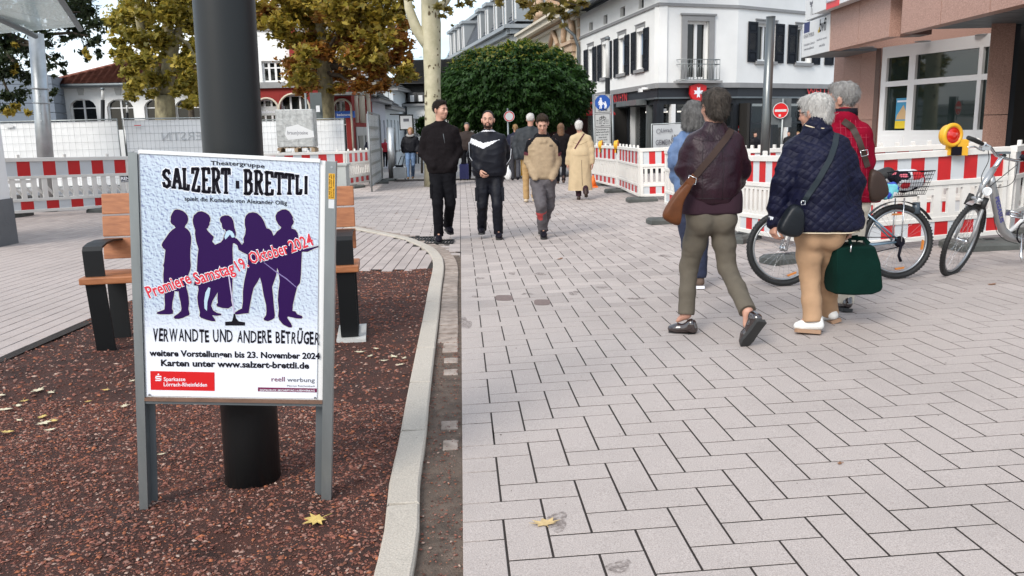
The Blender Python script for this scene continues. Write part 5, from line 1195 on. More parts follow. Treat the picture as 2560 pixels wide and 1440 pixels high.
mb=MB(); mb.pbox(FL,La,Lb_ + .3,zc0,zc0 + .14,0,.2); mb.pbox(FL,La,Lb_ + .5,zc1 - .1,zc1 + .15,-.3,.7); mb.pbox(FL,La,Lb_ + .4,zc1 + .15,zc1 + .28,-.3,.85); mb.pbox(FL,La,Lb_ + .1,zc0 + .14,zc1 - .1,-.3,.02); mb.build('cornice',M['cream'],orn)
for k in range(26): MB().pbox(FL,La + .2+k*(Lb_-La)/26,La + .42+k*(Lb_-La)/26,zc0 + .16,zc1 - .12,.02,.42).build('bracket',M['sandstone'],orn)
for k in range(16): MB().pbox(FL,La + .02,La + .35,zg0+1+k * .6,zg0+1.5+k * .6,0,.05).build('quoin',M['sandstone'],orn)
g0_,g1_=FL.hit(1370,50)[0],FL.hit(1425,10)[0]; zz=zc1 + .28; lo,hi=min(g0_,g1_),max(g0_,g1_)
MB().prism(FL,[(lo-1,zz),(hi,zz),(hi,zz+1.8),(hi-1.2,zz+4.2),(lo + .6,zz+4.4),(lo-1,zz+2)],-.6,.05).build('gable',M['sandstone'],orn)
for k in range(5): x=lo - .8+k*(hi-lo + .8)/5; MB().pbox(FL,x,x + .3,zz,zz+3,.05,.3).build('pilaster',M['sandstone'],orn)
pf=FL.hit(1352,68); mb=MB(); mb.tube([FL.P(pf[0],pf[1]+z,.1) for z in (-.1,.5,.52,.8,.82,1.3,2.6)],[.32,.32,.42,.42,.3,.3,.04],8); mb.build('pinnacle',M['sandstone'],orn)
MB().hexa([FL.P(La,zc1 + .2,.2),FL.P(Lb_,zc1 + .2,.2),FL.P(Lb_,zc1+4,-5),FL.P(La,zc1+4,-5),FL.P(La,zc1,.1),FL.P(Lb_,zc1,.1),FL.P(Lb_,zc1,-5),FL.P(La,zc1,-5)]).build('roof',M['roof_dark'],orn)
MB().pbox(FL,La,Lb_,zg0,zc0,-6,-.35).build('body',M['cream'],orn)
# dark shop at its foot: market stalls and sign boards under the tree
zs_t=FL.hit(1420,262)[1]
MB().pbox(FL,La + .1,Lb_ - .1,zg0,zs_t,.02,.12).build('shop_front',M['shop_in'],orn)
kx=gp(1400,31); KS=Plane((kx[0]-3,kx[1],0),(1,.25,0)); kios=empty('shop_stall',kx,0,'dark red shop awning and board reading Bett below the round tree','shop stall'); a0,zt_=KS.hit(1372,268); a1,zb_=KS.hit(1445,345)
MB().pbox(KS,a0,a1 + .4,zb_-1,zt_,-.3,0).build('board',mat('dark_wine',(.05,.012,.014),.6),kios)
mb=MB(); a,b=KS.hit(1411,312); text_into(mb,'Bett',KS,a,b,.45,.02,bold=.0,width=KS.hit(1431,312)[0]-a); a,b=KS.hit(1376,300); text_into(mb,'Matratzen',KS,a - .9,b,.25,.02,bold=.0,width=1.3); mb.build('lettering',M['white_print'],kios)
b0_,b1_=KS.hit(1434,305),KS.hit(1442,294); mb=MB(); mb.pbox(KS,b0_[0],b1_[0] + .1,b0_[1],b1_[1],.0,.03); mb.ring(KS.P((b0_[0]+b1_[0] + .1)/2,b1_[1],.02),KS.n,.07,.015,12,4); mb.build('bag_mark',M['white_print'],kios)
MB().hexa([KS.P(a0 - .5,zt_ - .3,1.6),KS.P(a1 + .9,zt_ - .3,1.6),KS.P(a1 + .9,zt_ + .35,0),KS.P(a0 - .5,zt_ + .35,0),KS.P(a0 - .5,zt_ - .36,1.6),KS.P(a1 + .9,zt_ - .36,1.6),KS.P(a1 + .9,zt_ + .29,0),KS.P(a0 - .5,zt_ + .29,0)]).build('awning',mat('awn_red',(.35,.01,.012),.8),kios)
r=Wy(1302,326,28.8); yb=tag(MB().box(r,(.6,.05,.5)).tube([(r[0],r[1] + .05,float(gz(r[0],r[1]))),r+np.array([0,.05,0])],.03,6).build('yellow_board',M['yellow']),'yellow notice board in the shade of the round tree','board')
# ---- grey mansard house further back
M['slate']=mat('slate',(.10,.11,.125),.6,var=.25,vscale=2,island=.2,bump=.2,bscale=8); M['greywall']=mat('greywall',(.50,.50,.48),.9); M['zinc']=mat('zinc',(.28,.30,.31),.5,metal=.3)
Cn=Wy(1283,67,59); E_=Wy(1180,121,74); Cn2=np.array([Cn[0],Cn[1],0]); ML=Plane(Cn2,(E_[0]-Cn[0],E_[1]-Cn[1],0)); MR=Plane(Cn2,(1,.08,0)); zm=Cn[2]
man=empty('mansard_house',(Cn[0],Cn[1],float(gz(Cn[0],Cn[1]))),0,'pale house with slate mansard roof and dormers behind the round tree','house')
Lm=ML.hit(1112,158)[0]; zgm=zm-11
facewall(ML,0,Lm,zgm,zm - .5,[],.1).build('wall',M['greywall'],man); facewall(MR,0,9,zgm,zm - .5,[],.1).build('wall',M['greywall'],man)
for pl,L_ in ((ML,Lm),(MR,9)): MB().pbox(pl,-.5,L_,zm - .5,zm - .15,-.3,.35).pbox(pl,-.7,L_,zm - .15,zm + .1,-.3,.7).build('cornice',M['zinc'],man)
ztop=ML.hit(1302,5)[1]; ztop=zm+3.4; ins=1.7
def slates(pl,L_,z0,z1,i0,i1,rows,sgn0,par,m,w_=1.0,maxn=1e9):
 """courses of slates on a sloping plane"""
 mb=MB()
 for r_ in range(rows):
  t0,t1=r_/rows,(r_+1)/rows; s0=sgn0*t0
  x=s0-(r_ % 2)*w_/2
  while x<L_:
   xa,xb=max(x + .01,s0),min(x+w_ - .01,L_)
   if xb>xa: mb.add([pl.P(xa,z0+(z1-z0)*t0,-(i0+(i1-i0)*t0) + .07),pl.P(xb,z0+(z1-z0)*t0,-(i0+(i1-i0)*t0) + .07),pl.P(xb,z0+(z1-z0)*t1,-(i0+(i1-i0)*t1)),pl.P(xa,z0+(z1-z0)*t1,-(i0+(i1-i0)*t1))],[(0,1,2,3)])
   x+=w_
 return tag(mb.build('slates',m,par),kind='stuff')
MB().hexa([ML.P(0,zm,0),ML.P(Lm,zm,0),ML.P(Lm,ztop,-ins),ML.P(ins,ztop,-ins),ML.P(0,zm,-8),ML.P(Lm,zm,-8),ML.P(Lm,ztop,-8),ML.P(ins,ztop,-8)]).build('roof_core',M['slate'],man)
slates(ML,Lm,zm + .1,ztop,-.05,ins - .05,13,ins,man,M['slate'],.7); slates(MR,9,zm + .1,ztop,-.05,ins - .05,13,ins,man,M['slate'],.7)
for pl,L_ in ((ML,Lm),(MR,9)): MB().pbox(pl,ins - .3,L_,ztop,ztop + .3,-ins - .5,-ins + .35).build('roof_ridge',M['zinc'],man)
for k,px in enumerate((1293,1268,1245,1223,1204,1162,1150,1139,1129)):
 a=ML.hit(px-4,70)[0];
 mb=MB(); mb.pbox(ML,a,a+1.2,zm + .3,zm+2.6,-2.2,-.1); mb.build('dormer',M['zinc'],man); MB().pbox(ML,a - .2,a+1.4,zm+2.6,zm+2.85,-2.2,.15).build('dormer_roof',M['zinc'],man); MB().pbox(ML,a + .25,a + .95,zm + .5,zm+2.3,-.1,-.07).build('dormer_window',M['glass'],man)
 MB().pbox(ML,a + .18,a + .26,zm + .45,zm+2.4,-.1,-.02).pbox(ML,a + .92,a+1.0,zm + .45,zm+2.4,-.1,-.02).build('dormer_frame',M['white_paint'],man)
for k in range(7):
 a=2+k*Lm/7.5
 MB().pbox(ML,a,a+1.1,zm-3.6,zm-1.4,-.02,.04).build('window',M['glass'],man)
MB().pbox(ML,0,Lm,zgm,zm,-9,-.35).build('body',M['greywall'],man)
# ---- houses along the far street
def simple_house(name,px0,px1,Y0,Y1,py_eave,label,wall,storeys,floor_m=None,roofm=None,roof_h=2.5,depth=9,ridge_in=3.5,cols=3,win=(.9,1.4),top_off=.9,fh=2.9,roofside=.0,courses=True,cat='house',groundcol=None,eave_at=0,shut=False):
 A_=Wy(px0,py_eave,Y0); Bx=Wy(px1,py_eave,Y1); ze_=A_[2] if eave_at==0 else Bx[2]; pl=Plane((A_[0],A_[1],0),(Bx[0]-A_[0],Bx[1]-A_[1],0)); L_=math.hypot(Bx[0]-A_[0],Bx[1]-A_[1]); zg=float(gz(A_[0],A_[1])) - .5
 h=empty(name,(A_[0],A_[1],zg),0,label,cat); holes=[]
 for s in range(storeys):
  z1=ze_-top_off-s*fh; z0=z1-win[1]
  if z0<zg + .5: continue
  for k in range(cols): c=L_*(k + .5)/cols; holes.append((c-win[0]/2,c+win[0]/2,z0,z1))
 facewall(pl,0,L_,zg,ze_,holes,.18).build('wall',wall,h)
 for q in holes: window(pl,*q,h,cols=2,fr=.07)
 if shut:
  for q in holes: MB().pbox(pl,q[0] - .42,q[0] - .03,q[2],q[3],.0,.05).pbox(pl,q[1] + .03,q[1] + .42,q[2],q[3],0,.05).build('shutter',M['grey_trim'],h)
 MB().pbox(pl,-.2,L_ + .2,ze_,ze_ + .18,-.3,.4).build('eaves',M['grey_trim'],h)
 rm=roofm or M['roof_dark']
 MB().hexa([pl.P(-.2,ze_ + .12,.4),pl.P(L_ + .2,ze_ + .12,.4),pl.P(L_ + .2-roofside,ze_+roof_h,-ridge_in),pl.P(-.2+roofside,ze_+roof_h,-ridge_in),pl.P(-.2,ze_ + .1,-depth),pl.P(L_ + .2,ze_ + .1,-depth),pl.P(L_ + .2-roofside,ze_+roof_h - .1,-ridge_in - .1),pl.P(-.2+roofside,ze_+roof_h - .1,-ridge_in - .1)]).build('roof',rm,h)
 mb=MB(); rows=max(6,int(roof_h / .22)); w_ = .45
 for r_ in range(rows):
  t0,t1=r_/rows,(r_+1)/rows; xs0,xs1=-.2+roofside*t0,L_ + .2-roofside*t0; x=xs0-(r_ % 2)*w_/2
  while x<xs1:
   xa,xb=max(x + .01,xs0),min(x+w_ - .01,xs1)
   if xb>xa:
    za,zb__=ze_ + .12+(roof_h - .12)*t0,ze_ + .12+(roof_h - .12)*t1; na,nb = .4-(ridge_in + .4)*t0,.4-(ridge_in + .4)*t1
    mb.add([pl.P(xa,za + .06,na + .05),pl.P(xb,za + .06,na + .05),pl.P(xb,zb__ + .01,nb + .01),pl.P(xa,zb__ + .01,nb + .01)],[(0,1,2,3)])
   x+=w_
 tag(mb.build('roof_tiles',rm,h),kind='stuff')
 MB().pbox(pl,.05,L_ - .05,zg,ze_,-depth,-.35).build('body',wall,h)
 return h,pl,L_,ze_,zg
M['lightgrey']=mat('lightgrey',(.50,.53,.56),.9,var=.05); M['bluewhite']=mat('bluewhite',(.60,.65,.68),.9)
simple_house('street_house',1017,1135,61.5,60,266,'white far house below the tiled roof behind the mottled plane trunk',M['white_plaster'],2,roof_h=.3,cols=6,win=(.9,1.1),top_off=.9,ridge_in=.5,depth=6)
# its steep mansard storey and tall tiled roof
A_=Wy(1000,204,62.3); pl=Plane((A_[0],A_[1],0),(1,-.02,0)); hroof=empty('tall_roof_house',A_,0,'huge dark tiled roof with white dormer windows left of the round tree','house'); zr=A_[2]
Lr=pl.hit(1160,200)[0]; z2=pl.hit(1060,226)[1]; z1_=pl.hit(1060,262)[1]
MB().hexa([pl.P(0,z1_,0),pl.P(Lr,z1_,0),pl.P(Lr,z2 + .6,-1),pl.P(0,z2 + .6,-1),pl.P(0,z1_,-8),pl.P(Lr,z1_,-8),pl.P(Lr,z2 + .6,-8),pl.P(0,z2 + .6,-8)]).build('mansard',M['roof_dark'],hroof)
for px in (1030,1051,1071,1092):
 a,b=pl.hit(px-4,258),pl.hit(px+5,238); mb=MB(); mb.pbox(pl,a[0] - .15,b[0] + .15,a[1] - .1,b[1] + .2,-2,.0); mb.build('dormer',M['roof_dark'],hroof); MB().pbox(pl,a[0],b[0],a[1],b[1],0,.05).build('dormer_window',M['white_paint'],hroof); MB().pbox(pl,a[0] + .1,(a[0]+b[0])/2 - .05,a[1] + .1,b[1] - .1,.05,.06).pbox(pl,(a[0]+b[0])/2 + .05,b[0] - .1,a[1] + .1,b[1] - .1,.05,.06).build('pane',M['glass'],hroof)
zt2=pl.hit(1060,150)[1]
rr=MB(); rows=24
for k in range(rows):
 t0,t1=k/rows,(k+1)/rows; x0=-0+0*t0
 x=-.5+(k % 2) * .25
 while x<Lr:
  rr.add([pl.P(x,z2 + .6+(zt2-z2)*t0 + .08,.3-6*t0),pl.P(x + .48,z2 + .6+(zt2-z2)*t0 + .08,.3-6*t0),pl.P(x + .48,z2 + .6+(zt2-z2)*t1,.3-6*t1),pl.P(x,z2 + .6+(zt2-z2)*t1,.3-6*t1)],[(0,1,2,3)]); x += .5
tag(rr.build('roof_tiles',M['roof_dark'],hroof),kind='stuff')
MB().hexa([pl.P(-.5,z2 + .5,.3),pl.P(Lr,z2 + .5,.3),pl.P(Lr,zt2 + .5,-5.7),pl.P(-.5,zt2 + .5,-5.7),pl.P(-.5,z2 + .4,-9),pl.P(Lr,z2 + .4,-9),pl.P(Lr,zt2 + .4,-6.7),pl.P(-.5,zt2 + .4,-6.7)]).build('roof',M['roof_dark'],hroof)
MB().pbox(pl,0,Lr,zr-8,z1_ ,-6,-.5).build('wall',M['lightgrey'],hroof)
simple_house('street_house',982,1016,58.5,63,226,'narrow tall white house beside the hanging shop sign',M['bluewhite'],3,cols=2,roof_h=2.6,win=(.8,1.6),fh=3.0,depth=6)
simple_house('street_house',962,997,49,57,272,'low white house with green shutters and dark roof in the far street',M['bluewhite'],2,cols=4,roof_h=2.6,win=(.7,1.9),top_off=.6,fh=4,depth=6,ridge_in=3)
simple_house('street_house',931,962,43.5,48.8,254,'pale violet house next to the red building',mat('violetwall',(.52,.54,.60),.9),2,cols=3,roof_h=1.8,win=(.7,1.5),fh=3.2,depth=6)
# ---- red and white house
M['redwall']=mat('redwall',(.26,.022,.018),.85,var=.08)
g0_=Wy(600,213,38); ge=Wy(876,213,38); RP=Plane((g0_[0],38,0),(1,0,0)); RLn=RP.hit(876,213)[0]; zred=RP.hit(760,214)[1]; zgr=float(gz(g0_[0],38)) - .4
red=empty('red_house',(g0_[0],38,zgr),0,'house with dark red ground floor, round arched windows and white upper storeys','house')
arcs=[RP.hit(640,250)[0],RP.hit(692,250)[0]],[RP.hit(699,250)[0],RP.hit(771,250)[0]],[RP.hit(836,250)[0],RP.hit(874,250)[0]]
zspring=RP.hit(735,272)[1]
hl=[(a,b,zgr+1.2,zspring+(b-a)/2 * .95) for a,b in arcs]
facewall(RP,0,RLn,zgr,zred,hl,.3).build('wall',M['redwall'],red)
for (a,b,z0,z1) in hl:
 c,R0=(a+b)/2,(b-a)/2; n_=10; ring=[(c+R0*math.cos(t_),zspring+R0 * .95*math.sin(t_)) for t_ in np.linspace(0,math.pi,n_)]
 sp_=MB(); h_=n_//2
 sp_.add([RP.P(b,z1 + .001,-.01)]+[RP.P(*q,-.01) for q in ring[:h_]],[(0,i_+1,i_+2) for i_ in range(h_-1)]); sp_.add([RP.P(a,z1 + .001,-.01)]+[RP.P(*q,-.01) for q in ring[h_:]],[(0,i_+1,i_+2) for i_ in range(n_-h_-1)])
 sp_.add([RP.P(b,z1,-.01),RP.P(*ring[h_-1],-.01),RP.P(*ring[h_],-.01),RP.P(a,z1,-.01)],[(0,1,2,3)]); sp_.build('spandrel',M['redwall'],red)
 MB().tube([RP.P(a - .05,z0,.03)]+[RP.P(c-(R0 + .05)*math.cos(t_),zspring+(R0 * .95 + .05)*math.sin(t_),.03) for t_ in np.linspace(0,math.pi,14)]+[RP.P(b + .05,z0,.03)],.05,6).build('arch_trim',M['cream'],red)
 window(RP,a,b,z0,z1,red,depth=.25,cols=3,bars=(.55,),fr=.07,sill=False)
q=RP.hit(838,298); bs=MB().pbox(RP,q[0],q[0] + .9,q[1] + .05,q[1] + .35,-.1,.02).build('shop_sign',M['blue_sign'],red); q2=RP.hit(655,283); MB().pbox(RP,q2[0] - .2,q2[0]+1.0,q2[1] - .1,q2[1] + .3,-.22,-.2).build('window_sign',M['sign_grey'],red)
mb=MB(); text_into(mb,'badenova',RP,q[0] + .1,q[1] + .14,.16,.03,bold=.01); text_into(mb,'badenova',RP,q2[0] - .1,q2[1],.22,-.19,bold=.01); mb.build('lettering',M['white_print'],red)
wt,wb=RP.hit(690,152)[1],RP.hit(690,205)[1]; uw=[]
for s in range(3):
 for (x0,x1) in ((655,704),(737,770),(800,835),(850,872)): uw.append((RP.hit(x0,180)[0],RP.hit(x1,180)[0],wb+s*2.35,wt+s*2.35))
uw=[(u[0],u[1],u[2],u[3]) for u in uw if u[0]<RLn - .2]
facewall(RP,0,RLn,zred,zred+7.8,uw,.2).build('wall',M['white_plaster'],red)
for u in uw: window(RP,*u,red,cols=3,bars=(.68,),fr=.08)
MB().pbox(RP,-.1,RLn + .1,zred - .08,zred + .1,0,.15).build('string_course',M['grey_trim'],red)
MB().pbox(RP,RP.hit(728,180)[0],RP.hit(745,180)[0],zred + .1,zred+7.8,.0,.12).build('pilaster',M['redwall'],red); MB().pbox(RP,RP.hit(676,40)[0],RP.hit(700,40)[0],zred+5.2,zred+6.0,.0,.1).build('panel',M['redwall'],red)
_r0=RP.P(RLn,0,0); _r1=Wy(929,250,43.5); R2=Plane(_r0,(_r1[0]-_r0[0],_r1[1]-_r0[1],0)); L2=R2.hit(929,250)[0]
ar2=[(R2.hit(888,260)[0],R2.hit(899,260)[0]),(R2.hit(905,260)[0],R2.hit(918,260)[0])]; zA=R2.hit(893,262)[1]
h2=[(a,b,zgr+2.6,zA + .8) for a,b in ar2]; zred2=zred + .2
facewall(R2,0,L2,zgr,zred2,h2,.3).build('wall',M['redwall'],red)
for a,b,z0,z1 in h2:
 c,R0=(a+b)/2,(b-a)/2; MB().tube([R2.P(a - .08,z0,.04)]+[R2.P(c-(R0 + .08)*math.cos(t_),z1 - .5 + .5*math.sin(t_),.04) for t_ in np.linspace(0,math.pi,12)]+[R2.P(b + .08,z0,.04)],.12,6).build('arch_trim',M['cream'],red)
 window(R2,a,b,z0,z1,red,depth=.25,cols=2,fr=.08,sill=False); MB().pbox(R2,a - .3,b + .3,zgr,z0 - .2,.02,.06).build('panel',M['greywall'],red); MB().pbox(R2,a,b,zgr,z0 - .6,.06,.09).build('shop_window',M['glass'],red)
MB().pbox(R2,0,L2,zred2,zred2 + .2,-.3,.3).build('eaves',M['cream'],red); MB().pbox(RP,.1,RLn - .1,zgr,zred+7.5,-8,-.4).build('body',M['white_plaster'],red)
MB().hexa([RP.P(-.5,zred+7.8,.6),RP.P(RLn + .5,zred+7.8,.6),RP.P(RLn-2,zred+11,-3.5),RP.P(2,zred+11,-3.5),RP.P(-.5,zred+7.8,-8),RP.P(RLn + .5,zred+7.8,-8),RP.P(RLn-2,zred+11,-4.5),RP.P(2,zred+11,-4.5)]).build('roof',M['roof_red'],red)
c_=Wy(850,238,36.5); MB().pbox(RP,RLn-1.5,RLn + .6,RP.hit(860,240)[1],RP.hit(860,233)[1],0,1.1).build('canopy',M['galv'],red)
# ---- low white house with red hipped roof on the left
HP=Plane((Wy(135,218,36)[0],36,0),(1,.02,0)); zeH=HP.hit(300,219)[1]; LH=HP.hit(524,219)[0]; zgH=-1.9
hh=empty('hall',HP.P(0,zgH),0,'low white hall with arched windows under a red tiled hipped roof','building'); hw=[]
for c0 in (207,300,393,470): hw.append((HP.hit(c0-33,270)[0],HP.hit(c0+33,270)[0],HP.hit(207,330)[1],HP.hit(c0,247)[1]))
facewall(HP,0,LH,zgH,zeH,hw,.25).build('wall',M['white_plaster'],hh)
for k,(a,b,z0,z1) in enumerate(hw):
 window(HP,a,b,z0,z1,hh,depth=.18,cols=2,bars=(.72,),fr=.06,sill=False); c=(a+b)/2
 for sg_ in (-1,1):
  e_=c+sg_*(b-a)/2; P3=[(e_,z1 + .002),(e_,z1 - .34),(c+sg_*(b-a) * .42,z1 - .17),(c+sg_*(b-a) * .27,z1 - .05),(c,z1 + .002)]
  MB().prism(HP,P3 if sg_>0 else P3[::-1],-.2,-.002).build('spandrel',M['white_plaster'],hh)
 MB().prism(HP,[(c - .14,z1 + .35),(c - .1,z1 + .15),(c + .1,z1 + .15),(c + .14,z1 + .35),(c + .14,z1 + .5),(c - .14,z1 + .5)],0,.04).build('keystone',M['greywall'],hh)
MB().pbox(HP,-.5,LH + .5,zeH,zeH + .14,-.3,.5).build('eaves',M['grey_trim'],hh); MB().tube([HP.P(-.5,zeH + .1,.55),HP.P(LH,zeH + .1,.55)],.08,6).build('rain_gutter',M['galv_dark'],hh)
apx=HP.hit(292,148); zri=HP.hit(281,150)[1]*1.0; rin=3.0; zri=zeH+(zri-zeH)*(40.2/36) + .2; xr_=HP.hit(281,150)[0]*1.03
V4=[HP.P(-.5,zeH + .15,.6),HP.P(LH + .6,zeH + .15,.6),HP.P(LH-xr_,zri,-rin),HP.P(xr_,zri,-rin),HP.P(-.5,zeH + .15,-rin*2 - .6),HP.P(LH + .6,zeH + .15,-rin*2 - .6)]
MB().add(V4,[(0,1,2,3),(0,3,4),(1,5,2),(3,2,5,4)]).build('roof',M['roof_red'],hh)
mb=MB(); rows=26
for k in range(rows):
 t0,t1=k/rows,(k+1)/rows; xa0,xb0=-.5+(xr_ + .5)*t0,LH + .6-(xr_ + .6)*t0; x=xa0+(k % 2) * .15
 za,zb__=zeH + .15+(zri-zeH - .15)*t0,zeH + .15+(zri-zeH - .15)*t1; na,nb = .6-(rin + .6)*t0,.6-(rin + .6)*t1
 while x<xb0:
  x1_=min(x + .29,xb0); mb.add([HP.P(x,za + .06,na + .04),HP.P(x1_,za + .06,na + .04),HP.P(x1_,zb__ + .015,nb + .01),HP.P(x,zb__ + .015,nb + .01)],[(0,1,2,3)]); x += .3
tag(mb.build('roof_tiles',M['roof_red'],hh),kind='stuff'); MB().tube([V4[0],V4[3],V4[2]],.09,6).build('ridge',M['roof_red'],hh)
a,b=HP.hit(285,188); tq = .55; MB().hexa([HP.P(a - .4,zeH+1.35,-.95),HP.P(a + .4,zeH+1.35,-.95),HP.P(a + .4,zeH+1.85,-1.75),HP.P(a - .4,zeH+1.85,-1.75),HP.P(a - .4,zeH+1.3,-1.1),HP.P(a + .4,zeH+1.3,-1.1),HP.P(a + .4,zeH+1.8,-1.9),HP.P(a - .4,zeH+1.8,-1.9)]).build('skylight',M['white_paint'],hh)
MB().pbox(HP,.05,LH - .05,zgH,zeH + .1,-6,-.4).build('body',M['white_plaster'],hh)
# grey clad building far left
GP_=Plane((Wy(-120,200,33)[0],33,0),(1,.3,0)); Lg=GP_.hit(132,230)[0]; zt3=GP_.hit(100,187)[1]
gb=empty('clad_building',GP_.P(0,-1.9),0,'blue grey clad building behind the dark tree at the far left','building')
for k in range(12): z0=-1.9+k*(zt3+1.9)/12; MB().pbox(GP_,0,Lg,z0 + .02,z0+(zt3+1.9)/12,-3,0).build('cladding_panel',mat('clad',(.17,.20,.24),.6) if k==0 else bpy.data.materials['clad'],gb)
# ---- granite office block on the right
XF=7.5; GF=Plane((XF,10,0),(0,1,0)); cz_=GF.hit(2073,128)[1]
off_=empty('granite_office',(8.8,15,float(gz(8.8,15))),0,'office block clad in pink granite with white framed windows on the right','building')
y0F=7.0; yE=GF.hit(2073,100)[0]; yS=GF.hit(2007,140)[0]; ys0,ys1=GF.hit(2253,50)[0],GF.hit(2225,50)[0]
def gran(a0,a1,n0=-.25,n1=0.): return
joints=[yE,GF.hit(2147,60)[0],ys1,None,ys0,GF.hit(2351,50)[0],GF.hit(2475,20)[0],y0F-10+1.4,y0F-10 - .6]
for k in range(len(joints)-1):
 a,b=joints[k],joints[k+1]
 if a is None or b is None: continue
 MB().pbox(GF,b + .008,a - .008,cz_,cz_+2.4,-.25,0).build('granite_panel',M['granite'],off_)
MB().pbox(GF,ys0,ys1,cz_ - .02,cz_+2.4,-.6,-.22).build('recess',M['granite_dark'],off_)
zso=cz_ + .04
MB().hexa([(XF + .02,yE+2.5,zso),(XF + .02,y0F-2,zso),(XF+6,y0F-2,zso),(XF+6,yE+2.5,zso),(XF + .02,yE+2.5,zso + .2),(XF + .02,y0F-2,zso + .2),(XF+6,y0F-2,zso + .2),(XF+6,yE+2.5,zso + .2)]).build('soffit',mat('soffit',(.55,.54,.52),.8),off_)
mb=MB()
for k in range(40): y=15.6-k * .22; mb.box((XF+1.4,y,zso - .012),(2.7,.19,.018))
mb.build('soffit_slats',M['galv_dark'],off_)
for (px,py) in ((2167,118),(2270,90),(2307,103),(2460,86)):
 d=ray(px,py); p_=d*(zso/d[2]); MB().disc((p_[0],p_[1],zso - .006),(0,0,1),.16,.014,20).build('ceiling_light',M['galv'],off_)
# ground floor walls: plan points
def pt(px,Y): q=Wy(px,330,Y); return np.array([q[0],q[1],0])
q1,q2,q3=pt(2077,22.1),pt(2190,19.7),pt(2207,19.9); w0_,w1_=pt(2200,19.5),pt(2476,16.7)
zg1=float(gz(8.8,16)) - .2
W1=Plane(q1,q2-q1); Lw=W1.hit(2190,300)[0]; zj=W1.hit(2160,300)[1]
cols_=[0,W1.hit(2107,250)[0],W1.hit(2147,250)[0],Lw]
for k in range(3):
 for z0,z1 in ((zg1,zj),(zj,zso)): MB().pbox(W1,cols_[k] + .006,cols_[k+1] - .006,z0 + .006,z1 - .006,-.2,0).build('granite_panel',M['granite'] if z0>0 or z1==zso else M['granite'],off_)
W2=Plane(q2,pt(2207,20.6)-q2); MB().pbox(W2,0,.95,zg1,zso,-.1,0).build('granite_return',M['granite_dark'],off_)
WW=Plane(w0_,w1_-w0_); LW=WW.hit(2476,300)[0]
def wz(px,py): return WW.hit(px,py)
zT=wz(2210,130)[1];
xm=[wz(2203,250)[0],wz(2213,250)[0],wz(2268,250)[0],wz(2284,250)[0],wz(2440,250)[0],wz(2450,250)[0],LW + .3]
zb1,zt1,zb2,zt2_=wz(2370,325)[1],wz(2370,206)[1],wz(2370,192)[1],wz(2370,128)[1]
ow=empty('x',(0,0,0)); bpy.data.objects.remove(ow)
wf=MB(); wf.pbox(WW,-.05,LW + .3,zt2_,zso,-.1,.02); wf.pbox(WW,-.05,LW + .3,zg1,zb1,-.1,.02)
for a,b in ((-.05,xm[1]),(xm[2],xm[3]),(xm[4],xm[5])): wf.pbox(WW,a,b,zb1,zt2_,-.1,.02)
for a,b in ((xm[1],xm[2]),(xm[3],xm[4]),(xm[5],xm[6])): wf.pbox(WW,a,b,zt1,zb2,-.08,.018)
wfo=wf.build('window',M['white_paint'],off_)
for a,b in ((xm[1],xm[2]),(xm[3],xm[4]),(xm[5],xm[6])):
 for z0,z1 in ((zb1,zt1),(zb2,zt2_)): MB().pbox(WW,a,b,z0,z1,-.07,-.05).build('pane',mat('office_glass',(.012,.022,.02),.03,spec=.8) if 'office_glass' not in bpy.data.materials else bpy.data.materials['office_glass'],wfo)
for a,b in ((xm[0] + .05,xm[2] - .02),(xm[3] + .04,xm[4] - .05)): MB().pbox(WW,a,b,zb1 - .75,zb1 - .12,.02,.035).pbox(WW,a + .08,b - .08,zb1 - .65,zb1 - .22,.035,.045).build('spandrel_panel',M['white_paint'],wfo)
# poster behind the left pane
a0,zt_=WW.hit(2238,246); a1,zb_=WW.hit(2264,321)
po=MB().pbox(WW,a0,a1,zb_,zt_,-.045,-.04).build('event_poster',mat('ep_blue',(.06,.30,.50),.5),wfo)
MB().pbox(WW,a0,a1,zb_,zb_ + .17,-.04,-.037).build('poster_band',mat('ep_yellow',(.75,.55,.03),.5),po); MB().prism(WW,[(a0 + .02,zb_ + .2),(a1 - .02,zb_ + .2),(a1 - .06,zb_ + .36),((a0+a1)/2 + .04,zb_ + .52),(a0 + .05,zb_ + .3)],-.04,-.036).build('poster_shape',mat('ep_sand',(.6,.4,.2),.5),po); MB().pbox(WW,a0 + .03,a1 - .03,zt_ - .09,zt_ - .05,-.04,-.037).build('poster_title',M['white_print'],po)
# pillar and dark entrance
PLp=Plane(pt(2455,15.0),pt(2532,15.05)-pt(2455,15.0)); wp=PLp.hit(2519,290)[0]; zjp=PLp.hit(2490,287)[1]; xl=PLp.hit(2460,287)[0]
for z0,z1 in ((zjp + .006,zso + .01),(zg1,zjp - .006)):
 f0,f1=PLp.P(xl,0),PLp.P(wp,0); d_=np.array([.36,.58,0.]); MB().hexa([(*f0[:2],z0),(*f1[:2],z0),(*f1[:2],z1),(*f0[:2],z1),(*(f0+d_)[:2],z0),(*(f1+d_)[:2],z0),(*(f1+d_)[:2],z1),(*(f0+d_)[:2],z1)]).build('granite_panel',M['granite'],off_)
MB().pbox(PLp,wp + .03,wp + .14,zg1,zso,-.5,-.05).build('entrance_frame',M['dark_trim'],off_); MB().pbox(PLp,wp + .4,wp+4,zg1,zso,-.9,-.8).build('entrance_back',M['shop_in'],off_)
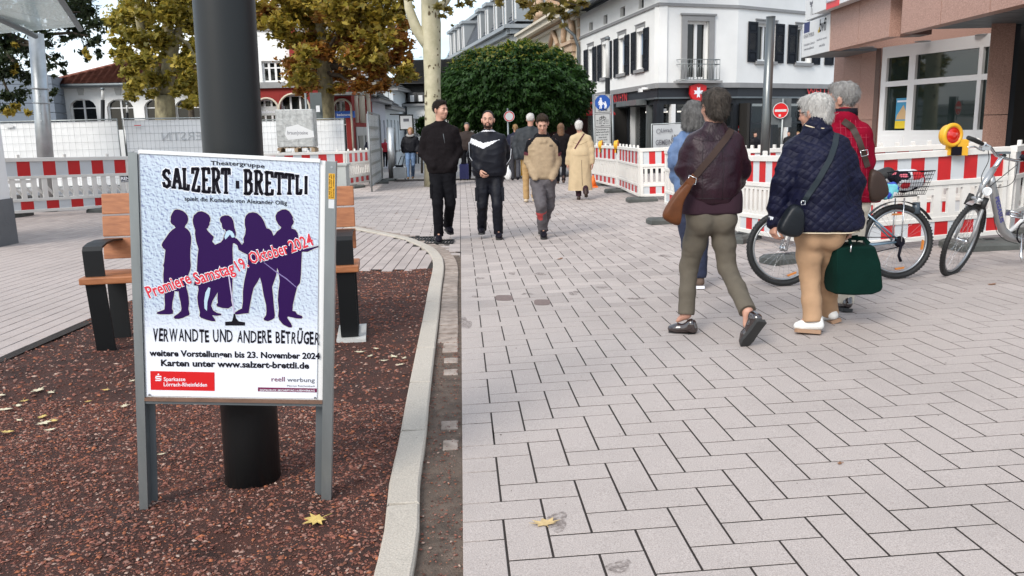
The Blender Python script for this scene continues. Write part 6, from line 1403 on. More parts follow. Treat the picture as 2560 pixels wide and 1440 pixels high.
MB().box((XF+5.6,16,zso-2),(.2,14,6)).build('inner_wall',M['granite_dark'],off_); MB().hexa([(XF + .3,yE+2.5,zso + .2),(XF + .3,y0F-2,zso + .2),(XF+9,y0F-2,zso + .2),(XF+9,yE+2.5,zso + .2),(XF + .3,yE+2.5,zso+9),(XF + .3,y0F-2,zso+9),(XF+9,y0F-2,zso+9),(XF+9,yE+2.5,zso+9)]).build('upper_body',M['granite'],off_)
MB().box((XF+3.6,21.9,zso/2 - .8),(4.4,.2,abs(zso)+2.9)).build('side_wall',M['granite'],off_)
# sign boards on the fascia end
GFf = Plane((XF, 10, 0), (0, -1, 0))      # reads left to right as seen
def gh(px,py): return GFf.hit(px,py)
s1=empty('directory_board',(XF,yS+10,cz_),0,'white directory board with small company logos at the end of the granite fascia','sign board')
a0,b1_=gh(2009,53); a1,b0_=gh(2073.5,128); b0_=cz_; zt4=gh(2074,38)[1]
MB().pbox(GFf,a0,a1,b0_,zt4,-.1,.02).build('board',M['sign_white'],s1); MB().hexa([(XF,10-a0,b0_ - .01),(XF,10-a1,b0_ - .01),(XF+1.1,10-a1,b0_ - .01),(XF+1.1,10-a0,b0_ - .01),(XF,10-a0,b0_ + .05),(XF,10-a1,b0_ + .05),(XF+1.1,10-a1,b0_ + .05),(XF+1.1,10-a0,b0_ + .05)]).build('board_soffit',M['galv_dark'],s1)
def gt(s,x,y,x1,size,m,par,bold=.0): a,b=gh(x,y); mb=MB(); text_into(mb,s,GFf,a,b,size,.024,bold=bold,width=gh(x1,y)[0]-a); mb.build('lettering',m,par)
a,b=gh(2012,84); a_,b_x=gh(2026,74); MB().pbox(GFf,a,a_,b,b + .25,.02,.024).build('logo',mat('navylogo',(.02,.03,.12),.5),s1)
gt('HOHGANT IMMOBILIEN',2011.5,97,2037,.14,M['grey_print'],s1); gt('bvfi',2051,80,2067,.42,M['ink'],s1,.012); gt('immobilien fair vermittelt',2044,103,2069,.07,M['grey_print'],s1); gt('www.bvfi.de',2050,118,2064,.1,M['grey_print'],s1); gt('Geschäftsstelle Lörrach' if False else 'Immobilien Lörrach',2012,116,2038,.09,M['grey_print'],s1); gt('www.immobilien.de',2012,127,2036,.09,M['grey_print'],s1)
mb=MB(); a,b=gh(2047,82); mb.pbox(GFf,a,a + .05,b,b + .07,.02,.024); mb.pbox(GFf,a + .06,a + .11,b,b + .12,.02,.024); mb.build('logo',mat('goldlogo',(.5,.35,.05),.5),s1)
s2=empty('union_sign',(XF,yS+9.5,cz_+1.2),0,'large white illuminated style sign with red square emblem above the directory board','sign board')
a0,zz0=gh(2017,45); a1=gh(2078,30)[0]; MB().pbox(GFf,a0,a1,zt4 + .06,zt4+2.2,-.12,.04).build('board',M['sign_white'],s2)
a2,z2_=gh(2063,33); a3=gh(2262,-10)[0]; MB().pbox(GFf,a2,a3,gh(2070,32)[1],gh(2070,32)[1]+1.5,.05,.3).build('light_box',M['sign_white'],s2)
GL2=Plane(GFf.P(0,0,.30),GFf.u); a,b=GL2.hit(2064,28); a_=GL2.hit(2098,12)[0]; MB().pbox(GL2,a + .05,a_,b + .02,b+1.15,.0,.012).build('emblem_field',M['red_sign'],s2)
mb=MB(); x0,x1,y0,y1=a + .05+(a_-a) * .12,a_-(a_-a) * .12,b + .18,b + .85
for q in (((0,0),(0.12,1)),((.12,1),(.5,.35)),((.5,.35),(.88,1)),((.88,1),(1,0)),((0,0),(1,0)),((.22,.22),(.3,.62)),((.3,.62),(.5,.2)),((.5,.2),(.7,.62)),((.7,.62),(.78,.22))): mb.tube([GL2.P(x0+(x1-x0)*q[0][0],y0+(y1-y0)*q[0][1],.02),GL2.P(x0+(x1-x0)*q[1][0],y0+(y1-y0)*q[1][1],.02)],.035,5)
mb.build('emblem',M['white_print'],s2)
a,b=gh(2029,14); mb=MB(); text_into(mb,'37',GFf,a,b,.75,.045,bold=.0,width=gh(2056,6)[0]-a); text_into(mb,'Turmstraße',GFf,gh(2030,39)[0],gh(2030,39)[1],.34,.045,bold=0,width=gh(2064,32)[0]-gh(2030,39)[0]); mb.build('lettering',M['grey_print'],s2)
# ---- trees
def rot_rand(n,tilt):
 """random leaf frames: normals mostly up, tilted"""
 a=NR.random(n)*6.283; th=np.abs(NR.normal(0,tilt,n)); b=NR.random(n)*6.283
 nrm=np.stack([np.sin(th)*np.cos(b),np.sin(th)*np.sin(b),np.cos(th)],-1)
 u=np.stack([np.cos(a),np.sin(a),np.zeros(n)],-1); u -= nrm*(u*nrm).sum(-1,keepdims=True); u /= np.linalg.norm(u,axis=1)[:,None]
 return u,np.cross(nrm,u),nrm
LS = {'star': np.array([(0,-.5),(.28,-.18),(.5,-.3),(.36,.1),(.62,.3),(.2,.28),(0,.62),(-.2,.28),(-.62,.3),(-.36,.1),(-.5,-.3),(-.28,-.18)]),
      'oval': np.array([(0,-.5),(.2,-.2),(.24,.15),(0,.6),(-.24,.15),(-.2,-.2)]),
      'fan': np.array([(0,-.5),(.34,-.3),(.55,.1),(.2,.12),(.15,.6),(-.15,.6),(-.2,.12),(-.55,.1),(-.34,-.3)]),
      'quad': np.array([(0,-.5),(.32,0),(0,.55),(-.32,0)])}
def leaves(name,pos,size,m,parent,shape='quad',tilt=.8,droop=None,var=.35):
 n=len(pos); u,v,nr=rot_rand(n,tilt)
 if droop is not None:      # hanging leaflets pointing outwards and down
  d=pos-droop; d /= np.linalg.norm(d,axis=1)[:,None]+1e-6; v=d * .75+np.stack([NR.normal(0,.35,n),NR.normal(0,.35,n),-.55+NR.normal(0,.25,n)],-1); v /= np.linalg.norm(v,axis=1)[:,None]
  u=np.cross(v,np.array([0,0,1.])+NR.normal(0,.3,(n,3))); u /= np.linalg.norm(u,axis=1)[:,None]; nr=np.cross(u,v)
 S=LS[shape]; k=len(S); s=size*(1+var*NR.normal(0,1,n).clip(-1.5,1.5))
 V=pos[:,None]+(u[:,None]*S[None,:,:1]+v[:,None]*S[None,:,1:]-nr[:,None]*(np.abs(S[None,:,:1]) * .35))*s[:,None,None]
 F=np.arange(n*k).reshape(n,k)
 return tag(mkobj(name,mesh_np(name,V.reshape(-1,3),F,m),parent),kind='stuff')
def clumps(cs,n,cs_r,per_leaf_sd=.33):
 """leaf points round clump centres"""
 cs=np.array(cs); w_=cs_r**2/(cs_r**2).sum() if np.ndim(cs_r) else None
 i=NR.choice(len(cs),n,p=w_); r=cs_r[i] if np.ndim(cs_r) else cs_r
 d=NR.normal(0,1,(n,3)); d /= np.linalg.norm(d,axis=1)[:,None]; rad=np.abs(NR.normal(0,.62,n))
 return cs[i]+d*(rad*r)[:,None]*np.array([1,1,.62]) if np.ndim(r) else cs[i]+d*(rad*r)[:,None]*np.array([1,1,.62])
def limb(mb,p,q,r0,r1,k=5,wob=.06,seg=8):
 p,q=np.array(p,float),np.array(q,float); L_=np.linalg.norm(q-p); pts=[]
 for i in range(k+1):
  t=i/k; pts.append(p+(q-p)*t+(NR.normal(0,wob*L_/k,3) if 0<i<k else 0))
 mb.tube(pts,[r0+(r1-r0)*i/k for i in range(k+1)],seg); return pts
def pxcl(lst,Y,dY):
 """clump centres and radii from image circles (px, py, radius in px), spread in depth"""
 c,r=[],[]
 for (x,y,q) in lst:
  Yc=Y+RND.uniform(-dY,dY); c.append(Wy(x,y,Yc)); r.append(q*Yc/FPX)
 return np.array(c),np.array(r)
def dense(cl,n_extra,jit):
 out=list(cl)
 for _ in range(n_extra):
  x,y,q=RND.choice(cl); out.append((x+RND.gauss(0,q*jit),y+RND.gauss(0,q*jit),q*RND.uniform(.35,.6)))
 return out
# mottled plane tree with pale trunk
M['lf_plane']=leafmat('lf_plane',[(.10,.09,.02),(.16,.13,.025),(.22,.16,.03),(.13,.12,.03),(.30,.22,.05),(.08,.075,.02),(.19,.12,.03)])
Y=23.5; g=gp(1086,Y); t1=empty('plane_tree',g,0,'plane tree with pale mottled trunk forking above the man in black fleece','tree')
q=[g+[0,0,-.1],Wy(1083,300,Y),Wy(1081,200,Y),Wy(1080,130,Y),Wy(1078,60,Y),Wy(1072,-40,Y),Wy(1078,-200,Y)]
mb=MB(); mb.tube(q,[.30,.235,.225,.25,.27,.22,.12],20); mb.tube([Wy(1078,125,Y),Wy(1058,95,Y),Wy(1040,70,Y),Wy(1022,20,Y),Wy(1012,-60,Y)],[.16,.17,.15,.12,.08],12)
mb.tube([Wy(1090,20,Y),Wy(1115,5,Y),Wy(1145,-40,Y)],[.12,.09,.06],10); tr_=mb.build('trunk',M['pale_bark'],t1)
pb_=MB()
for k in range(46):
 z=RND.uniform(.0,1); yy=20+290*z; a=RND.uniform(-1.2,1.2); c0=Wy(1080+1.5,yy,Y); r_ = .232 if yy>60 else .262
 ctr=np.array([c0[0]+r_*math.sin(a),c0[1]-r_*math.cos(a),c0[2]]); ta=np.array([math.cos(a),math.sin(a),0]); w_,h_=RND.uniform(.012,.045),RND.uniform(.02,.08)
 pts=[ctr+ta*(w_*math.cos(t_)*RND.uniform(.6,1.2))+np.array([0,0,h_*math.sin(t_)*RND.uniform(.6,1.2)]) for t_ in np.linspace(0,6.283,8)[:-1]]
 pb_.add([p_+np.array([math.sin(a),-math.cos(a),0]) * .008 for p_ in pts],[tuple(range(7))])
tag(pb_.build('bark_flakes',mat('flake',(.10,.075,.04),.9),t1),kind='stuff')
cl=[(1010,-30,40),(1060,-60,50),(1120,-20,26),(1108,40,12),(1115,20,14),(1132,62,7),(1148,8,10),(1100,15,12),(1175,5,8),(1255,10,11),(1248,2,10),(1310,8,22),(1340,20,20),(1370,14,26),(1400,22,20),(1430,12,22),(1325,40,10),(1378,44,12),(1412,40,12),(1460,6,14),(1350,-20,40),(1420,-30,40),(1260,-40,30),(1407,62,7),(1330,30,10),(1440,30,8)]
c,r=pxcl(cl,21.5,1.2); leaves('foliage',clumps(c,1250,r),.16,M['lf_plane'],t1,'star',.9)
mb=MB(); limb(mb,Wy(1145,-40,Y),Wy(1330,-10,21.5),.06,.03); limb(mb,Wy(1330,-10,21.5),Wy(1450,15,21.5),.03,.012); limb(mb,Wy(1340,-10,21.5),Wy(1335,40,21.4),.015,.006); limb(mb,Wy(1115,-20,Y),Wy(1112,45,22.5),.015,.006); mb.build('branch',M['bark'],t1)
# big plane tree left of the mast
M['lf_green']=leafmat('lf_green',[(.26,.22,.03),(.32,.27,.04),(.18,.17,.03),(.48,.36,.05),(.26,.23,.04),(.62,.46,.08),(.11,.11,.025),(.38,.29,.045)])
Y=29.5; g=gp(415,Y); t2=empty('plane_tree',g,0,'yellowing plane tree with several upright limbs left of the thick mast','tree')
fk=Wy(412,238,Y); mb=MB(); mb.tube([g-[0,0,.1],Wy(414,290,Y),Wy(412,250,Y),fk],[.42,.34,.33,.30],16)
for pts,r in (([fk,Wy(395,190,Y),Wy(365,120,Y),Wy(350,60,Y),Wy(335,-20,Y)],[.20,.18,.15,.13,.10]),([fk,Wy(418,170,Y),Wy(425,100,Y),Wy(412,30,Y),Wy(405,-40,Y)],[.22,.2,.17,.15,.12]),([fk,Wy(430,180,Y + .3),Wy(440,90,Y + .3),Wy(462,30,Y + .3),Wy(475,-40,Y + .3)],[.18,.16,.14,.12,.08]),([Wy(440,90,Y),Wy(470,110,Y),Wy(500,170,Y)],[.09,.06,.03]),([Wy(365,120,Y),Wy(330,100,Y),Wy(300,60,Y)],[.08,.05,.03])): mb.tube(pts,r,10)
mb.build('trunk',M['plane_bark'],t2)
cl=[(310,40,34),(350,20,40),(330,90,30),(310,130,22),(350,150,32),(400,100,34),(430,40,40),(480,60,34),(490,130,32),(460,160,32),(390,200,28),(350,200,26),(320,180,18),(440,215,26),(480,210,24),(500,250,20),(470,262,16),(340,225,16),(380,235,16),(505,180,22),(300,70,24),(380,-20,50),(460,-20,50),(500,20,40),(322,240,12),(330,215,18),(300,105,16),(515,110,30),(420,150,24),(360,60,26)]
c,r=pxcl(dense(cl,55,.7),Y,2.0); leaves('foliage',clumps(c,24000,r),.165,M['lf_green'],t2,'fan',.9)
# second, thinner trunk behind it
g=gp(480,34); t3=empty('slender_tree',g,0,'thin trunk tree behind the yellowing plane, beside the hall windows','tree'); mb=MB(); limb(mb,g,Wy(478,200,34),.16,.1); limb(mb,Wy(478,230,34),Wy(500,180,34),.05,.02); mb.build('trunk',M['bark'],t3)
c,r=pxcl([(478,205,26),(500,225,20),(455,215,20),(485,250,14)],34,.8); leaves('crown',clumps(c,900,r),.2,M['lf_green'],t3,'fan',.9)
# chestnut turning orange brown
M['lf_rust']=leafmat('lf_rust',[(.34,.13,.025),(.46,.19,.035),(.24,.11,.025),(.56,.26,.05),(.15,.06,.018),(.38,.24,.035),(.44,.14,.03)])
M['lf_olive']=leafmat('lf_olive',[(.26,.22,.03),(.36,.28,.035),(.20,.16,.03),(.50,.36,.05),(.30,.19,.03),(.14,.14,.025),(.62,.46,.09)])
Y=31; g=gp(812,Y); t4=empty('chestnut_tree',g,0,'broad chestnut with rust brown autumn crown in front of the red house','tree')
mb=MB(); mb.tube([g-[0,0,.1],Wy(813,300,Y),Wy(815,235,Y),Wy(812,190,Y),Wy(805,100,Y),Wy(790,0,Y),Wy(785,-80,Y)],[.40,.33,.29,.27,.2,.16,.1],14); mb.build('trunk',M['plane_bark'],t4)
mb=MB()
for q in ((700,150),(900,150),(960,100),(680,60),(760,40),(850,30),(1000,160),(740,210),(900,215),(980,215)): limb(mb,Wy(810,190-abs(q[0]-810) * .15,Y),Wy(q[0],q[1],Y+RND.uniform(-1.5,1.5)),.10,.02,wob=.15)
mb.build('limb',M['bark'],t4)
rust=[(760,190,34),(800,150,42),(850,185,36),(900,140,44),(940,180,32),(980,150,34),(1010,175,22),(960,215,20),(900,215,24),(850,220,18),(755,225,16),(745,195,20),(950,100,38),(1000,110,28),(880,90,40),(1035,190,9),(1020,150,14),(780,215,18),(1000,195,16),(985,80,30),(1010,60,20),(740,160,30),(930,225,12),(830,110,36)]
olive=[(660,30,38),(700,60,36),(740,30,44),(790,50,44),(840,20,44),(900,30,44),(950,40,40),(740,100,34),(790,100,34),(990,30,28),(650,60,16),(700,-20,50),(800,-30,60),(900,-30,60),(960,-10,40),(1010,20,16),(860,70,30),(760,130,24),(930,80,20)]
rust,olive=rust+olive[::4],olive+rust[::3]
c,r=pxcl(dense(rust,60,.6),Y,2.4); leaves('foliage',clumps(c,30000,r),.15,M['lf_rust'],t4,'fan',.9)
c,r=pxcl(dense(olive,45,.6),Y-1.5,2.0); leaves('foliage',clumps(c,23000,r),.17,M['lf_olive'],t4,'fan',.9)
# dark green round tree
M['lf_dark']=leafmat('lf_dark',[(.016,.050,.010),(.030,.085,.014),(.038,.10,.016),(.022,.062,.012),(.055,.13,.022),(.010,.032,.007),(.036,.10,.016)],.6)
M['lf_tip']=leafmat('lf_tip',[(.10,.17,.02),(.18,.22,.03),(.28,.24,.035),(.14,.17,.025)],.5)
Y=29; cc=Wy(1288,230,Y); RX,RZ,RY=184*Y/FPX,112*Y/FPX,2.6
g=gp(1290,Y); t5=empty('round_tree',g,0,'dense dark green round tree in the middle of the street behind the walking men','tree')
mb=MB(); mb.tube([g-[0,0,.1],(cc[0],Y,cc[2]-RZ * .5),(cc[0],Y,cc[2] + .5)],[.16,.14,.06],12)
for k in range(26):
 a=k*2.4; e_=RND.uniform(-.4,.9); limb(mb,(cc[0],Y,cc[2]-RZ * .7),(cc[0]+RX * .85*math.cos(a)*math.cos(e_),Y+RY * .85*math.sin(a)*math.cos(e_),cc[2]+RZ * .8*math.sin(e_)),.06,.012,wob=.1)
mb.build('trunk',M['bark'],t5)
def dome(n,rmin,tufts,amp):
 d=NR.normal(0,1,(n,3)); d /= np.linalg.norm(d,axis=1)[:,None]
 prof = .96 + .04*np.sin(d[:,0]*9+1)*np.cos(d[:,2]*8) + .09*vnoise(d*4.5,2)+amp*(vnoise(d*tufts,4) - .5)
 r=(rmin+(1-rmin)*NR.random(n) ** .4)*prof; z=d[:,2]*np.where(d[:,2]<0,.92,1.0)
 rx=RX*(1 + .06*np.clip(-d[:,2],-1,1))
 return np.stack([cc[0]+d[:,0]*r*rx,Y+d[:,1]*r*RY,cc[2]+z*r*RZ],-1),r
pos,rr_=dome(85000,.64,15,.25); leaves('foliage',pos,.115,M['lf_dark'],t5,'oval',.8,droop=cc+np.array([0,0,.4]))
pos,rr_=dome(9000,.2,6,.1); leaves('foliage',pos,.2,M['lf_dark'],t5,'oval',.8)
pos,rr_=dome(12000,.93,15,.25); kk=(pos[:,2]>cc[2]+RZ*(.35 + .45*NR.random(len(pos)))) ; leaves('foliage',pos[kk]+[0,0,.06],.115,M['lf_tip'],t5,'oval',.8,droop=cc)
# shrub beside it and small tree behind the men
g=gp(1055,34); s1_=empty('shrub',g,0,'small dark green tree crown left of the man in black fleece','shrub'); mb=MB(); limb(mb,g,Wy(1058,320,34),.05,.02); mb.build('stem',M['bark'],s1_)
c,r=pxcl([(1056,300,12),(1048,312,9),(1064,315,10),(1050,330,8)],34,.2); leaves('foliage',clumps(c,700,r),.17,M['lf_dark'],s1_,'oval')
g=gp(1148,33); s2_=empty('shrub',g,0,'bare brownish shrub between the first two walking men','shrub'); mb=MB()
for k in range(14): limb(mb,g+[RND.uniform(-.1,.1),0,.6],Wy(1148+RND.uniform(-22,22),260+RND.uniform(0,50),33),.02,.006)
mb.build('stem',M['bark'],s2_); c,r=pxcl([(1140,290,22),(1150,320,20),(1155,265,14),(1125,320,12)],33,.3); leaves('foliage',clumps(c,700,r),.12,M['lf_rust'],s2_,'oval')
# dark tree at the far left
M['lf_deep']=leafmat('lf_deep',[(.016,.030,.010),(.025,.042,.014),(.035,.055,.016),(.020,.034,.012),(.05,.06,.018)])
Y=21; g=gp(-60,Y); t6=empty('dark_tree',g,0,'dark broadleaf tree with hanging branches behind the silver column','tree')
mb=MB(); mb.tube([g,Wy(-60,200,Y),Wy(-50,60,Y),Wy(-20,-100,Y)],[.4,.3,.25,.2],12)
for q in ((60,60),(150,20),(220,90),(120,150),(60,200),(200,30),(160,170),(30,250)): limb(mb,Wy(-50,40,Y),Wy(q[0],q[1],Y),.09,.015,wob=.15)
mb.build('trunk',M['bark'],t6)
cl=[(20,40,44),(70,20,44),(120,30,40),(170,20,40),(210,30,34),(235,60,26),(242,100,18),(245,130,10),(250,140,8),(200,80,26),(225,110,14),(20,110,40),(60,120,34),(30,180,34),(70,190,18),(55,230,18),(20,240,26),(120,110,18),(140,140,14),(155,160,10),(160,180,9),(125,165,10),(135,190,7),(133,235,10),(138,225,9),(15,270,14),(50,250,12),(180,60,26),(160,100,12),(205,130,8),(215,148,6),(-20,60,50),(-20,150,50),(90,70,30),(140,60,26),(100,-20,60),(200,-10,40),(68,205,10),(112,140,8),(75,160,14)]
c,r=pxcl(dense(cl,45,.6),Y,1.2); leaves('foliage',clumps(c,26000,r),.10,M['lf_deep'],t6,'oval',.9)
c,r=pxcl([(38,112,7),(40,165,9),(36,180,6),(40,265,12),(20,280,12),(70,282,8),(215,130,8),(222,142,6)],Y - .8,.3); leaves('foliage',clumps(c,420,r),.13,M['lf_olive'],t6,'oval',.9)
# ---- people: bodies and clothes grown from smooth distance fields
def surf_nets(D,org,h):
 nx,ny,nz=D.shape; s=D<0
 c=np.zeros((nx-1,ny-1,nz-1),np.int8)
 for a in (0,1):
  for b in (0,1):
   for e in (0,1): c+=s[a:nx-1+a,b:ny-1+b,e:nz-1+e]
 act=(c>0) & (c<8); idx=np.argwhere(act); n=len(idx)
 if n==0: return np.zeros((0,3)),np.zeros((0,4),int)
 acc=np.zeros((n,3)); cnt=np.zeros(n); I=idx
 cor=[(a,b,e) for a in (0,1) for b in (0,1) for e in (0,1)]
 vals = {q: D[I[:,0]+q[0],I[:,1]+q[1],I[:,2]+q[2]] for q in cor}
 for q in cor:
  for ax in range(3):
   if q[ax]==0:
    q2=list(q); q2[ax]=1; q2=tuple(q2); v0,v1=vals[q],vals[q2]; m=(v0<0) != (v1<0); t=np.where(m,v0/(v0-v1+1e-12),0)
    p=np.tile(np.array(q,float),(n,1)); p[:,ax]=t; acc+=p*m[:,None]; cnt+=m
 V=(I+acc/cnt[:,None])*h+org
 vid=-np.ones(act.shape,np.int64); vid[tuple(I.T)]=np.arange(n); F=[]
 for ax in range(3):
  o=[a for a in range(3) if a != ax]; sl0=[slice(None)]*3; sl1=[slice(None)]*3; sl0[ax]=slice(0,-1); sl1[ax]=slice(1,None)
  e=s[tuple(sl0)] != s[tuple(sl1)]; E=np.argwhere(e)
  ok=(E[:,o[0]]>0) & (E[:,o[1]]>0) & (E[:,o[0]]<D.shape[o[0]]-1) & (E[:,o[1]]<D.shape[o[1]]-1); E=E[ok]
  q=[]
  for d0,d1 in ((1,1),(0,1),(0,0),(1,0)):
   c_=E.copy(); c_[:,o[0]] -= d0; c_[:,o[1]] -= d1; q.append(vid[tuple(c_.T)])
  q=np.stack(q,1); ins=s[tuple(E.T)]; flip=ins if ax != 1 else ~ins; q[~flip]=q[~flip][:,::-1]; F.append(q)
 F=np.concatenate(F); F=F[(F >= 0).all(1)]
 return V,F
class SDF:
 def __init__(s): s.p=[]
 def cone(s,a,b,r1,r2=None,k=.03,sub=False): s.p.append(('c',np.array(a,float),np.array(b,float),r1,r1 if r2 is None else r2,k,sub)); return s
 def ell(s,c,r,k=.03,rot=None,sub=False): s.p.append(('e',np.array(c,float),np.array(r,float),rot,0,k,sub)); return s
 def chain(s,pts,rs,k=.03):
  for i in range(len(pts)-1): s.cone(pts[i],pts[i+1],rs[i],rs[i+1],k)
  return s
 def cut(s,p,n): s.p.append(('p', np.array(p, float), np.array(n, float) / np.linalg.norm(n), 0, 0, 0, False)); return s      # keeps the side opposite to n
 def mesh(s,h,smooth=1):
  lo=np.min([np.minimum(p[1],p[2])-max(p[3],p[4]) if p[0] == 'c' else p[1]-p[2].max() for p in s.p if p[0] != 'p' and not p[6]],0)-3*h
  hi=np.max([np.maximum(p[1],p[2])+max(p[3],p[4]) if p[0] == 'c' else p[1]+p[2].max() for p in s.p if p[0] != 'p' and not p[6]],0)+3*h
  n=np.ceil((hi-lo)/h).astype(int)+1; D=np.full(n,1.,np.float32); ax=[lo[i]+h*np.arange(n[i]) for i in range(3)]
  for t,a,b,r1,r2,k,sub in s.p:
   if t == 'p':
    g=((ax[0]-a[0])*b[0])[:,None,None]+((ax[1]-a[1])*b[1])[None,:,None]+((ax[2]-a[2])*b[2])[None,None]; D=np.maximum(D,g.astype(np.float32)); continue
   m=k+3*h
   if t == 'c': l,u=np.minimum(a,b)-max(r1,r2)-m,np.maximum(a,b)+max(r1,r2)+m
   else: l,u=a-b.max()-m,a+b.max()+m
   i0=np.clip(np.floor((l-lo)/h).astype(int),0,n); i1=np.clip(np.ceil((u-lo)/h).astype(int)+1,0,n)
   if (i1 <= i0).any(): continue
   X,Y_,Z=np.meshgrid(*[ax[i][i0[i]:i1[i]] for i in range(3)],indexing='ij'); P=np.stack([X,Y_,Z],-1)
   if t == 'c':
    ab=b-a; tt=np.clip(((P-a) @ ab)/(ab @ ab+1e-12),0,1); d=np.linalg.norm(P-a-tt[...,None]*ab,axis=-1)-(r1+(r2-r1)*tt)
   else:
    q=P-a
    if r1 is not None: q=q @ r1
    q=q/b; L_=np.linalg.norm(q,axis=-1); L2_=np.linalg.norm(q/b,axis=-1)+1e-9; d=L_*(L_-1)/L2_
   sl=tuple(slice(i0[i],i1[i]) for i in range(3)); E=D[sl]
   if sub: hh_=np.clip(.5 - .5*(d+E)/k,0,1); D[sl]=E+(-d-E)*hh_+k*hh_*(1-hh_)
   else: hh_=np.clip(.5 + .5*(E-d)/k,0,1); D[sl]=E*(1-hh_)+d*hh_-k*hh_*(1-hh_)
  V,F=surf_nets(D,lo,h)
  return V,F
def normals(V,F):
 n=np.cross(V[F[:,2]]-V[F[:,0]],V[F[:,3]]-V[F[:,1]]); N_=np.zeros_like(V)
 for k in range(4): np.add.at(N_,F[:,k],n)
 return N_/(np.linalg.norm(N_,axis=1)[:,None]+1e-9)
def relax(V,F,it=1,w=.5):
 for _ in range(it):
  A=np.zeros_like(V); c=np.zeros(len(V))
  for k in range(4):
   for j in (1,3): np.add.at(A,F[:,k],V[F[:,(k+j) % 4]]); np.add.at(c,F[:,k],1)
  V=V*(1-w)+w*A/np.maximum(c,1)[:,None]
 return V
def sdfobj(name,S,h,mats,parent,wr=None,classify=None,relax_=1,post=None):
 """wr: list of (amplitude, frequency xyz, ridge?) folds pushed along the normal"""
 if isinstance(S,SDF): S=[(S,h)]
 VV,FF=[],[]; o=0
 for s,hh_ in S:
  V,F=s.mesh(hh_)
  V=relax(V,F,relax_,.5); VV.append(V); FF.append(F+o); o+=len(V)
 V=np.concatenate(VV); F=np.concatenate(FF)
 if wr:
  N_=normals(V,F); d=0
  for amp,fr,ridge in wr:
   v=vnoise(V*np.array(fr)+vnoise(V*4,9)[:,None]*1.5,11); d=d+amp*((1-abs(2*v-1))**2 - .45 if ridge else (v - .5)*2)
  V=V+N_*np.asarray(d)[:,None]
 if post: V=post(V)
 mi=classify(V[F].mean(1)) if classify else None
 return mkobj(name,mesh_np(name,V,F,mats,mi,smooth=True),parent)
def skinmat(n,c): return mat(n,c,.5,var=.06,vscale=20)
M['skin']=mat('skin',(.52,.30,.215),.5,vcol=(.47,.25,.18),vscale=14); M['skin_old']=mat('skin_old',(.50,.28,.20),.55,vcol=(.44,.22,.16),vscale=20)
def hairmat(n,c,v=.3): return mat(n,c,.65,spec=.25,island=0,var=v,vscale=14,bump=1.0,bscale=45,stretch=(3,3,.5))
M['hair_dark']=hairmat('hair_dark',(.018,.012,.009)); M['hair_brown']=hairmat('hair_brown',(.05,.032,.02)); M['hair_white']=hairmat('hair_white',(.60,.58,.55),.2); M['hair_grey']=hairmat('hair_grey',(.36,.345,.33),.3)
M['hair_dgrey']=hairmat('hair_dgrey',(.075,.062,.052),.5); M['hair_mgrey']=hairmat('hair_mgrey',(.17,.165,.16),.5); M['hair_blond']=hairmat('hair_blond',(.34,.20,.09)); M['beard']=hairmat('beard',(.035,.018,.012))
M['eye']=mat('eye',(.03,.02,.015),.2); M['eyewhite']=mat('eyewhite',(.6,.58,.55),.3); M['lip']=mat('lip',(.38,.13,.11),.5); M['sole']=mat('sole',(.03,.03,.03),.8); M['white_shoe']=mat('white_shoe',(.74,.73,.70),.5,var=.05,vscale=20)
def unit(v): v=np.array(v,float); return v/(np.linalg.norm(v)+1e-9)
def frame(f,pitch=0.,tilt=0.):
 """head frame: columns right, forward, up"""
 f=unit([f[0],f[1],0]); r=np.array([f[1],-f[0],0.]); u=np.array([0,0,1.]); c,s=math.cos(pitch),math.sin(pitch); f2=f*c-u*s; u2=u*c+f*s
 c,s=math.cos(tilt),math.sin(tilt); r2,u3=r*c+u2*s,u2*c-r*s; return np.stack([r2,f2,u3],1)
def hand_sdf(S,w_,d,pal,s=1.,curl=.6,side=1):
 """w_ wrist point, d direction of the hand, pal palm normal; fingers curl towards the palm side"""
 d=unit(d); pal=unit(np.array(pal,float)-d*(np.array(pal,float) @ d)); a=np.cross(d,pal)*side; w_=np.array(w_,float)
 kn=w_+d * .085*s
 S.cone(w_+a * .012*s,kn+a * .024*s,.017*s,.013*s,.012).cone(w_-a * .012*s,kn-a * .028*s,.017*s,.012*s,.012).cone(w_,kn,.018*s,.014*s,.012)
 for j,(o_,L1,rr) in enumerate(((.031,.041,.0088),(.011,.046,.0090),(-.010,.043,.0086),(-.030,.033,.0076))):
  p=kn+a*o_*s; an=0
  for q,fl in enumerate((1,.72,.55)):
   an+=curl*(1,1.1,.8)[q]; dd_=d*math.cos(an)+pal*math.sin(an); e_=p+dd_*L1*fl*s; S.cone(p,e_,rr*s*(1-q * .08),rr*s*(.92-q * .08),.003); p=e_
 p=w_+d * .03*s+a * .022*s
 for q,fl in enumerate((.042,.034,.026)):
  dd_=unit(d*(.75,.85,.8)[q]+a*(.65,.35,.15)[q]+pal*(.25,.45,.65)[q]); e_=p+dd_*fl*s; S.cone(p,e_,(.013,.0108,.0098)[q]*s,(.0108,.0098,.0082)[q]*s,.004); p=e_
 return S
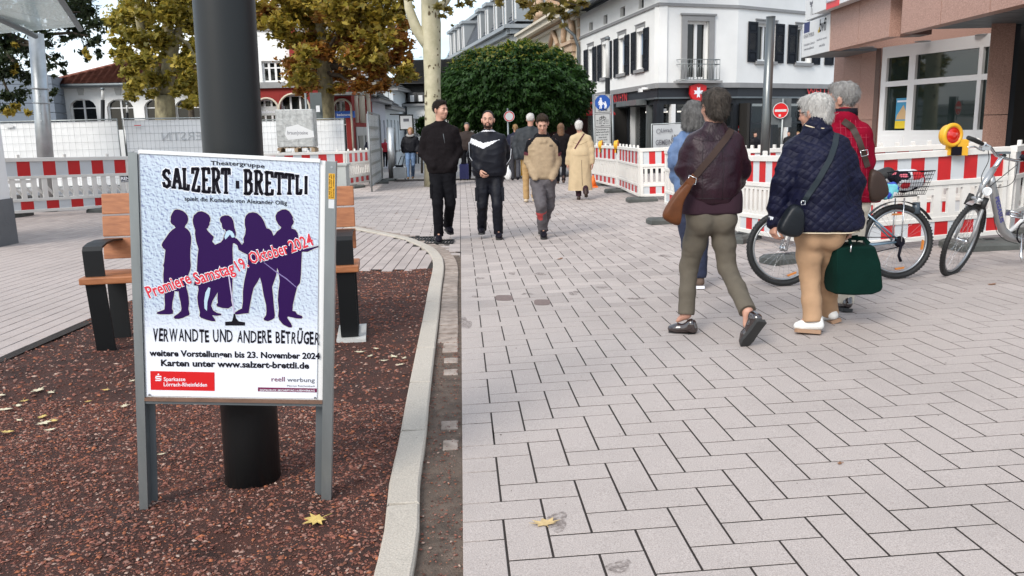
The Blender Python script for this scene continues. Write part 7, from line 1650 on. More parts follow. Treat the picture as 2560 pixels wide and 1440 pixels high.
def person(label,Y0,J,face,h=.013,s=1.,skin=None,hair=None,female=False,hairstyle='short',top=None,bottom=None,shoes=None,headpitch=0.,headtilt=0.,hands=(None,None),detail=True,group=None,
           topfn=None,topcut=None,torso_w=1.,torso_d=1.,topname='jacket',bottomname='trousers',topwr=None,botwr=None,sleeve=1.,leg=1.,headscale=1.,facehair=None,bust=0.,leglen=None,classify=None,topmats=None,botclass=None,botmats=None,shoefn=None,fy=None,belly=0.,skirt=None,ankle_skin=False,shoe_h=.0):
 """J: joints as (px, py, dy): image position and depth offset from Y0.  Keys: head chin-centre etc."""
 def W_(k): x,y,dy=J[k]; return Wy(x,y,Y0+dy)
 P = {k: W_(k) for k in J}; skin=skin or M['skin']
 foot=[G(*J[k][:2]) for k in ('grd',)][0] if 'grd' in J else np.array([P['ankL'][0],Y0,0]); r=empty('person',(foot[0],Y0,float(gz(foot[0],Y0))),0,label,'person',group)
 H=P['head']; F_=frame(face,headpitch,headtilt); sc_=s*headscale
 hd=lambda a,b,c: H+F_ @ (np.array([a,b,c])*sc_)
 hv = .006 if detail else h
 head=SDF(); R=F_
 head.ell(hd(0,-.012,.03),np.array([.076,.096,.088])*sc_,.03,R).ell(hd(0,.028,-.03),np.array([.060,.066,.078])*sc_,.03,R).ell(hd(0,.05,-.088),np.array([.034,.030,.026])*sc_,.03,R)
 head.ell(hd(.038,.058,-.028),np.array([.026,.022,.026])*sc_,.02,R).ell(hd(-.038,.058,-.028),np.array([.026,.022,.026])*sc_,.02,R)
 if detail:
  head.ell(hd(0,.082,.022),np.array([.05,.014,.012])*sc_,.012,R)
  head.ell(hd(.032,.094,.002),np.array([.018,.012,.011])*sc_,.010,R,sub=True).ell(hd(-.032,.094,.002),np.array([.018,.012,.011])*sc_,.010,R,sub=True)
  head.ell(hd(.031,.078,.001),np.array([.0145,.0125,.012])*sc_,.004,R).ell(hd(-.031,.078,.001),np.array([.0145,.0125,.012])*sc_,.004,R)
  head.cone(hd(0,.088,.010),hd(0,.108,-.028),.0085*sc_,.0125*sc_,.010).ell(hd(.011,.096,-.034),np.array([.009,.010,.008])*sc_,.005,R).ell(hd(-.011,.096,-.034),np.array([.009,.010,.008])*sc_,.005,R)
  head.ell(hd(0,.084,-.058),np.array([.022,.010,.0065])*sc_,.005,R).ell(hd(0,.082,-.068),np.array([.019,.010,.007])*sc_,.005,R)
 for g_ in (-1,1): head.ell(hd(g_ * .079,-.010,-.008),np.array([.009,.019,.032])*sc_,.006,R).ell(hd(g_ * .086,-.008,.006),np.array([.006,.014,.016])*sc_,.004,R)
 nb=(P['shL']+P['shR'])/2; nb=nb+np.array([0,0,.045*s]); head.cone(hd(0,-.018,-.06),nb,.052*s,.058*s,.02)
 B=SDF(); f3=unit([F_[0,1],F_[1,1],0]) if fy is None else unit([fy[0],fy[1],0])
 pel=(P['hipL']+P['hipR'])/2; ch=(P['shL']+P['shR'])/2-np.array([0,0,.12*s])
 B.cone((P['shL'] * .75+P['shR'] * .25)-[0,0,.06],(P['shR'] * .75+P['shL'] * .25)-[0,0,.06],.05*s,.05*s,.02).cone(ch,pel,.075*s,.07*s,.02).cone(P['hipL']+[0,0,.03],P['hipR']+[0,0,.03],.05*s,.05*s,.015)
 for q in 'LR':
  B.chain([P['sh' + q],P['el' + q],P['ha' + q]],[.036*s,.030*s,.026*s],.01); B.chain([P['hip' + q],P['kn' + q],P['ank' + q]],[.055*s,.042*s,.034*s],.01); B.cone(P['ank' + q],P['ank' + q] * .5+P['toe' + q] * .5+[0,0,.015],.030*s,.018*s,.02)
 B.cone(nb,ch,.055*s,.06*s,.01)
 parts=[(B,max(h,.014)),(head,hv)]
 for q,hs in zip('LR',hands):
  if hs: S_=SDF(); d_,pal_,cu_,sd_=hs; hand_sdf(S_,P['ha' + q],d_,pal_,s*(.92 if female else 1),cu_,sd_); parts.append((S_,.0035 if detail else .006))
 sdfobj('body',parts,h,skin,r)
 # trousers
 T_=SDF(); lg=leg
 T_.cone(P['hipL']+[0,0,.02],P['hipR']+[0,0,.02],.100*s,.100*s,.04)
 if female:
  for q in 'LR': T_.ell(P['hip' + q]-f3 * .04*s+[0,0,-.01],np.array([.085,.095,.10])*s,.04)
 else:
  for q in 'LR': T_.ell(P['hip' + q]-f3 * .03*s,np.array([.09,.10,.10])*s,.05)
 for q in 'LR':
  k_,a_=P['kn' + q],P['ank' + q]; hp=P['hip' + q]; end=a_+(a_-k_)*(leglen or 0)
  T_.chain([hp,hp * .5+k_ * .5,k_,k_ * .45+end * .55,end],[.092*s*lg,.083*s*lg,.067*s*lg,.062*s*lg,.060*s*lg],.02)
  T_.cut(end+unit(end-k_) * .015,unit(end-k_)) if False else None
 tm=bottom or M['ink']
 def tpost(V):       # straight hems
  for q in 'LR':
   k_,a_=P['kn' + q],P['ank' + q]; end=a_+(a_-k_)*(leglen or 0); u=unit(end-k_); d_=(V-end) @ u; near=(np.linalg.norm(V-end,axis=1) < .13) & (d_ > .012); V[near] -= (d_[near] - .012)[:,None]*u
  return V
 sdfobj(bottomname,T_,h,botmats or tm,r,botwr or [(.005,(9,9,18),True),(.004,(22,22,30),False)],botclass and (lambda C_: botclass(C_,P)),post=tpost)
 # shoes
 sm=shoes or M['ink']
 for q in 'LR':
  a_,t_=P['ank' + q],P['toe' + q]; d_=t_-a_; f_=unit(d_); S_=SDF(); hl_=P.get('heel' + q,a_-unit([d_[0],d_[1],0]) * .045*s+[0,0,-.07*s])
  if 'heel' + q not in P: hl_[2]=min(hl_[2],t_[2] + .06) if t_[2]<hl_[2] else hl_[2]
  ax_=unit(t_-hl_); up=unit(np.cross(np.cross(ax_,a_-hl_),ax_)) if np.linalg.norm(np.cross(ax_,a_-hl_))>1e-4 else np.array([0,0,1.]); L_=np.linalg.norm(t_-hl_); w_ = .036*s if female else .043*s; sd=np.cross(ax_,up)
  pt_=lambda t,v,z: hl_+ax_*(L_*t)+sd*v+up*z
  S_.chain([pt_(.08,0,.035*s),pt_(.35,0,.034*s),pt_(.7,0,.026*s),pt_(.93,0,.022*s)],[w_ * .85,w_ * .85,w_*1.0,w_ * .72],.02).cone(pt_(.12,0,.04*s),pt_(.15,0,(.075+shoe_h)*s),w_ * .9,w_ * .92,.02).cone(pt_(.4,0,.035*s),pt_(.18,0,.065*s),w_ * .8,w_ * .8,.02)
  S_.cut(pt_(0,0,-.004),-up)
  sh_=sdfobj('shoe',S_,min(h,.009),sm,r)
  if detail:
   so_=MB(); pr=[(-.02,.8),(.0,1),(.25,.95),(.5,1),(.72,1.12),(.9,.95),(1.0,.6),(1.03,.0)]; pts=[(t,w_*v) for t,v in pr]+[(t,-w_*v) for t,v in pr[::-1]]
   vs=[pt_(t,v,z) for z in (-.022*s,.004*s) for t,v in pts]; n=len(pts); so_.add(vs,[tuple(range(n)),tuple(range(2*n-1,n-1,-1))]+[(i_,(i_+1) % n,(i_+1) % n+n,i_+n) for i_ in range(n)]); so_.build('sole',shoefn or M['sole'],sh_)
 # top
 U_=SDF(); tw=torso_w; td=torso_d; sl=sleeve; rr0 = .118*s*td
 wv=unit(np.array(P['shR'])-P['shL']); hw=np.linalg.norm(P['shR']-P['shL'])/2
 top_b=P['hem'] if 'hem' in P else pel
 for zt in np.linspace(0,1,9):
  wm_=float(np.interp(zt,(0,.25,.5,.75,1),(.74,.80*tw,.71*tw,.71*tw,.78*tw))); rd=float(np.interp(zt,(0,.22,.5,1),(.075*s,rr0 * .95,rr0,rr0*1.02)))
  c_=(P['shL']+P['shR'])/2*(1-zt)+np.array([pel[0],pel[1],top_b[2]])*zt+np.array([0,0,-.035*s])*(1-zt)+f3*(belly*math.sin(math.pi*min(1,zt*1.0))*s); ww=max(hw*wm_-rd * .55,.01); U_.cone(c_-wv*ww,c_+wv*ww,rd,rd,.06)
 if bust:
  for g_ in (-1,1): U_.ell(ch+f3 * .07*s+wv*g_ * .07*s,np.array([.075,.075,.075])*s,.05)
 for q in 'LR': U_.chain([nb+[0,0,.012],P['sh' + q]-[0,0,.030]],[.052*s,.050*s*sl],.04); U_.chain([P['sh' + q]-[0,0,.045*s],P['sh' + q] * .45+P['el' + q] * .55,P['el' + q],P['el' + q] * .35+P['ha' + q] * .65,P['ha' + q]-unit(P['ha' + q]-P['el' + q]) * .0],[.064*s*sl,.058*s*sl,.052*s*sl,.046*s*sl,.040*s*sl],.035)
 U_.cone(nb-[0,0,.05*s],nb+[0,0,.012*s],.080*s,.066*s,.03)
 if topfn: topfn(U_,P,s,f3,nb)
 if topcut is None: U_.cut([0,0,top_b[2] - .055*s],(0,0,-1))
 sdfobj(topname,U_,h,topmats or top or M['ink'],r,topwr or [(.008,(7,7,13),True),(.004,(20,20,26),False)],classify and (lambda C_: classify(C_,P)))
 # hair
 Hs=SDF(); hm=hair
 if hairstyle == 'short':
  Hs.ell(hd(0,-.022,.040),np.array([.083,.098,.090])*sc_,.02,R).ell(hd(0,.045,.098),np.array([.058,.040,.024])*sc_,.03,R); Hs.ell(hd(0,.085,-.030),np.array([.095,.095,.085])*sc_,.012,R,sub=True).ell(hd(0,.0,-.10),np.array([.1,.12,.062])*sc_,.01,R,sub=True)
  for g_ in (-1,1): Hs.ell(hd(g_ * .086,-.008,-.012),np.array([.016,.020,.03])*sc_,.006,R,sub=True)
 elif hairstyle == 'crop':
  Hs.ell(hd(0,-.02,.036),np.array([.080,.096,.090])*sc_,.02,R); Hs.ell(hd(0,.095,.01),np.array([.088,.085,.085])*sc_,.012,R,sub=True).ell(hd(0,.0,-.11),np.array([.1,.12,.068])*sc_,.01,R,sub=True)
  for g_ in (-1,1): Hs.ell(hd(g_ * .086,-.008,-.012),np.array([.016,.022,.034])*sc_,.006,R,sub=True)
 elif hairstyle == 'full':          # fuller short ladies' cut, covers the nape
  Hs.ell(hd(0,-.024,.035),np.array([.089,.102,.090])*sc_,.03,R).ell(hd(0,-.055,-.035),np.array([.074,.06,.06])*sc_,.03,R).ell(hd(0,.05,.088),np.array([.065,.042,.024])*sc_,.03,R); Hs.ell(hd(0,.10,-.035),np.array([.080,.085,.085])*sc_,.015,R,sub=True)
  for g_ in (-1,1): Hs.ell(hd(g_ * .09,.0,-.02),np.array([.022,.024,.032])*sc_,.008,R,sub=True)
 elif hairstyle in ('bob','long'):
  Hs.ell(hd(0,-.02,.03),np.array([.092,.104,.094])*sc_,.03,R); lo_=-.10 if hairstyle == 'bob' else -.22
  for g_ in (-1,1): Hs.cone(hd(g_ * .070,-.01,.0),hd(g_ * .078,-.02,lo_),.034*sc_,.030*sc_,.03)
  Hs.cone(hd(0,-.06,0),hd(0,-.07,lo_),.06*sc_,.05*sc_,.04).cone(hd(.04,-.05,0),hd(.045,-.06,lo_),.05*sc_,.04*sc_,.04).cone(hd(-.04,-.05,0),hd(-.045,-.06,lo_),.05*sc_,.04*sc_,.04); Hs.ell(hd(0,.10,-.04),np.array([.066,.085,.095])*sc_,.015,R,sub=True)
 elif hairstyle == 'pony':
  Hs.ell(hd(0,-.02,.036),np.array([.084,.100,.092])*sc_,.02,R).ell(hd(0,-.11,.05),np.array([.03,.03,.03])*sc_,.02,R).chain([hd(0,-.12,.05),hd(0,-.14,-.03),hd(0,-.125,-.14)],[.022*sc_,.03*sc_,.012*sc_],.02); Hs.ell(hd(0,.10,-.03),np.array([.085,.09,.09])*sc_,.012,R,sub=True)
 if hm: sdfobj('hair',Hs,.008 if detail else max(h,.012),hm,r,[(.006,(26,26,16),True),(.003,(60,60,30),False)] if hairstyle != 'crop' else [(.0015,(60,60,60),False)])
 if detail and hm and hairstyle in ('full','bob','short'):
  ho=[o for o in r.children if o.name.startswith('hair')][0].data; Vh=np.array([v.co[:] for v in ho.vertices]); Nh=np.array([v.normal[:] for v in ho.vertices]); ii=NR.integers(0,len(Vh),2600); p0=Vh[ii]; n0=Nh[ii]
  dn=np.array([0,0,-1.])+NR.normal(0,.45,(len(ii),3)); dn -= n0*(dn*n0).sum(1)[:,None] * .8; dn /= np.linalg.norm(dn,axis=1)[:,None]; ln=NR.uniform(.018,.042,len(ii))[:,None]*(1 if female else .5); sd_=np.cross(dn,n0) * .0011
  m1=p0+dn*ln * .5+n0 * .0055; m2=p0+dn*ln+n0*NR.uniform(.001,.009,len(ii))[:,None]
  VV=np.stack([p0-sd_,p0+sd_,m1+sd_,m1-sd_,m2+sd_ * .3,m2-sd_ * .3],1).reshape(-1,3); q6=6*np.arange(len(ii))[:,None,None]; FF=(np.array([(0,1,2,3),(3,2,4,5)])[None]+q6).reshape(-1,4)
  tag(mkobj('hair_strands',mesh_np('hair_strands',VV,FF,hm),r),kind='stuff')
 if detail:
  for g_ in (-1,1):
   ey=MB(); c_=hd(g_ * .031,.0905,-.001); ey.box(c_,(.0001,)*3)
   e1=MB(); e1.tube([hd(g_ * .031 - .013,.086,-.002),hd(g_ * .031 - .006,.0915,.0005),hd(g_ * .031 + .006,.0915,.0005),hd(g_ * .031 + .013,.086,-.002)],[.0012*sc_,.0034*sc_,.0034*sc_,.0012*sc_],6); e1.build('eye',M['eye'],r)
   e2=MB(); e2.tube([hd(g_ * .015,.098,.018),hd(g_ * .032,.0975,.025),hd(g_ * .050,.084,.020)],[.0038*sc_,.0046*sc_,.0022*sc_],6); e2.build('eyebrow',hm if hm and hm is not M['hair_white'] else M['hair_grey'],r)
  e3=MB(); e3.tube([hd(-.020,.088,-.062),hd(-.009,.0945,-.060),hd(0,.0955,-.0615),hd(.009,.0945,-.060),hd(.020,.088,-.062)],[.001,.0036*sc_,.0036*sc_,.0036*sc_,.001],6); e3.build('mouth',M['lip'],r)
  if facehair == 'beard':
   Bd=SDF(); Bd.ell(hd(0,.048,-.080),np.array([.050,.040,.036])*sc_,.02,R).cone(hd(-.058,.012,-.05),hd(-.03,.055,-.085),.014*sc_,.018*sc_,.02).cone(hd(.058,.012,-.05),hd(.03,.055,-.085),.014*sc_,.018*sc_,.02).cone(hd(-.022,.086,-.050),hd(.022,.086,-.050),.0075*sc_,.0075*sc_,.008)
   Bd.cone(hd(-.028,.078,-.052),hd(-.026,.072,-.08),.008*sc_,.01*sc_,.01).cone(hd(.028,.078,-.052),hd(.026,.072,-.08),.008*sc_,.01*sc_,.01); Bd.ell(hd(0,.095,-.063),np.array([.018,.02,.009])*sc_,.006,R,sub=True); sdfobj('beard',Bd,.006,M['beard'],r,[(.0015,(60,60,60),False)])
  if facehair == 'stubble':
   Bd=SDF(); Bd.ell(hd(0,.044,-.078),np.array([.047,.041,.034])*sc_,.02,R).ell(hd(0,.095,-.062),np.array([.022,.03,.016])*sc_,.01,R,sub=True); sdfobj('stubble',Bd,.006,mat('stubble',(.30,.17,.12),.7) if 'stubble' not in bpy.data.materials else bpy.data.materials['stubble'],r)
 return r,P,hd,F_
def strap(name,pts,w_,m,parent,nrm,th=.006):
 """flat band through points, nrm: outward normals"""
 pts=[np.array(p,float) for p in pts]; n=len(pts); vs=[]
 for i_,p in enumerate(pts):
  t_=unit(pts[min(i_+1,n-1)]-pts[max(i_-1,0)]); nn=unit(nrm[i_] if np.ndim(nrm)>1 else nrm); a=unit(np.cross(t_,nn))
  for q in ((-1,0),(1,0),(1,1),(-1,1)): vs.append(p+a*q[0]*w_/2+nn*th*q[1])
 fs=[(0,1,2,3),(n*4-1,n*4-2,n*4-3,n*4-4)]
 for i_ in range(n-1):
  for k in range(4): fs.append((i_*4+k,i_*4+(k+1) % 4,i_*4+4+(k+1) % 4,i_*4+4+k))
 o_=MB().add(vs,fs).build(name,m,parent); return o_
# ---- the people in the photograph
def cz(x,y,k=3.43,ox=0,oy=0): return (ox+x/k,oy+y/k)
M['blackcloth']=mat('blackcloth',(.010,.008,.009),.9,spec=.1,var=.3,vscale=60,bump=.2,bscale=160); M['blacktrouser']=mat('blacktrouser',(.006,.006,.008),.85,spec=.12,var=.2,vscale=20,bump=.15,bscale=120)
M['track']=mat('track',(.005,.006,.011),.6,spec=.25,var=.2,vscale=12); M['track_white']=mat('track_white',(.68,.69,.72),.55); M['hood_beige']=mat('hood_beige',(.33,.245,.155),.9,var=.08,vscale=30,bump=.15,bscale=180); M['hood_black']=mat('hood_black',(.008,.008,.010),.9,spec=.1); M['hood_wine']=mat('hood_wine',(.08,.012,.022),.9)
M['work_grey']=mat('work_grey',(.085,.077,.084),.85,var=.15,vscale=20); M['work_red']=mat('work_red',(.32,.04,.04),.8)
Y=G(1097,603)[1]
J=dict(head=(1101,275,0),shL=(1068,321,.02),shR=(1134,321,.02),elL=(1056,383,.06),haL=(1084,415,-.10),elR=(1146,380,.06),haR=(1129,414,-.10),hipL=(1092,437,.02),hipR=(1121,437,.02),knL=(1094,507,-.06),ankL=(1097,583,0),toeL=(1097,606,-.22),knR=(1126,507,.02),ankR=(1120,560,.34),toeR=(1129,583,.22),hem=(1100,422,0),grd=(1097,603,0))
p1,P,hd,F_=person('tall man in black fleece and black work trousers looking to his left',Y,J,(.78,-.62),h=.012,s=1.03,hair=M['hair_dark'],top=M['blackcloth'],bottom=M['blacktrouser'],hairstyle='short',torso_w=1.05,sleeve=1.12,leg=1.08,headscale=1.02,topname='fleece',leglen=.06,fy=(0,-1),facehair='stubble')
for q,sd in (('L',-1),('R',1)):
 c=P['hip' + q] * .42+P['kn' + q] * .58; MB().box(c+np.array([sd * .078,-.01,0]),(.035,.13,.19),bev=.008).build('cargo_pocket',M['blacktrouser'],p1)
MB().tube([Wy(1108,334,Y - .155),Wy(1112,358,Y - .165)],.004,4).build('zip',M['galv_dark'],p1)
Y=G(1236,597)[1]
J=dict(head=(1220,300,0),shL=(1189,341,.02),shR=(1253,341,.02),elL=(1178,388,.07),haL=(1199,424,-.14),elR=(1268,392,.12),haR=(1256,420,.08),hipL=(1208,447,.02),hipR=(1240,447,.02),knL=(1206,512,0),ankL=(1205,569,.22),toeL=(1203,583,.02),knR=(1243,513,-.1),ankR=(1246,578,0),toeR=(1249,597,-.2),hem=(1224,430,0),grd=(1246,597,0))
def tr_cls(C_,P):
 nx=C_[:,0]-P['head'][0]; z=C_[:,2]; sh=(P['shL'][2]+P['shR'][2])/2; fr=C_[:,1]<(P['shL'][1] + .02); f=(C_[:,2]-sh)
 yl=np.where(nx<-.07,-.125 + .42*np.abs(nx + .07),-.125 + .36*np.abs(nx + .07)); wd_=np.where(nx<-.07,.072,np.clip(.072 - .33*(nx + .07),.0,.1))
 m=fr & (np.abs(f-yl)<wd_/2 + .002) & (nx < .15) & (nx>-.27); m |= (C_[:,2]>sh + .065) & (C_[:,2]<sh + .085) & fr
 out=np.zeros(len(C_),int); out[m]=1
 return out
p2,P,hd,F_=person('stocky bearded man in a black tracksuit top with white chest stripe',Y,J,(-.05,-1),h=.012,s=1.0,hair=M['hair_dark'],hairstyle='crop',top=M['track'],topmats=[M['track'],M['track_white']],classify=tr_cls,bottom=M['track'],torso_w=1.2,torso_d=1.22,belly=.03,sleeve=1.12,leg=1.12,headscale=1.05,facehair='beard',topname='tracksuit_top',hands=(((.35,-.45,-.85),(.75,.3,0),.65,1),None),leglen=.05,fy=(0,-1),headpitch=-.06)
for a,b in (((1172,356),(1174,392)),((1174,392),(1190,416))): MB().tube([Wy(a[0],a[1],Y - .03),Wy(b[0],b[1],Y-(.03 if b[1]<400 else .12))],.004,5).build('piping',M['track_white'],p2)
MB().tube([Wy(1254,362,Y - .1),Wy(1252,400,Y - .13),Wy(1256,416,Y - .1)],.004,5).build('piping',M['track_white'],p2); MB().tube([Wy(1278,372,Y + .03),Wy(1276,396,Y - .0),Wy(1262,418,Y - .04)],.004,5).build('piping',M['track_white'],p2)
for q,sd in (('L',-1),('R',1)):
 c=P['hip' + q] * .42+P['kn' + q] * .58; MB().box(c+np.array([sd * .086,0,0]),(.04,.13,.19),bev=.01).build('cargo_pocket',M['track'],p2)
Y=G(1360,594)[1]
J=dict(head=(1356,309,-.03),shL=(1326,353,.03),shR=(1387,353,.03),elL=(1319,402,.06),haL=(1338,447,-.10),elR=(1394,404,.06),haR=(1380,449,-.12),hipL=(1345,456,.02),hipR=(1371,456,.02),knL=(1352,514,-.22),ankL=(1358,573,-.06),toeL=(1360,595,-.26),knR=(1372,515,.05),ankR=(1356,566,.42),toeR=(1352,582,.22),hem=(1357,439,0),grd=(1360,594,0))
def hd_cls(C_,P):
 out=np.zeros(len(C_),int); c=(P['shL']+P['shR'])/2
 for q in 'LR':
  sh,el=P['sh' + q],P['el' + q]; ax=unit(el-sh); t=(C_-sh) @ ax/np.linalg.norm(el-sh); side=(C_[:,0]-c[0])*(1 if q == 'R' else -1); nk=P['head'][2] - .12
  line=side-(.135 + .55*np.clip(C_[:,2]-c[2],-.5,.06)*-1 * .0) ; edge = .155 - .85*np.clip(C_[:,2]-c[2] + .02,-.06,.12)
  m=(side>edge) & (t < .72) & (C_[:,2]>c[2] - .26); out[m & (t < .55)]=1; out[m & (t >= .55)]=2
 out[C_[:,2]>c[2] + .055]=1
 return out
def hoodfn(U_,P,s,f3,nb):
 ch=nb-f3 * .05; U_.ell(nb+[0,.075,.0],(.12,.06,.075),.03).cone(nb+[.075,.02,-.01],nb+[.025,-.085,-.05],.034,.026,.02).cone(nb+[-.075,.02,-.01],nb+[-.025,-.085,-.05],.034,.026,.02)
def wk_cls(C_,P):
 k=P['knL']; a=P['ankL']; u=unit(a-k); t=(C_-k) @ u; d=np.linalg.norm(C_-k-t[:,None]*u,axis=1); m=(d < .14) & (C_[:,1]<k[1] + .05)
 out=np.zeros(len(C_),int); out[m & (t > .10) & (t < .19) & (C_[:,0]<k[0] + .02)]=1; out[m & (abs(t - .09) < .012)]=1; return out
p3,P,hd,F_=person('young man in beige hoodie with black shoulders, hands in pockets, looking down',Y,J,(-.04,-1),h=.012,s=.99,hair=M['hair_brown'],hairstyle='short',topmats=[M['hood_beige'],M['hood_black'],M['hood_wine']],classify=hd_cls,topfn=hoodfn,bottom=M['work_grey'],botmats=[M['work_grey'],M['work_red']],botclass=wk_cls,sleeve=1.02,leg=1.12,headpitch=.42,topname='hoodie',leglen=.04,fy=(0,-1),facehair='stubble',torso_w=.92,torso_d=.92,botwr=[(.014,(7,7,14),True),(.005,(22,22,30),False)])
MB().box(Wy(1378,363,Y - .150),(.05,.004,.008)).box(Wy(1378,366,Y - .150),(.05,.004,.006)).build('chest_print',M['hood_black'],p3)
# purple leather jacket
M['leather']=mat('leather',(.013,.0025,.007),.42,vcol=(.022,.004,.011),vscale=14,bump=.25,bscale=70,spec=.35); M['khaki']=mat('khaki',(.100,.084,.062),.85,var=.1,vscale=12,bump=.1,bscale=200); M['plumshirt']=mat('plumshirt',(.025,.006,.014),.9)
M['patent']=mat('patent',(.02,.010,.009),.12,spec=.9,coat=.8); M['tan_leather']=mat('tan_leather',(.11,.034,.009),.5,spec=.3,var=.2,vscale=10,bump=.1,bscale=60); M['strap_brown']=mat('strap_brown',(.045,.028,.023),.8,spec=.2)
Y=G(1706,838)[1] + .05
J=dict(head=(1786,266,.0),shL=(1738,345,.0),shR=(1830,345,.0),elL=(1713,425,.05),haL=(1732,470,.26),elR=(1852,425,.05),haR=(1832,470,.26),hipL=(1751,548,0),hipR=(1803,548,0),knL=(1722,667,.08),ankL=(1716,786,.0),toeL=(1673,828,.06),heelL=(1738,835,-.02),knR=(1818,668,-.02),ankR=(1869,778,-.36),toeR=(1856,862,-.40),heelR=(1902,800,-.50),hem=(1784,487,0),grd=(1706,838,0))
def undershirt(U_,P,s,f3,nb): pass
p4,P,hd,F_=person('woman in a dark purple leather jacket with a tan shoulder bag, seen from behind',Y,J,(-.25,.97),h=.011,s=.98,skin=M['skin_old'],hair=M['hair_dgrey'],hairstyle='full',female=True,top=M['leather'],bottom=M['khaki'],shoes=M['patent'],torso_w=1.2,torso_d=1.08,sleeve=1.2,leg=.93,fy=(-.1,1),topname='leather_jacket',headscale=.97,topwr=[(.010,(8,8,9),True),(.004,(24,24,30),False)],botwr=[(.005,(8,8,18),True),(.002,(20,20,26),False)],leglen=-.03)
S_=SDF(); zc=(P['hem'][2] - .06); c_=(P['hipL']+P['hipR'])/2
S_.cone((P['hipL'][0] - .01,c_[1],zc - .04),(P['hipR'][0] + .01,c_[1],zc - .04),.125,.125,.04).cone((P['hipL'][0] - .015,c_[1],zc + .05),(P['hipR'][0] + .015,c_[1],zc + .05),.118,.118,.04).cut([0,0,Wy(1780,533,Y)[2]],(0,0,-1)).cut([0,0,zc + .09],(0,0,1)); sdfobj('undershirt',S_,.011,M['plumshirt'],p4)
# quilted yoke lines and seams
def onback(x,y,Yb,off): return Wy(x,y,Yb-off)
def seam(pts,Yb,off,par,m,r_=.0022,name='seam'):
 MB().tube([onback(x,y,Yb,o_ if np.ndim(o_) else o_) for (x,y),o_ in zip(pts,off if np.ndim(off) else [off]*len(pts))],r_,4).build(name,m,par)
import bmesh
from mathutils.bvhtree import BVHTree
def snap(obj):
 """ray caster on a mesh built in world coordinates"""
 me=obj.data; return BVHTree.FromPolygons([v.co[:] for v in me.vertices],[p_.vertices[:] for p_ in me.polygons])
def lay_line(bvh,pxs,w_,m,name,par,th=.003,lift=.001,nsub=10,flat=True,start=None):
 """band or seam laid on the cloth along an image line"""
 pts,nr=[],[]; o_=Vector((0,0,0)); last=None
 for (a,b) in zip(pxs[:-1],pxs[1:]):
  for k in range(nsub+(1 if b==pxs[-1] else 0)):
   t=k/nsub; d=Vector(ray(a[0]+(b[0]-a[0])*t,a[1]+(b[1]-a[1])*t)).normalized(); hit=bvh.ray_cast(o_,d)
   if hit[0] is not None: pts.append(np.array(hit[0])-np.array(d)*lift); n_=np.array(hit[1]); n_=n_ if n_ @ np.array(d)<0 else -n_; nr.append(unit(n_ * .6-np.array(d) * .4))
 if len(pts)<2: return None
 if flat:
  P0=np.array(pts); k=2
  Ps=np.array([P0[max(0,i_-k):i_+k+1].mean(0) for i_ in range(len(P0))]); Ps[0],Ps[-1]=P0[0],P0[-1]; Ns=np.array([np.mean(nr[max(0,i_-k):i_+k+1],0) for i_ in range(len(nr))])
  return strap(name,list(Ps+Ns * .004),w_,m,par,Ns,th)
 return MB().tube(pts,w_,4).build(name,m,par)
jk=[o for o in p4.children if o.name.startswith('leather_jacket')][0]; bv_=snap(jk)
M['seamline']=mat('seamline',(.012,.004,.008),.5)
for pts in ([(1731,345),(1752,352),(1790,352),(1832,345)],[(1805,353),(1809,420),(1806,500)],[(1758,353),(1755,420),(1757,500)],[(1712,494),(1760,496),(1800,497),(1852,494)]): lay_line(bv_,pts,.0020,M['seamline'],'seam',p4,flat=False)
for k in range(6): lay_line(bv_,[(1745+k*16,312),(1730+k*18,350)],.0013,M['seamline'],'quilting',p4,flat=False,nsub=5); lay_line(bv_,[(1738+k*14,312),(1758+k*14,350)],.0013,M['seamline'],'quilting',p4,flat=False,nsub=5)
def bag(label,Y_,outline,depth,m,strapm,strap_px,strapw,bvh=None,yoff=0.,buckle=None,cat='bag'):
 r=empty('bag',Wy(outline[0][0],outline[0][1],Y_),0,label,cat); Pl=Plane(Wy(outline[0][0],outline[0][1],Y_),(1,.05,0)); S_=[Pl.hit(*q) for q in outline]
 n=len(S_); cx,cy=np.mean([q[0] for q in S_]),np.mean([q[1] for q in S_]); vs=[]
 for dn,k in ((-.5,.72),(-.38,.92),(0,1.),(.38,.92),(.5,.72)): vs+=[Pl.P(cx+(a-cx)*k,cy+(b-cy)*k,dn*depth) for a,b in S_]
 fs=[tuple(range(n))[::-1],tuple(range(4*n,5*n))]+[(j*n+i_,j*n+(i_+1) % n,(j+1)*n+(i_+1) % n,(j+1)*n+i_) for j in range(4) for i_ in range(n)]
 o_=MB().add(vs,fs).build('body',m,r); sd=o_.modifiers.new('s','SUBSURF'); sd.levels=2; sd.render_levels=2
 for p_ in o_.data.polygons: p_.use_smooth=True
 if strap_px:
  if bvh: lay_line(bvh,strap_px,strapw,strapm,'strap',r,.005,nsub=14)
  else: strap('strap',[Wy(x,y,Y_ - .0) for x,y in strap_px],strapw,strapm,r,(0,-1,0))
 return r,Pl
b1,Pl=bag('tan leather crescent bag hanging at the hip of the purple jacket',Y - .16,[(1722,447),(1712,455),(1690,478),(1668,510),(1655,535),(1655,548),(1672,558),(1694,568),(1702,560),(1703,520),(1712,490),(1738,455)],.085,M['tan_leather'],M['strap_brown'],[(1830,322),(1812,350),(1785,385),(1755,420),(1735,445)],.042,bv_)
strap('strap_end',[Wy(1738,441,Y - .17),Wy(1722,458,Y - .19),Wy(1706,480,Y - .18)],.05,M['tan_leather'],b1,(0,-1,0)); c=Wy(1731,450,Y - .185); MB().tube([c+np.array(q) for q in ((-.02,0,.03),(.025,0,.01),(.02,0,-.03),(-.03,0,-.01),(-.02,0,.03))],.003,5).build('buckle',M['chrome'],b1)
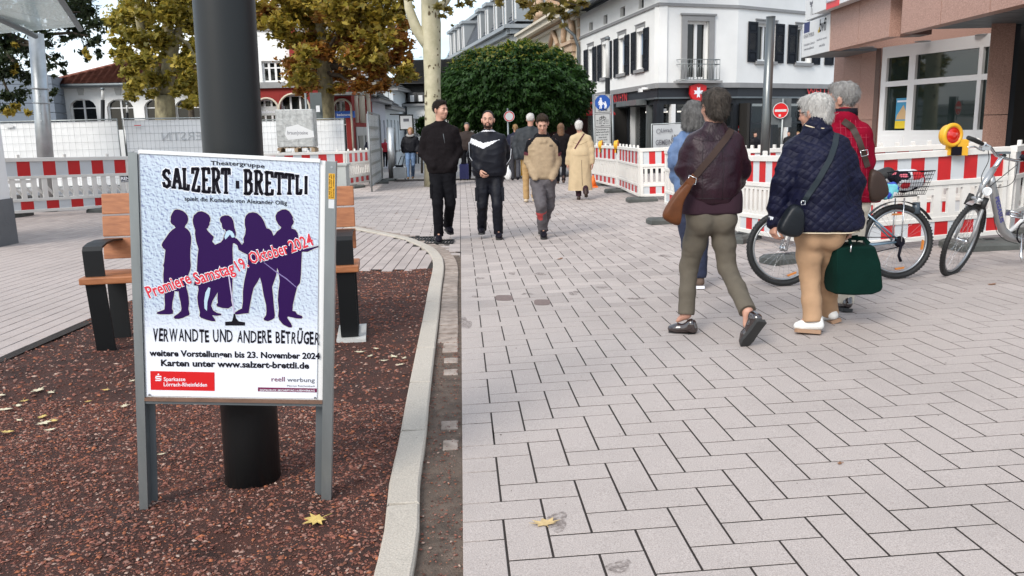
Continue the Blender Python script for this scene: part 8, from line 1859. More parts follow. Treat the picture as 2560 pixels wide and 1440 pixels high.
# light blue jacket woman, mostly hidden
M['denimblue']=mat('denimblue',(.09,.15,.28),.6,var=.15,vscale=8,bump=.2,bscale=40); M['navyjeans']=mat('navyjeans',(.016,.022,.05),.85,var=.3,vscale=30)
Y=G(1747,720)[1]
J=dict(head=(1736,285,0),shL=(1705,345,0),shR=(1765,345,0),elL=(1688,400,.0),haL=(1695,455,.12),elR=(1780,405,0),haR=(1775,455,.1),hipL=(1712,500,0),hipR=(1752,500,0),knL=(1722,610,0),ankL=(1725,690,.2),toeL=(1720,705,.4),knR=(1752,600,0),ankR=(1750,690,-.02),toeR=(1742,716,.14),heelR=(1752,716,-.08),hem=(1730,478,0),grd=(1747,720,0))
person('grey haired woman in light blue jacket half hidden behind the purple jacket',Y,J,(.55,.8),h=.014,s=.97,skin=M['skin_old'],hair=M['hair_mgrey'],hairstyle='bob',female=True,top=M['denimblue'],bottom=M['navyjeans'],shoes=mat('suede',(.12,.08,.06),.9),shoefn=M['white_print'],torso_w=1.1,sleeve=1.25,fy=(.2,1),headscale=.97,topwr=[(.016,(8,8,12),True),(.005,(24,24,30),False)])
# navy quilted jacket
M['quilt']=mat('quilt',(.0028,.0036,.016),.6,vcol=(.005,.006,.026),vscale=10,bump=.3,bscale=50,spec=.22); M['camel']=mat('camel',(.38,.235,.135),.85,var=.07,vscale=14,bump=.1,bscale=200); M['cream_trim']=mat('cream_trim',(.62,.52,.38),.8); M['navystrap']=mat('navystrap',(.018,.026,.033),.7,spec=.2); M['blackleather']=mat('blackleather',(.004,.006,.009),.42,spec=.35,bump=.1,bscale=80); M['cuff']=mat('cuff',(.55,.58,.62),.8,var=.1,vscale=40)
# quilting: stitched diamonds pressed into the cloth
def quilt(m,f=17.):
 t=m.node_tree; p=t.nodes['Principled BSDF']; co=nd('ShaderNodeTexCoord',t); sx=nd('ShaderNodeSeparateXYZ',t); t.links.new(co.outputs['Object'],sx.inputs[0]); out=None
 nz_=nd('ShaderNodeTexNoise',t); nz_.inputs['Scale'].default_value=6; t.links.new(co.outputs['Object'],nz_.inputs['Vector'])
 for sg in (1,-1):
  a=nd('ShaderNodeMath',t,operation='MULTIPLY_ADD'); a.inputs[1].default_value=sg*1.0; t.links.new(sx.outputs[0],a.inputs[0]); t.links.new(sx.outputs[2],a.inputs[2])
  y_=nd('ShaderNodeMath',t,operation='MULTIPLY_ADD'); y_.inputs[1].default_value = .7; t.links.new(sx.outputs[1],y_.inputs[0]); t.links.new(a.outputs[0],y_.inputs[2])
  nn=nd('ShaderNodeMath',t,operation='MULTIPLY_ADD'); nn.inputs[1].default_value = .03; t.links.new(nz_.outputs['Fac'],nn.inputs[0]); t.links.new(y_.outputs[0],nn.inputs[2])
  b=nd('ShaderNodeMath',t,operation='MULTIPLY'); b.inputs[1].default_value=f; t.links.new(nn.outputs[0],b.inputs[0]); c=nd('ShaderNodeMath',t,operation='PINGPONG'); c.inputs[1].default_value = .5; t.links.new(b.outputs[0],c.inputs[0])
  e=nd('ShaderNodeMath',t,operation='POWER'); e.inputs[1].default_value = .45; t.links.new(c.outputs[0],e.inputs[0])
  if out is None: out=e
  else: q=nd('ShaderNodeMath',t,operation='MULTIPLY'); t.links.new(out.outputs[0],q.inputs[0]); t.links.new(e.outputs[0],q.inputs[1]); out=q
 bp=nd('ShaderNodeBump',t); bp.inputs['Strength'].default_value=1; bp.inputs['Distance'].default_value = .012; t.links.new(out.outputs[0],bp.inputs['Height']); t.links.new(bp.outputs[0],p.inputs['Normal'])
quilt(M['quilt'])
Y=G(2022,832)[1]
J=dict(head=(2037,281,.06),shL=(1992,358,.04),shR=(2092,352,-.02),elL=(1958,455,.02),haL=(1937,553,.06),elR=(2132,452,-.02),haR=(2124,562,.05),hipL=(2023,586,.02),hipR=(2072,584,0),knL=(2025,690,.04),ankL=(2030,790,-.02),toeL=(1988,822,.0),heelL=(2052,827,-.06),knR=(2063,680,.16),ankR=(2073,770,.28),toeR=(2062,800,.42),heelR=(2090,800,.22),hem=(2050,552,0),grd=(2022,832,0))
def flare(U_,P,s,f3,nb):
 c=(P['hipL']+P['hipR'])/2; w_=unit(P['shR']-P['shL']); U_.cone(c-w_ * .09+[0,0,.06],c+w_ * .11+[0,0,.06],.155,.155,.08).cone(nb+[0,0,.0],nb+[0,0,.055],.085,.075,.03)
p5,P,hd,F_=person('white haired woman in a navy quilted jacket and beige trousers carrying a green bag',Y,J,(-.62,.78),h=.011,s=.97,skin=M['skin_old'],hair=M['hair_white'],hairstyle='full',female=True,top=M['quilt'],bottom=M['camel'],shoes=M['white_shoe'],shoefn=mat('tansole',(.30,.18,.11),.7),torso_w=1.22,torso_d=1.2,sleeve=1.28,leg=1.02,fy=(-.15,1),topfn=flare,topname='quilted_jacket',headscale=1.0,belly=-.02,
 hands=(((-.15,-.1,-1),(1,.3,0),.7,1),((-.1,-.1,-1),(-1,0,0),1.25,-1)),topwr=[(.014,(7,7,10),True),(.006,(22,22,26),False)],botwr=[(.005,(8,8,12),True),(.002,(20,20,26),False)],leglen=.10,headpitch=.1,headtilt=.06)
jk=[o for o in p5.children if o.name.startswith('quilted_jacket')][0]; bv_=snap(jk)
zh=min(v.co.z for v in jk.data.vertices); lowv=[np.array(v.co) for v in jk.data.vertices if v.co.z<zh + .012 ]
c0=np.mean(lowv,0); ang = {}
for v in lowv:
 if abs(v[0]-c0[0]) < .24: k=int((math.atan2(v[1]-c0[1],v[0]-c0[0])+math.pi)/(2*math.pi)*26) % 26; rr_=math.hypot(v[0]-c0[0],v[1]-c0[1]); ang[k]=max(ang.get(k,(0,))[0:1]+(rr_,)) if False else max(ang.get(k,0),rr_)
ks=sorted(ang); MB().tube([(c0[0]+ang[k]*math.cos((k + .5)/26*2*math.pi-math.pi),c0[1]+ang[k]*math.sin((k + .5)/26*2*math.pi-math.pi),zh + .004) for k in ks],.0045,6,closed=True).build('hem_piping',M['cream_trim'],p5)
nb=(P['shL']+P['shR'])/2+np.array([0,0,.10]); MB().ring(nb+[0,0,.0],(0.1,-.2,1),.079,.0045,30,6).build('collar_piping',M['cream_trim'],p5)
for q in 'LR':
 u=unit(P['ha' + q]-P['el' + q]); MB().tube([P['ha' + q]-u * .035,P['ha' + q]+u * .012],[.047,.044],18).build('cuff',M['cuff'],p5)
gl=MB(); gl.tube([hd(.083,-.005,.006),hd(.08,.06,.008),hd(.062,.092,.006)],.0022,5); gl.tube([hd(-.083,-.005,.006),hd(-.08,.06,.008),hd(-.062,.092,.006)],.0022,5)
for g_ in (-1,1): gl.ring(hd(g_ * .034,.106,0),F_[:,1],.021,.002,20,5)
gl.build('glasses',M['ink'],p5)
b2,Pl=bag('black leather handbag on the hip of the navy quilted jacket',Y - .14,[(1978,505),(2006,512),(2010,540),(2009,575),(2000,590),(1985,596),(1960,590),(1940,580),(1945,560),(1960,535)],.10,M['blackleather'],M['navystrap'],[(2092,330),(2088,360),(2074,400),(2052,440),(2026,480),(2010,505)],.034,bv_)
c=Wy(2008,507,Y - .19); MB().tube([c+np.array(q) for q in ((-.012,0,.012),(.012,0,.012),(.012,0,-.012),(-.012,0,-.012),(-.012,0,.012))],.003,5).build('ring',M['chrome'],b2)
M['green_bag']=mat('green_bag',(.001,.018,.013),.9,spec=.15,var=.15,vscale=6,bump=.15,bscale=60)
tb=empty('tote_bag',Wy(2130,735,Y),0,'large dark green shopping bag held by the woman in the navy jacket','bag'); Pl=Plane(Wy(2064,735,Y + .03),(1,.10,0)); S_=[Pl.hit(*q) for q in ((2068,612),(2110,608),(2166,608),(2180,650),(2193,714),(2188,724),(2166,732),(2120,734),(2076,731),(2070,680))]
n=len(S_); cx,cy=np.mean([q[0] for q in S_]),np.mean([q[1] for q in S_]); vs=[]
for dn,k in ((-.5,.96),(-.3,1.),(.0,1.0),(.3,1.),(.5,.96)): vs+=[Pl.P(cx+(a-cx)*k,cy+(b-cy)*k,dn*(.17 if b<cy else .24)) for a,b in S_]
fs=[tuple(range(n))[::-1],tuple(range(4*n,5*n))]+[(j*n+i_,j*n+(i_+1) % n,(j+1)*n+(i_+1) % n,(j+1)*n+i_) for j in range(4) for i_ in range(n)]
o_=MB().add(vs,fs).build('body',M['green_bag'],tb); bvm=o_.modifiers.new('b','BEVEL'); bvm.width = .012; bvm.segments=3
hp=P['haR']+np.array([-.005,-.01,-.085])
for dn in (-.07,.07): strap('handle',[Pl.P(*Pl.hit(2112,608),dn),Pl.P(*Pl.hit(2116,596),dn * .6),hp+[0,dn * .1,0],Pl.P(*Pl.hit(2150,594),dn * .6),Pl.P(*Pl.hit(2158,606),dn)],.028,M['green_bag'],tb,(.1,-1,0),.004)
MB().tube([Wy(2128,612,Y - .10),Wy(2127,622,Y - .10),Wy(2126,630,Y - .10)],.005,6).build('clasp',M['chrome'],tb)
# red coat
M['redcoat']=mat('redcoat',(.21,.003,.018),.9,spec=.1,var=.12,vscale=30,bump=.2,bscale=120); M['brownbag']=mat('brownbag',(.030,.013,.007),.6,var=.2,vscale=12); M['offwhite']=mat('offwhite',(.60,.54,.44),.85,var=.06)
Y=G(2108,776)[1]
J=dict(head=(2104,250,.02),shL=(2078,322,.0),shR=(2146,322,-.05),elL=(2080,400,.0),haL=(2090,455,.15),elR=(2158,405,-.02),haR=(2152,462,.16),hipL=(2092,505,0),hipR=(2136,505,0),knL=(2095,620,.12),ankL=(2100,715,.35),toeL=(2100,740,.5),knR=(2122,640,0),ankR=(2112,752,0),toeR=(2094,770,.1),heelR=(2120,772,-.08),hem=(2118,485,0),grd=(2108,776,0))
def redfn(U_,P,s,f3,nb):
 c=(P['hipL']+P['hipR'])/2; U_.cone(c+[-.07,0,.04],c+[.09,0,.04],.15,.15,.08).cone(nb+[0,0,-.02],nb+[-.01,-.01,.025],.088,.080,.03); U_.chain([P['shR']+[.01,0,-.05],P['elR'],P['haR']],[.08,.07,.055],.03)
p6,P,hd,F_=person('grey haired woman in a crimson coat with a brown bag, standing behind the navy jacket',Y,J,(-.8,.6),h=.011,s=1.0,skin=M['skin_old'],hair=M['hair_grey'],hairstyle='short',female=True,top=M['redcoat'],bottom=M['offwhite'],shoes=M['patent'],torso_w=1.2,torso_d=1.2,sleeve=1.2,fy=(-.1,1),topfn=redfn,topname='coat',leg=1.1,headpitch=.05,detail=True)
jk=[o for o in p6.children if o.name.startswith('coat')][0]; bv_=snap(jk)
M['checkline']=mat('checkline',(.45,.05,.09),.9)
for k in range(6): lay_line(bv_,[(2100+k*13,300),(2112+k*11,490)],.0012,M['checkline'],'check_line',p6,flat=False)
for k in range(8): lay_line(bv_,[(2090,320+k*24),(2172,318+k*25)],.0012,M['checkline'],'check_line',p6,flat=False)
nb=(P['shL']+P['shR'])/2+np.array([0,0,.12]); MB().tube([nb+np.array([0,0,-.03]),nb+np.array([0,0,.02])],[.082,.078],20).build('scarf',M['ink'],p6)
b3,Pl=bag('dark brown shoulder bag hanging on the crimson coat',Y - .12,[(2168,424),(2180,420),(2196,426),(2210,445),(2219,475),(2217,490),(2200,502),(2180,508),(2164,505),(2158,480),(2162,450)],.13,M['brownbag'],M['brownbag'],[(2108,302),(2130,318),(2146,350),(2158,385),(2168,418)],.042,bv_)
c=Wy(2160,384,Y - .21); MB().tube([c+np.array(q) for q in ((-.026,0,.018),(.022,0,.026),(.03,0,-.01),(-.018,0,-.02),(-.026,0,.018))],.0035,5).build('buckle',M['chrome'],b3)
# coat woman and the people in the middle distance
M['trench']=mat('trench',(.50,.385,.235),.85,var=.06,vscale=12); M['slatejacket']=mat('slatejacket',(.014,.018,.023),.7,var=.2,vscale=10)
Y=G(1455,499)[1]
J=dict(head=(1447,315,0),shL=(1433,342,0),shR=(1470,342,0),elL=(1424,378,.02),haL=(1418,408,.06),elR=(1480,376,-.02),haR=(1481,406,-.05),hipL=(1440,400,0),hipR=(1460,400,0),knL=(1444,452,.02),ankL=(1447,489,-.02),toeL=(1446,500,.1),heelL=(1448,500,-.06),knR=(1460,452,0),ankR=(1465,482,-.2),toeR=(1466,494,-.12),heelR=(1465,488,-.28),hem=(1449,455,0),grd=(1447,500,0))
def trenchfn(U_,P,s,f3,nb):
 c=(P['hipL']+P['hipR'])/2; z=P['hem'][2]; U_.cone((c[0] - .09,c[1],c[2] + .12),(c[0] - .12,c[1],z - .2),.115,.14,.08).cone((c[0] + .09,c[1],c[2] + .12),(c[0] + .12,c[1],z - .2),.115,.14,.08).cone((c[0],c[1],c[2] + .12),(c[0],c[1],z - .2),.12,.15,.08)
p7,P,hd,F_=person('white haired woman in a long beige trench coat walking away',Y,J,(.05,1),h=.018,s=.98,skin=M['skin_old'],hair=M['hair_white'],hairstyle='full',female=True,top=M['trench'],bottom=M['plumshirt'],shoes=M['brownbag'],torso_w=1.05,sleeve=1.15,fy=(0,1),topfn=trenchfn,topcut=1,topname='trench_coat',detail=False,shoe_h=.05,hands=(((0,0,-1),(1,0,0),.3,1),((.1,0,-1),(-1,0,0),.3,-1)),topwr=[(.009,(9,9,2.5),True)])
jk=[o for o in p7.children if o.name.startswith('trench_coat')][0]; V=np.array([v.co[:] for v in jk.data.vertices]); zc=P['hem'][2] - .17; V[:,2]=np.maximum(V[:,2],zc); jk.data.vertices.foreach_set('co',V.ravel().astype(np.float32)); bv_=snap(jk)
lay_line(bv_,[(1461,334),(1450,350),(1437,372)],.025,M['hood_wine'],'strap',p7,.004,nsub=6); lay_line(bv_,[(1431,386),(1448,388),(1468,385)],.03,M['trench'],'belt',p7,.006,nsub=5); lay_line(bv_,[(1454,400),(1455,440),(1456,464)],.004,M['brownbag'],'coat_vent',p7,flat=False,nsub=5)
lay_line(bv_,[(1432,356),(1450,362),(1468,354)],.004,mat('trench_seam',(.28,.2,.11),.9),'yoke_seam',p7,flat=False,nsub=5)
def simple(label,px,pyf,ytop,face,**kw):
 """person facing to or from the camera, scaled from foot and head-top rows"""
 g=G(px,pyf); Y=g[1]; H_=Wy(px,ytop,Y)[2]-g[2]; s=H_/1.75; u=(pyf-ytop)/175.; sw=kw.pop('sw',.19); st=kw.pop('stride',.12); ad=kw.pop('arm',.25); d=1 if face[1]>0 else -1; hs=kw.pop('h',.024)
 k=100*u; sx=kw.pop('lean',0); q=lambda x,z,y=0.: (px+x*k+sx*z*k,pyf-z*k,y*s)
 J=dict(head=q(0,1.625),shL=q(-sw,1.40),shR=q(sw,1.40),elL=q(-sw - .07,1.12),haL=q(-sw - .04*ad*4,.88,-.1*d),elR=q(sw + .07,1.12),haR=q(sw + .04*ad*4,.88,.12*d),hipL=q(-.09,.93),hipR=q(.09,.93),knL=q(-.09,.50,st * .6*d),ankL=q(-.08,.09,st*1.0*d),toeL=q(-.08,.02,(st + .17)*d),knR=q(.09,.50,0),ankR=q(.08,.11,-st*1.4*d),toeR=q(.08,.03,(-st*1.4 + .16)*d),hem=q(0,kw.pop('hemz',.95)),grd=(px,pyf,0))
 for a,b in kw.pop('J',{}).items(): J[a]=b
 return person(label,Y,J,face,h=hs,s=s,detail=False,fy=(0,d),**kw)
M['tan_tr']=mat('tan_tr',(.42,.27,.12),.85); M['greytr']=mat('greytr',(.05,.05,.06),.85); M['brownj']=mat('brownj',(.025,.014,.011),.8); M['puffer']=mat('puffer',(.006,.006,.009),.55,spec=.2,bump=.4,bscale=20,stretch=(1,1,4)); M['jeans']=mat('jeans',(.14,.22,.36),.85,var=.3,vscale=6); M['navyc']=mat('navyc',(.006,.008,.028),.8); M['pink']=mat('pink',(.55,.03,.12),.7); M['redpack']=mat('redpack',(.45,.02,.03),.7); M['teal']=mat('teal',(.03,.13,.16),.8)
simple('tall white haired man in dark jacket and tan trousers half hidden behind the beige hoodie',1326,507,283,(.1,1),sw=.22,top=M['slatejacket'],bottom=M['tan_tr'],hair=M['hair_white'],hairstyle='short',skin=M['skin_old'],shoes=M['cream_trim'],torso_w=1.15,sleeve=1.3,h=.018,hemz=.9)
r_,P,hd,F_=simple('young woman with blond ponytail and dark backpack walking away',1288,452,310,(0,1),top=M['navyc'],bottom=M['greytr'],hair=M['hair_blond'],hairstyle='pony',female=True,shoes=M['ink'],shoefn=M['white_print'],stride=.2)
c=(P['shL']+P['shR'])/2; bp=empty('backpack',c,0,'dark backpack worn by the woman with the blond ponytail','backpack'); MB().box(c+np.array([0,-.19,-.22]),(.30,.16,.44),bev=.04).build('body',M['greytr'],bp); MB().box(c+np.array([0,-.28,-.30]),(.24,.05,.2),bev=.02).build('front_pocket',M['blackcloth'],bp); MB().tube([c+np.array([0,-.19,.0]),c+np.array([0,-.19,.05])],.01,5).build('loop',M['ink'],bp)
wb_=Wy(1269,436,24.4); wbag=empty('carrier_bag',wb_,0,'white plastic carrier bag hanging beside the woman with the backpack','bag'); S_=SDF(); S_.ell(wb_,(.11,.08,.17),.02).cone(wb_+[0,0,.12],wb_+[.03,0,.26],.05,.02,.04); sdfobj('body',S_,.02,M['white_paint'],wbag,[(.02,(9,9,9),True)])
simple('woman with long curly brown hair in black, behind the beige hoodie',1402,460,307,(.05,1),top=M['blackcloth'],bottom=M['blacktrouser'],hair=mat('hair_curly',(.13,.065,.03),.6,var=.5,vscale=25,bump=1,bscale=30),hairstyle='long',female=True,shoes=mat('brownboot',(.06,.03,.02),.7),stride=.2,shoe_h=.1)
simple('man with brown jacket and dark hair between the first two walking men, pulling a suitcase',1167,450,306,(-.1,-1),top=M['brownj'],bottom=M['blacktrouser'],hair=M['hair_mgrey'],hairstyle='short',stride=.12,sw=.2,sleeve=1.3,torso_w=1.15)
def suitcase(px0,px1,py0,py1,Y,m,label,hpx):
 c0,c1=Wy(px0,py1,Y),Wy(px1,py0,Y); c=(c0+c1)/2; w_,h_=c1[0]-c0[0],c1[2]-c0[2]; r=empty('suitcase',(c[0],c[1],c0[2] - .04),0,label,'suitcase'); MB().box(c,(w_,.25,h_),bev=.04).build('shell',m,r)
 for k in range(5): MB().box((c[0]+(k-2)*w_/6,c[1] - .128,c[2]),(.012,.008,h_ * .85)).build('rib',m,r)
 hp_=Wy(hpx[0],hpx[1],Y); MB().tube([(c[0] - .07,c[1],c1[2]),tuple(hp_+np.array([-.05,0,0])),tuple(hp_+np.array([.05,0,0])),(c[0] + .07,c[1],c1[2])],.012,6).build('handle',M['ink'],r); MB().box((c[0],c[1] - .1,c1[2] + .01),(w_ * .6,.04,.05)).build('grip',M['ink'],r)
 for a in (-1,1): MB().cyl((c[0]+a*w_ * .38 - .015,c[1] - .08,c0[2] - .02),(c[0]+a*w_ * .38 + .015,c[1] - .08,c0[2] - .02),.03,10).build('wheel',M['ink'],r)
suitcase(1150,1171,408,447,24.9,mat('navycase',(.015,.018,.10),.5),'navy blue suitcase beside the man in the brown jacket',(1160,385))
r_,P,hd,F_=simple('blond woman in black padded jacket and jeans pulling a silver suitcase',1026,449,318,(-.15,-1),top=M['puffer'],bottom=M['jeans'],hair=M['hair_blond'],hairstyle='bob',female=True,shoes=mat('tanshoe',(.30,.18,.09),.7),stride=.22,headpitch=.3,sleeve=1.3,torso_w=1.1)
MB().ring((P['shL']+P['shR'])/2+np.array([0,-.02,.08]),(0,-.3,1),.10,.04,18,8).build('fur_collar',M['hair_grey'],r_)
suitcase(985,1016,415,446,25.8,M['steel'],'silver hard shell suitcase pulled by the blond woman',(1007,391))
r_,P,hd,F_=simple('person in pink jacket with red backpack and white hat far down the street',963,418,345,(0,1),top=M['pink'],bottom=M['blacktrouser'],hair=M['hair_white'],hairstyle='short',h=.03,sleeve=1.3,torso_w=1.2)
c=(P['shL']+P['shR'])/2; bp=empty('backpack',c,0,'red backpack on the person in the pink jacket','backpack'); MB().box(c+np.array([0,-.22,-.2]),(.32,.16,.45),bev=.04).build('body',M['redpack'],bp)
simple('person in a teal jacket in the distance right of the pink jacket',979,402,345,(0,1),top=M['teal'],bottom=M['navyjeans'],hair=M['hair_white'],hairstyle='short',h=.035)
simple('person in dark clothes far away left of the steel pillar',992,401,347,(0,-1),top=M['puffer'],bottom=M['blacktrouser'],hair=M['hair_dark'],hairstyle='short',h=.035)
simple('grey haired person in a blue jacket behind the short angled barrier',928,436,336,(.7,-.5),top=M['navyc'],bottom=M['blacktrouser'],hair=M['hair_grey'],hairstyle='short',h=.03,skin=M['skin_old'])
simple('blond haired person in a pale top hidden behind the ponytail woman',1273,436,320,(.1,1),top=M['sign_grey'],bottom=M['greytr'],hair=M['hair_blond'],hairstyle='short',h=.03)
simple('person in dark clothes walking far down the street behind the suitcase',1043,410,345,(0,1),top=M['navyc'],bottom=M['greytr'],hair=M['hair_dark'],hairstyle='short',h=.035)
simple('dark haired person in black seated before the shop window, by the no entry sign',1972,415,328,(-.7,-.7),top=M['puffer'],bottom=M['blacktrouser'],hair=M['hair_dark'],hairstyle='short',h=.025)
simple('blond person beside the dark haired one before the shop window',1995,412,329,(-.7,-.7),top=M['brownj'],bottom=M['blacktrouser'],hair=M['hair_blond'],hairstyle='short',h=.025)
simple('person in black standing behind the steel post by the shop window',1888,420,330,(.7,-.7),top=M['puffer'],bottom=M['blacktrouser'],hair=M['hair_dark'],hairstyle='short',h=.025)
# ---- bicycles
M['bikeblue']=mat('bikeblue',(.20,.30,.38),.3,metal=.5,coat=.5); M['bikesilver']=mat('bikesilver',(.38,.385,.39),.32,metal=.6); M['rimmat']=mat('rimmat',(.35,.36,.37),.35,metal=.8)
def wheel(c,u,v,R0,par,tw=.024,refl=(),name='wheel',disc=.0):
 """u, v: unit vectors spanning the wheel plane"""
 c=np.array(c,float); u=unit(u); v=unit(np.array(v)-u*(np.array(v) @ u)); n=np.cross(u,v); w_=empty(name,c); w_.parent=par; w_.matrix_parent_inverse=wm(par).inverted()
 def circ(R,k): return [c+(u*math.cos(2*math.pi*i_/k)+v*math.sin(2*math.pi*i_/k))*R for i_ in range(k)]
 MB().tube(circ(R0-tw,64),tw,10,closed=True).build('tyre',M['black_rubber'],w_)
 kn_=MB()
 for i_ in range(70):
  a=2*math.pi*i_/70; e_=u*math.cos(a)+v*math.sin(a); t_=-u*math.sin(a)+v*math.cos(a)
  for s in (-1,1): p_=c+e_*(R0-tw * .35)+n*s*tw * .62; kn_.hexa([p_+t_*q[0] * .006+n*q[1] * .005+e_*q[2] * .006 for q in ((-1,-1,-1),(1,-1,-1),(1,1,-1),(-1,1,-1),(-1,-1,1),(1,-1,1),(1,1,1),(-1,1,1))])
 kn_.build('tread',M['black_rubber'],w_)
 MB().tube(circ(R0-tw*2 - .010,64),.011,6,closed=True).build('rim',M['rimmat'],w_)
 h_=MB(); h_.tube([c-n * .05,c-n * .035,c-n * .03,c+n * .03,c+n * .035,c+n * .05],[.008,.026,.014,.014,.026,.008],12); h_.build('hub',M['chrome'],w_)
 sp_=MB()
 for i_ in range(32):
  a=2*math.pi*i_/32; s=(-1)**i_; b=a+s * .9*(1 if (i_//2) % 2 else -1); sp_.tube([c+(u*math.cos(b)+v*math.sin(b)) * .024+n*s * .03,c+(u*math.cos(a)+v*math.sin(a))*(R0-tw*2 - .01)],.0011,3,cap=False)
 sp_.build('spokes',M['chrome'],w_)
 for a in refl: p_=c+(u*math.cos(a)+v*math.sin(a))*R0 * .72; t_=-u*math.sin(a)+v*math.cos(a); MB().hexa([p_+t_*q[0] * .045+(u*math.cos(a)+v*math.sin(a))*q[1] * .010+n*q[2] * .008 for q in ((-1,-.6,1),(1,-.6,1),(.8,1,1),(-.8,1,1),(-1,-.6,-1),(1,-.6,-1),(.8,1,-1),(-.8,1,-1))]).build('reflector',M['orange_refl'],w_)
 return w_
def tb_(pts,r,m,name,par,seg=10): return MB().tube(pts,r,seg).build(name,m,par)
Fc,Rc=G(1958,715),G(2240,697)
bk=empty('bicycle',(Fc+Rc)/2,0,'pale blue city bicycle with a loaded rear basket, mostly hidden by the women','bicycle','parked bicycles')
R0 = .325; fw=unit([Fc[0]-Rc[0],Fc[1]-Rc[1],0]); lean=unit([.0,.10,1]); ca,cb=Fc+lean*R0,Rc+lean*R0; wb2=ca-cb
wheel(ca,fw,lean,R0,bk,refl=(1.2,4.4)); wheel(cb,fw,lean,R0,bk,refl=(1.55,4.6,3.3))
def bp_(t,z,n_=0.): return cb+fw*t+lean*(z-R0)+np.cross(fw,lean)*n_
wbL=np.linalg.norm(wb2[:2]); BBp,ST,HTt,HTb=bp_(.42,.29),bp_(.30,.62),bp_(wbL - .22,.78),bp_(wbL - .17,.60)
tb_([BBp,ST],.016,M['bikeblue'],'seat_tube',bk); tb_([BBp,HTb],.018,M['bikeblue'],'down_tube',bk); tb_([ST-lean * .08,HTt],.015,M['bikeblue'],'top_tube',bk); tb_([HTt,HTb],.019,M['bikeblue'],'head_tube',bk)
for s in (-1,1):
 o_=np.cross(fw,lean) * .055*s; tb_([cb+o_,ST-lean * .03+o_ * .3],.009,M['bikeblue'],'seat_stay',bk); tb_([cb+o_,BBp+o_ * .6],.010,M['bikeblue'],'chain_stay',bk); tb_([HTb-lean * .02+o_ * .6,bp_(wbL - .06,.52)+o_,ca+o_],.014,M['chrome'],'fork_blade',bk)
 tb_([cb+o_*1.3,bp_(-.02,.70)+o_*1.3],.006,M['chrome'],'carrier_stay',bk)
tb_([ST,bp_(.25,.86)],.012,M['chrome'],'seat_post',bk); S_=SDF(); S_.chain([bp_(.10,.90),bp_(.22,.885),bp_(.36,.885)],[.07,.045,.02],.03).cut(bp_(0,.865),-lean); sdfobj('saddle',S_,.012,M['black_rubber'],bk)
tb_([HTt,bp_(wbL - .25,.92)],.013,M['chrome'],'stem',bk); hb_=bp_(wbL - .24,.95); nn_=np.cross(fw,lean); tb_([hb_-nn_ * .28-fw * .1,hb_-nn_ * .1,hb_+nn_ * .1,hb_+nn_ * .28-fw * .1],.011,M['chrome'],'handlebar',bk)
for s in (-1,1): tb_([hb_+nn_*s * .28-fw * .1,hb_+nn_*s * .30-fw * .2],.016,M['black_rubber'],'grip',bk)
arc=[cb+(fw*math.cos(a)+lean*math.sin(a))*(R0 + .022) for a in np.linspace(.15,2.6,20)]; strap('mudguard',arc,.055,M['black_rubber'],bk,[unit(p_-cb) for p_ in arc],.003)
MB().ring(BBp+nn_*-.06,nn_,.085,.006,30,5).build('chainring',M['ink'],bk); tb_([BBp+lean * .085-nn_ * .06,cb+lean * .04-nn_ * .06],.004,M['ink'],'chain',bk,5); tb_([BBp-lean * .085-nn_ * .06,cb-lean * .04-nn_ * .06],.004,M['ink'],'chain',bk,5)
MB().tube([cb-nn_ * .045,cb-nn_ * .07],[.05,.035],16).build('sprocket',M['ink'],bk); tb_([cb-lean * .03-nn_ * .07,cb-lean * .12+fw * .02-nn_ * .07,cb-lean * .17+fw * .0-nn_ * .07],.012,M['ink'],'derailleur',bk)
tb_([BBp-nn_ * .07,BBp-nn_ * .08+fw * .1-lean * .13],.009,M['chrome'],'crank',bk); MB().box(BBp-nn_ * .13+fw * .1-lean * .13,(.09,.1,.025)).build('pedal',M['ink'],bk)
mb=MB();
for s in (-.06,0,.06): mb.tube([bp_(.28,.705)+nn_*s,bp_(-.14,.715)+nn_*s],.006,5)
mb.build('carrier',M['ink'],bk)
bs=MB(); z0,z1 = .725,.92
for k in range(7):
 t=k/6; z=z0+(z1-z0)*t; a,b,w_ = .10 + .03*t,-.17 - .06*t,.13 + .04*t; bs.tube([bp_(a,z)+nn_*w_,bp_(b,z)+nn_*w_,bp_(b,z)-nn_*w_,bp_(a,z)-nn_*w_],.0022 if k<6 else .005,4,closed=True)
for k in range(16):
 t=k/15
 for s in (-1,1): bs.tube([bp_(.10 - .27*t,z0)+nn_ * .13*s,bp_(.13 - .36*t,z1)+nn_ * .17*s],.0018,3,cap=False)
 if k<12: tt=k/11; bs.tube([bp_(-.17,z0)+nn_*(.13 - .26*tt),bp_(-.23,z1)+nn_*(.17 - .34*tt)],.0018,3,cap=False); bs.tube([bp_(.10,z0)+nn_*(.13 - .26*tt),bp_(.13,z1)+nn_*(.17 - .34*tt)],.0018,3,cap=False)
bs.build('basket',M['ink'],bk)
hb2=empty('shopping_bag',bp_(-.05,.74),0,'red, white and black patterned bag stuffed in the bicycle basket','bag'); S_=SDF(); c_=bp_(-.05,.85); S_.ell(c_,(.17,.12,.10),.03).ell(c_+fw * .12+lean * .03,(.09,.09,.06),.03);
sdfobj('body',S_,.011,[mat('bag_red',(.48,.02,.03),.35),mat('bag_white',(.6,.62,.65),.35),M['ink'],mat('bag_pink',(.6,.12,.16),.35)],hb2,[(.018,(9,9,9),True)],lambda C_: (vnoise(C_*11,5)*4.2).astype(int) % 4)
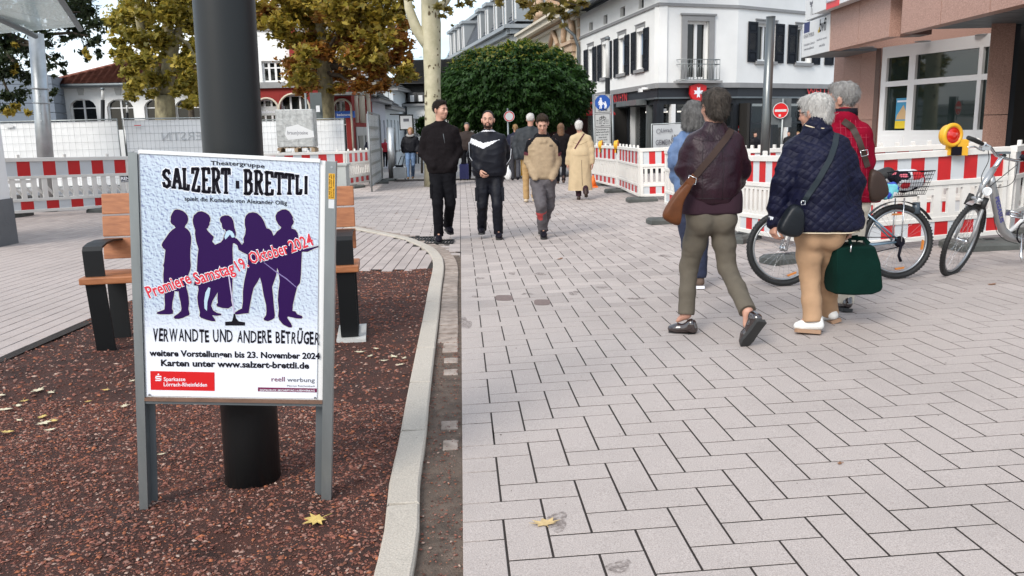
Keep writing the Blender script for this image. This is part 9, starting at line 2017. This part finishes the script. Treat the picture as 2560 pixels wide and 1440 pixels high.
S_=SDF(); c_=Wy(2218,478,Rc[1] - .12); bg2=empty('plastic_bag',c_,0,'crumpled blue and turquoise plastic bag beside the bicycle carrier','bag'); S_.ell(c_,(.06,.05,.07),.02).ell(c_+[.05,0,.02],(.04,.04,.05),.02); sdfobj('body',S_,.010,[mat('pb_blue',(.02,.06,.40),.3),mat('pb_turq',(.15,.50,.55),.3),M['white_paint']],bg2,[(.02,(18,18,18),True)],lambda C_: (vnoise(C_*18,2)*3.1).astype(int) % 3)
MB().tube([bp_(-.17,.66),bp_(-.17,.56)],[.03,.035],10).build('rear_lamp',mat('rl',(.06,.08,.10),.3),bk)
# silver bicycle leaning at the right
g=G(2362,690); bk2=empty('bicycle',g+np.array([.5,0,0]),0,'silver step through bicycle with turned front wheel at the right edge','bicycle','parked bicycles')
R0 = .335; Yw=g[1]; tp_=Wy(2448,510,Yw + .02); up=unit(tp_-g); cw=g+up*R0; fdir=unit(Wy(2345,625,Yw - .27)-cw); fdir=unit(fdir-up*(fdir @ up))
wheel(cw,fdir,up,R0,bk2,tw=.021,refl=())
ax_=np.cross(fdir,up); ax_=ax_ if ax_[0]<0 else -ax_
W2=lambda x,y,dy=0.: Wy(x,y,Yw+dy)
ht_b,ht_t,bar=W2(2458,462,.0),W2(2484,422,.0),W2(2512,388,.02)
crown=W2(2444,498,.0)
for s in (-1,1): o_=ax_ * .062*s; tb_([crown+o_ * .9+up * .02,crown+o_,cw+up * .12+o_,cw+o_],[.018,.017,.015,.010],M['bikesilver'],'fork_blade',bk2)
tb_([crown-ax_ * .07,crown+ax_ * .07],.02,M['bikesilver'],'fork_crown',bk2); tb_([crown,ht_b,ht_t],[.022,.026,.026],M['bikesilver'],'head_tube',bk2); tb_([crown+ax_ * .062+up * .03,crown+ax_ * .064-up * .07],.024,M['black_rubber'],'fork_boot',bk2); tb_([crown-ax_ * .062+up * .03,crown-ax_ * .064-up * .07],.024,M['black_rubber'],'fork_boot',bk2)
tb_([ht_t,W2(2492,412),W2(2502,395),bar],[.02,.02,.018,.016],M['chrome'],'stem',bk2)
tb_([W2(2464,362,-.18),W2(2476,368,-.14),W2(2490,388,-.04),W2(2512,396,.02),W2(2540,402,.06),W2(2575,398,.12),W2(2640,372,.25)],.0125,M['chrome'],'handlebar',bk2)
tb_([W2(2420,344,-.27),W2(2436,350,-.24),W2(2456,360,-.19)],[.017,.019,.016],M['black_rubber'],'grip',bk2); tb_([W2(2418,368,-.22),W2(2436,366,-.2),W2(2450,374,-.16),W2(2460,376,-.14)],[.004,.006,.008,.01],M['chrome'],'brake_lever',bk2); MB().box(W2(2462,368,-.15),(.07,.05,.05),bev=.01).build('lever_mount',M['chrome'],bk2)
MB().box(W2(2508,382,.0),(.10,.05,.02)).build('bell_plate',M['galv_dark'],bk2); tb_([W2(2553,390,.06),W2(2566,400,.06)],.02,M['ink'],'shifter',bk2)
dtb=[W2(2478,455,.02),W2(2488,500,.05),W2(2498,550,.10),W2(2506,575,.13),W2(2525,592,.18),W2(2560,600,.25),W2(2600,590,.32)]
tb_([W2(2480,440,.01)]+dtb,[.022,.034,.036,.036,.036,.036,.034,.034],M['bikesilver'],'frame_tube',bk2,16)
tb_([W2(2512,583,.15),W2(2530,575,.2),W2(2560,545,.28),W2(2620,490,.4)],.016,mat('bikewhite',(.62,.62,.61),.3,coat=.4),'seat_tube',bk2)
PB=Plane(W2(2489,500,.05),W2(2505,568,.12)-W2(2489,500,.05)); mb=MB()
pl0=W2(2492,492,.045 - .042); dirv=unit(W2(2505,556,.11 - .042)-pl0); PB=Plane(pl0,dirv,np.cross(dirv,np.array([0,-1.,0]))*-1); text_into(mb,'PEGASUS',PB,0,-.016,.048,.003*(1 if PB.n @ np.array([0,-1,0])>0 else -1),bold=.03,width=np.linalg.norm(W2(2505,556,.068)-pl0)); mb.build('frame_lettering',mat('biketext',(.08,.08,.28),.4),bk2)
MB().tube([W2(2468,478,-.10),W2(2466,480,-.03)],[.036,.022],20).build('headlamp',M['chrome'],bk2); MB().disc(W2(2467,478,-.104),(0,-1,0),.03,.006,20).build('lamp_glass',M['sign_white'],bk2)
arc=[cw+(fdir*math.cos(a)+up*math.sin(a))*(R0 + .02) for a in np.linspace(.9,2.7,18)]; strap('mudguard',arc,.052,M['chrome'],bk2,[unit(p_-cw) for p_ in arc],.003)
for pts in ([(2470,374,-.15),(2474,400,-.12),(2452,440,-.1),(2456,462,-.06)],[(2545,410,.05),(2520,430,.0),(2470,470,-.02),(2462,480,0)],[(2545,404,.05),(2538,450,.02),(2520,466,.0),(2484,470,0)],[(2484,540,.0),(2490,580,.05),(2510,600,.1),(2545,610,.18)],[(2444,512,-.05),(2405,535,-.1),(2385,560,-.12),(2378,590,-.1)]):
 P0=np.array([W2(*q) for q in pts]); tt=np.linspace(0,len(P0)-1,16); Ps=np.stack([np.interp(tt,range(len(P0)),P0[:,i_]) for i_ in range(3)],1)
 for _ in range(3): Ps[1:-1]=(Ps[:-2]+2*Ps[1:-1]+Ps[2:])/4
 tb_(list(Ps),.0032,M['black_rubber'],'cable',bk2,5)
MB().ring(W2(2556,582,.2),unit([.5,-.8,0]),.09,.006,26,5).build('chainring',M['ink'],bk2); tb_([W2(2556,585,.15),W2(2552,640,.05),W2(2556,655,.03)],.011,M['chrome'],'crank',bk2)
mb=MB(); c_=W2(2536,540,.0)
for q in ((-.055,0,.03),(.055,0,.0)): mb.box(c_+np.array(q),(.012,.06,.05))
mb.tube([c_+np.array([-.055,-.03,.045]),c_+np.array([.055,-.03,.02])],.007,5).tube([c_+np.array([-.055,-.03,.005]),c_+np.array([.055,-.03,-.02])],.007,5).tube([c_+np.array([-.06,0,.02]),c_+np.array([.065,0,-.0])],.012,6); mb.build('pedal',M['chrome'],bk2)
# off-frame rest of the bicycle, so that it stands complete
rc=W2(2760,610,.75); rc[2]=float(gz(rc[0],rc[1])) + .335; fb=unit([cw[0]-rc[0],cw[1]-rc[1],0]); wheel(rc,fb,(0,0,1),.335,bk2); tb_([dtb[-1],rc+np.array([.0,0,.0])],.014,M['bikesilver'],'chain_stay',bk2); sp0=W2(2640,440,.5); tb_([W2(2600,590,.32),sp0],.017,M['bikesilver'],'seat_post',bk2); tb_([rc,sp0-[0,0,.2]],.01,M['bikesilver'],'seat_stay',bk2); MB().box(sp0+[0,0,.03],(.26,.16,.06),bev=.02).build('saddle',M['black_rubber'],bk2)
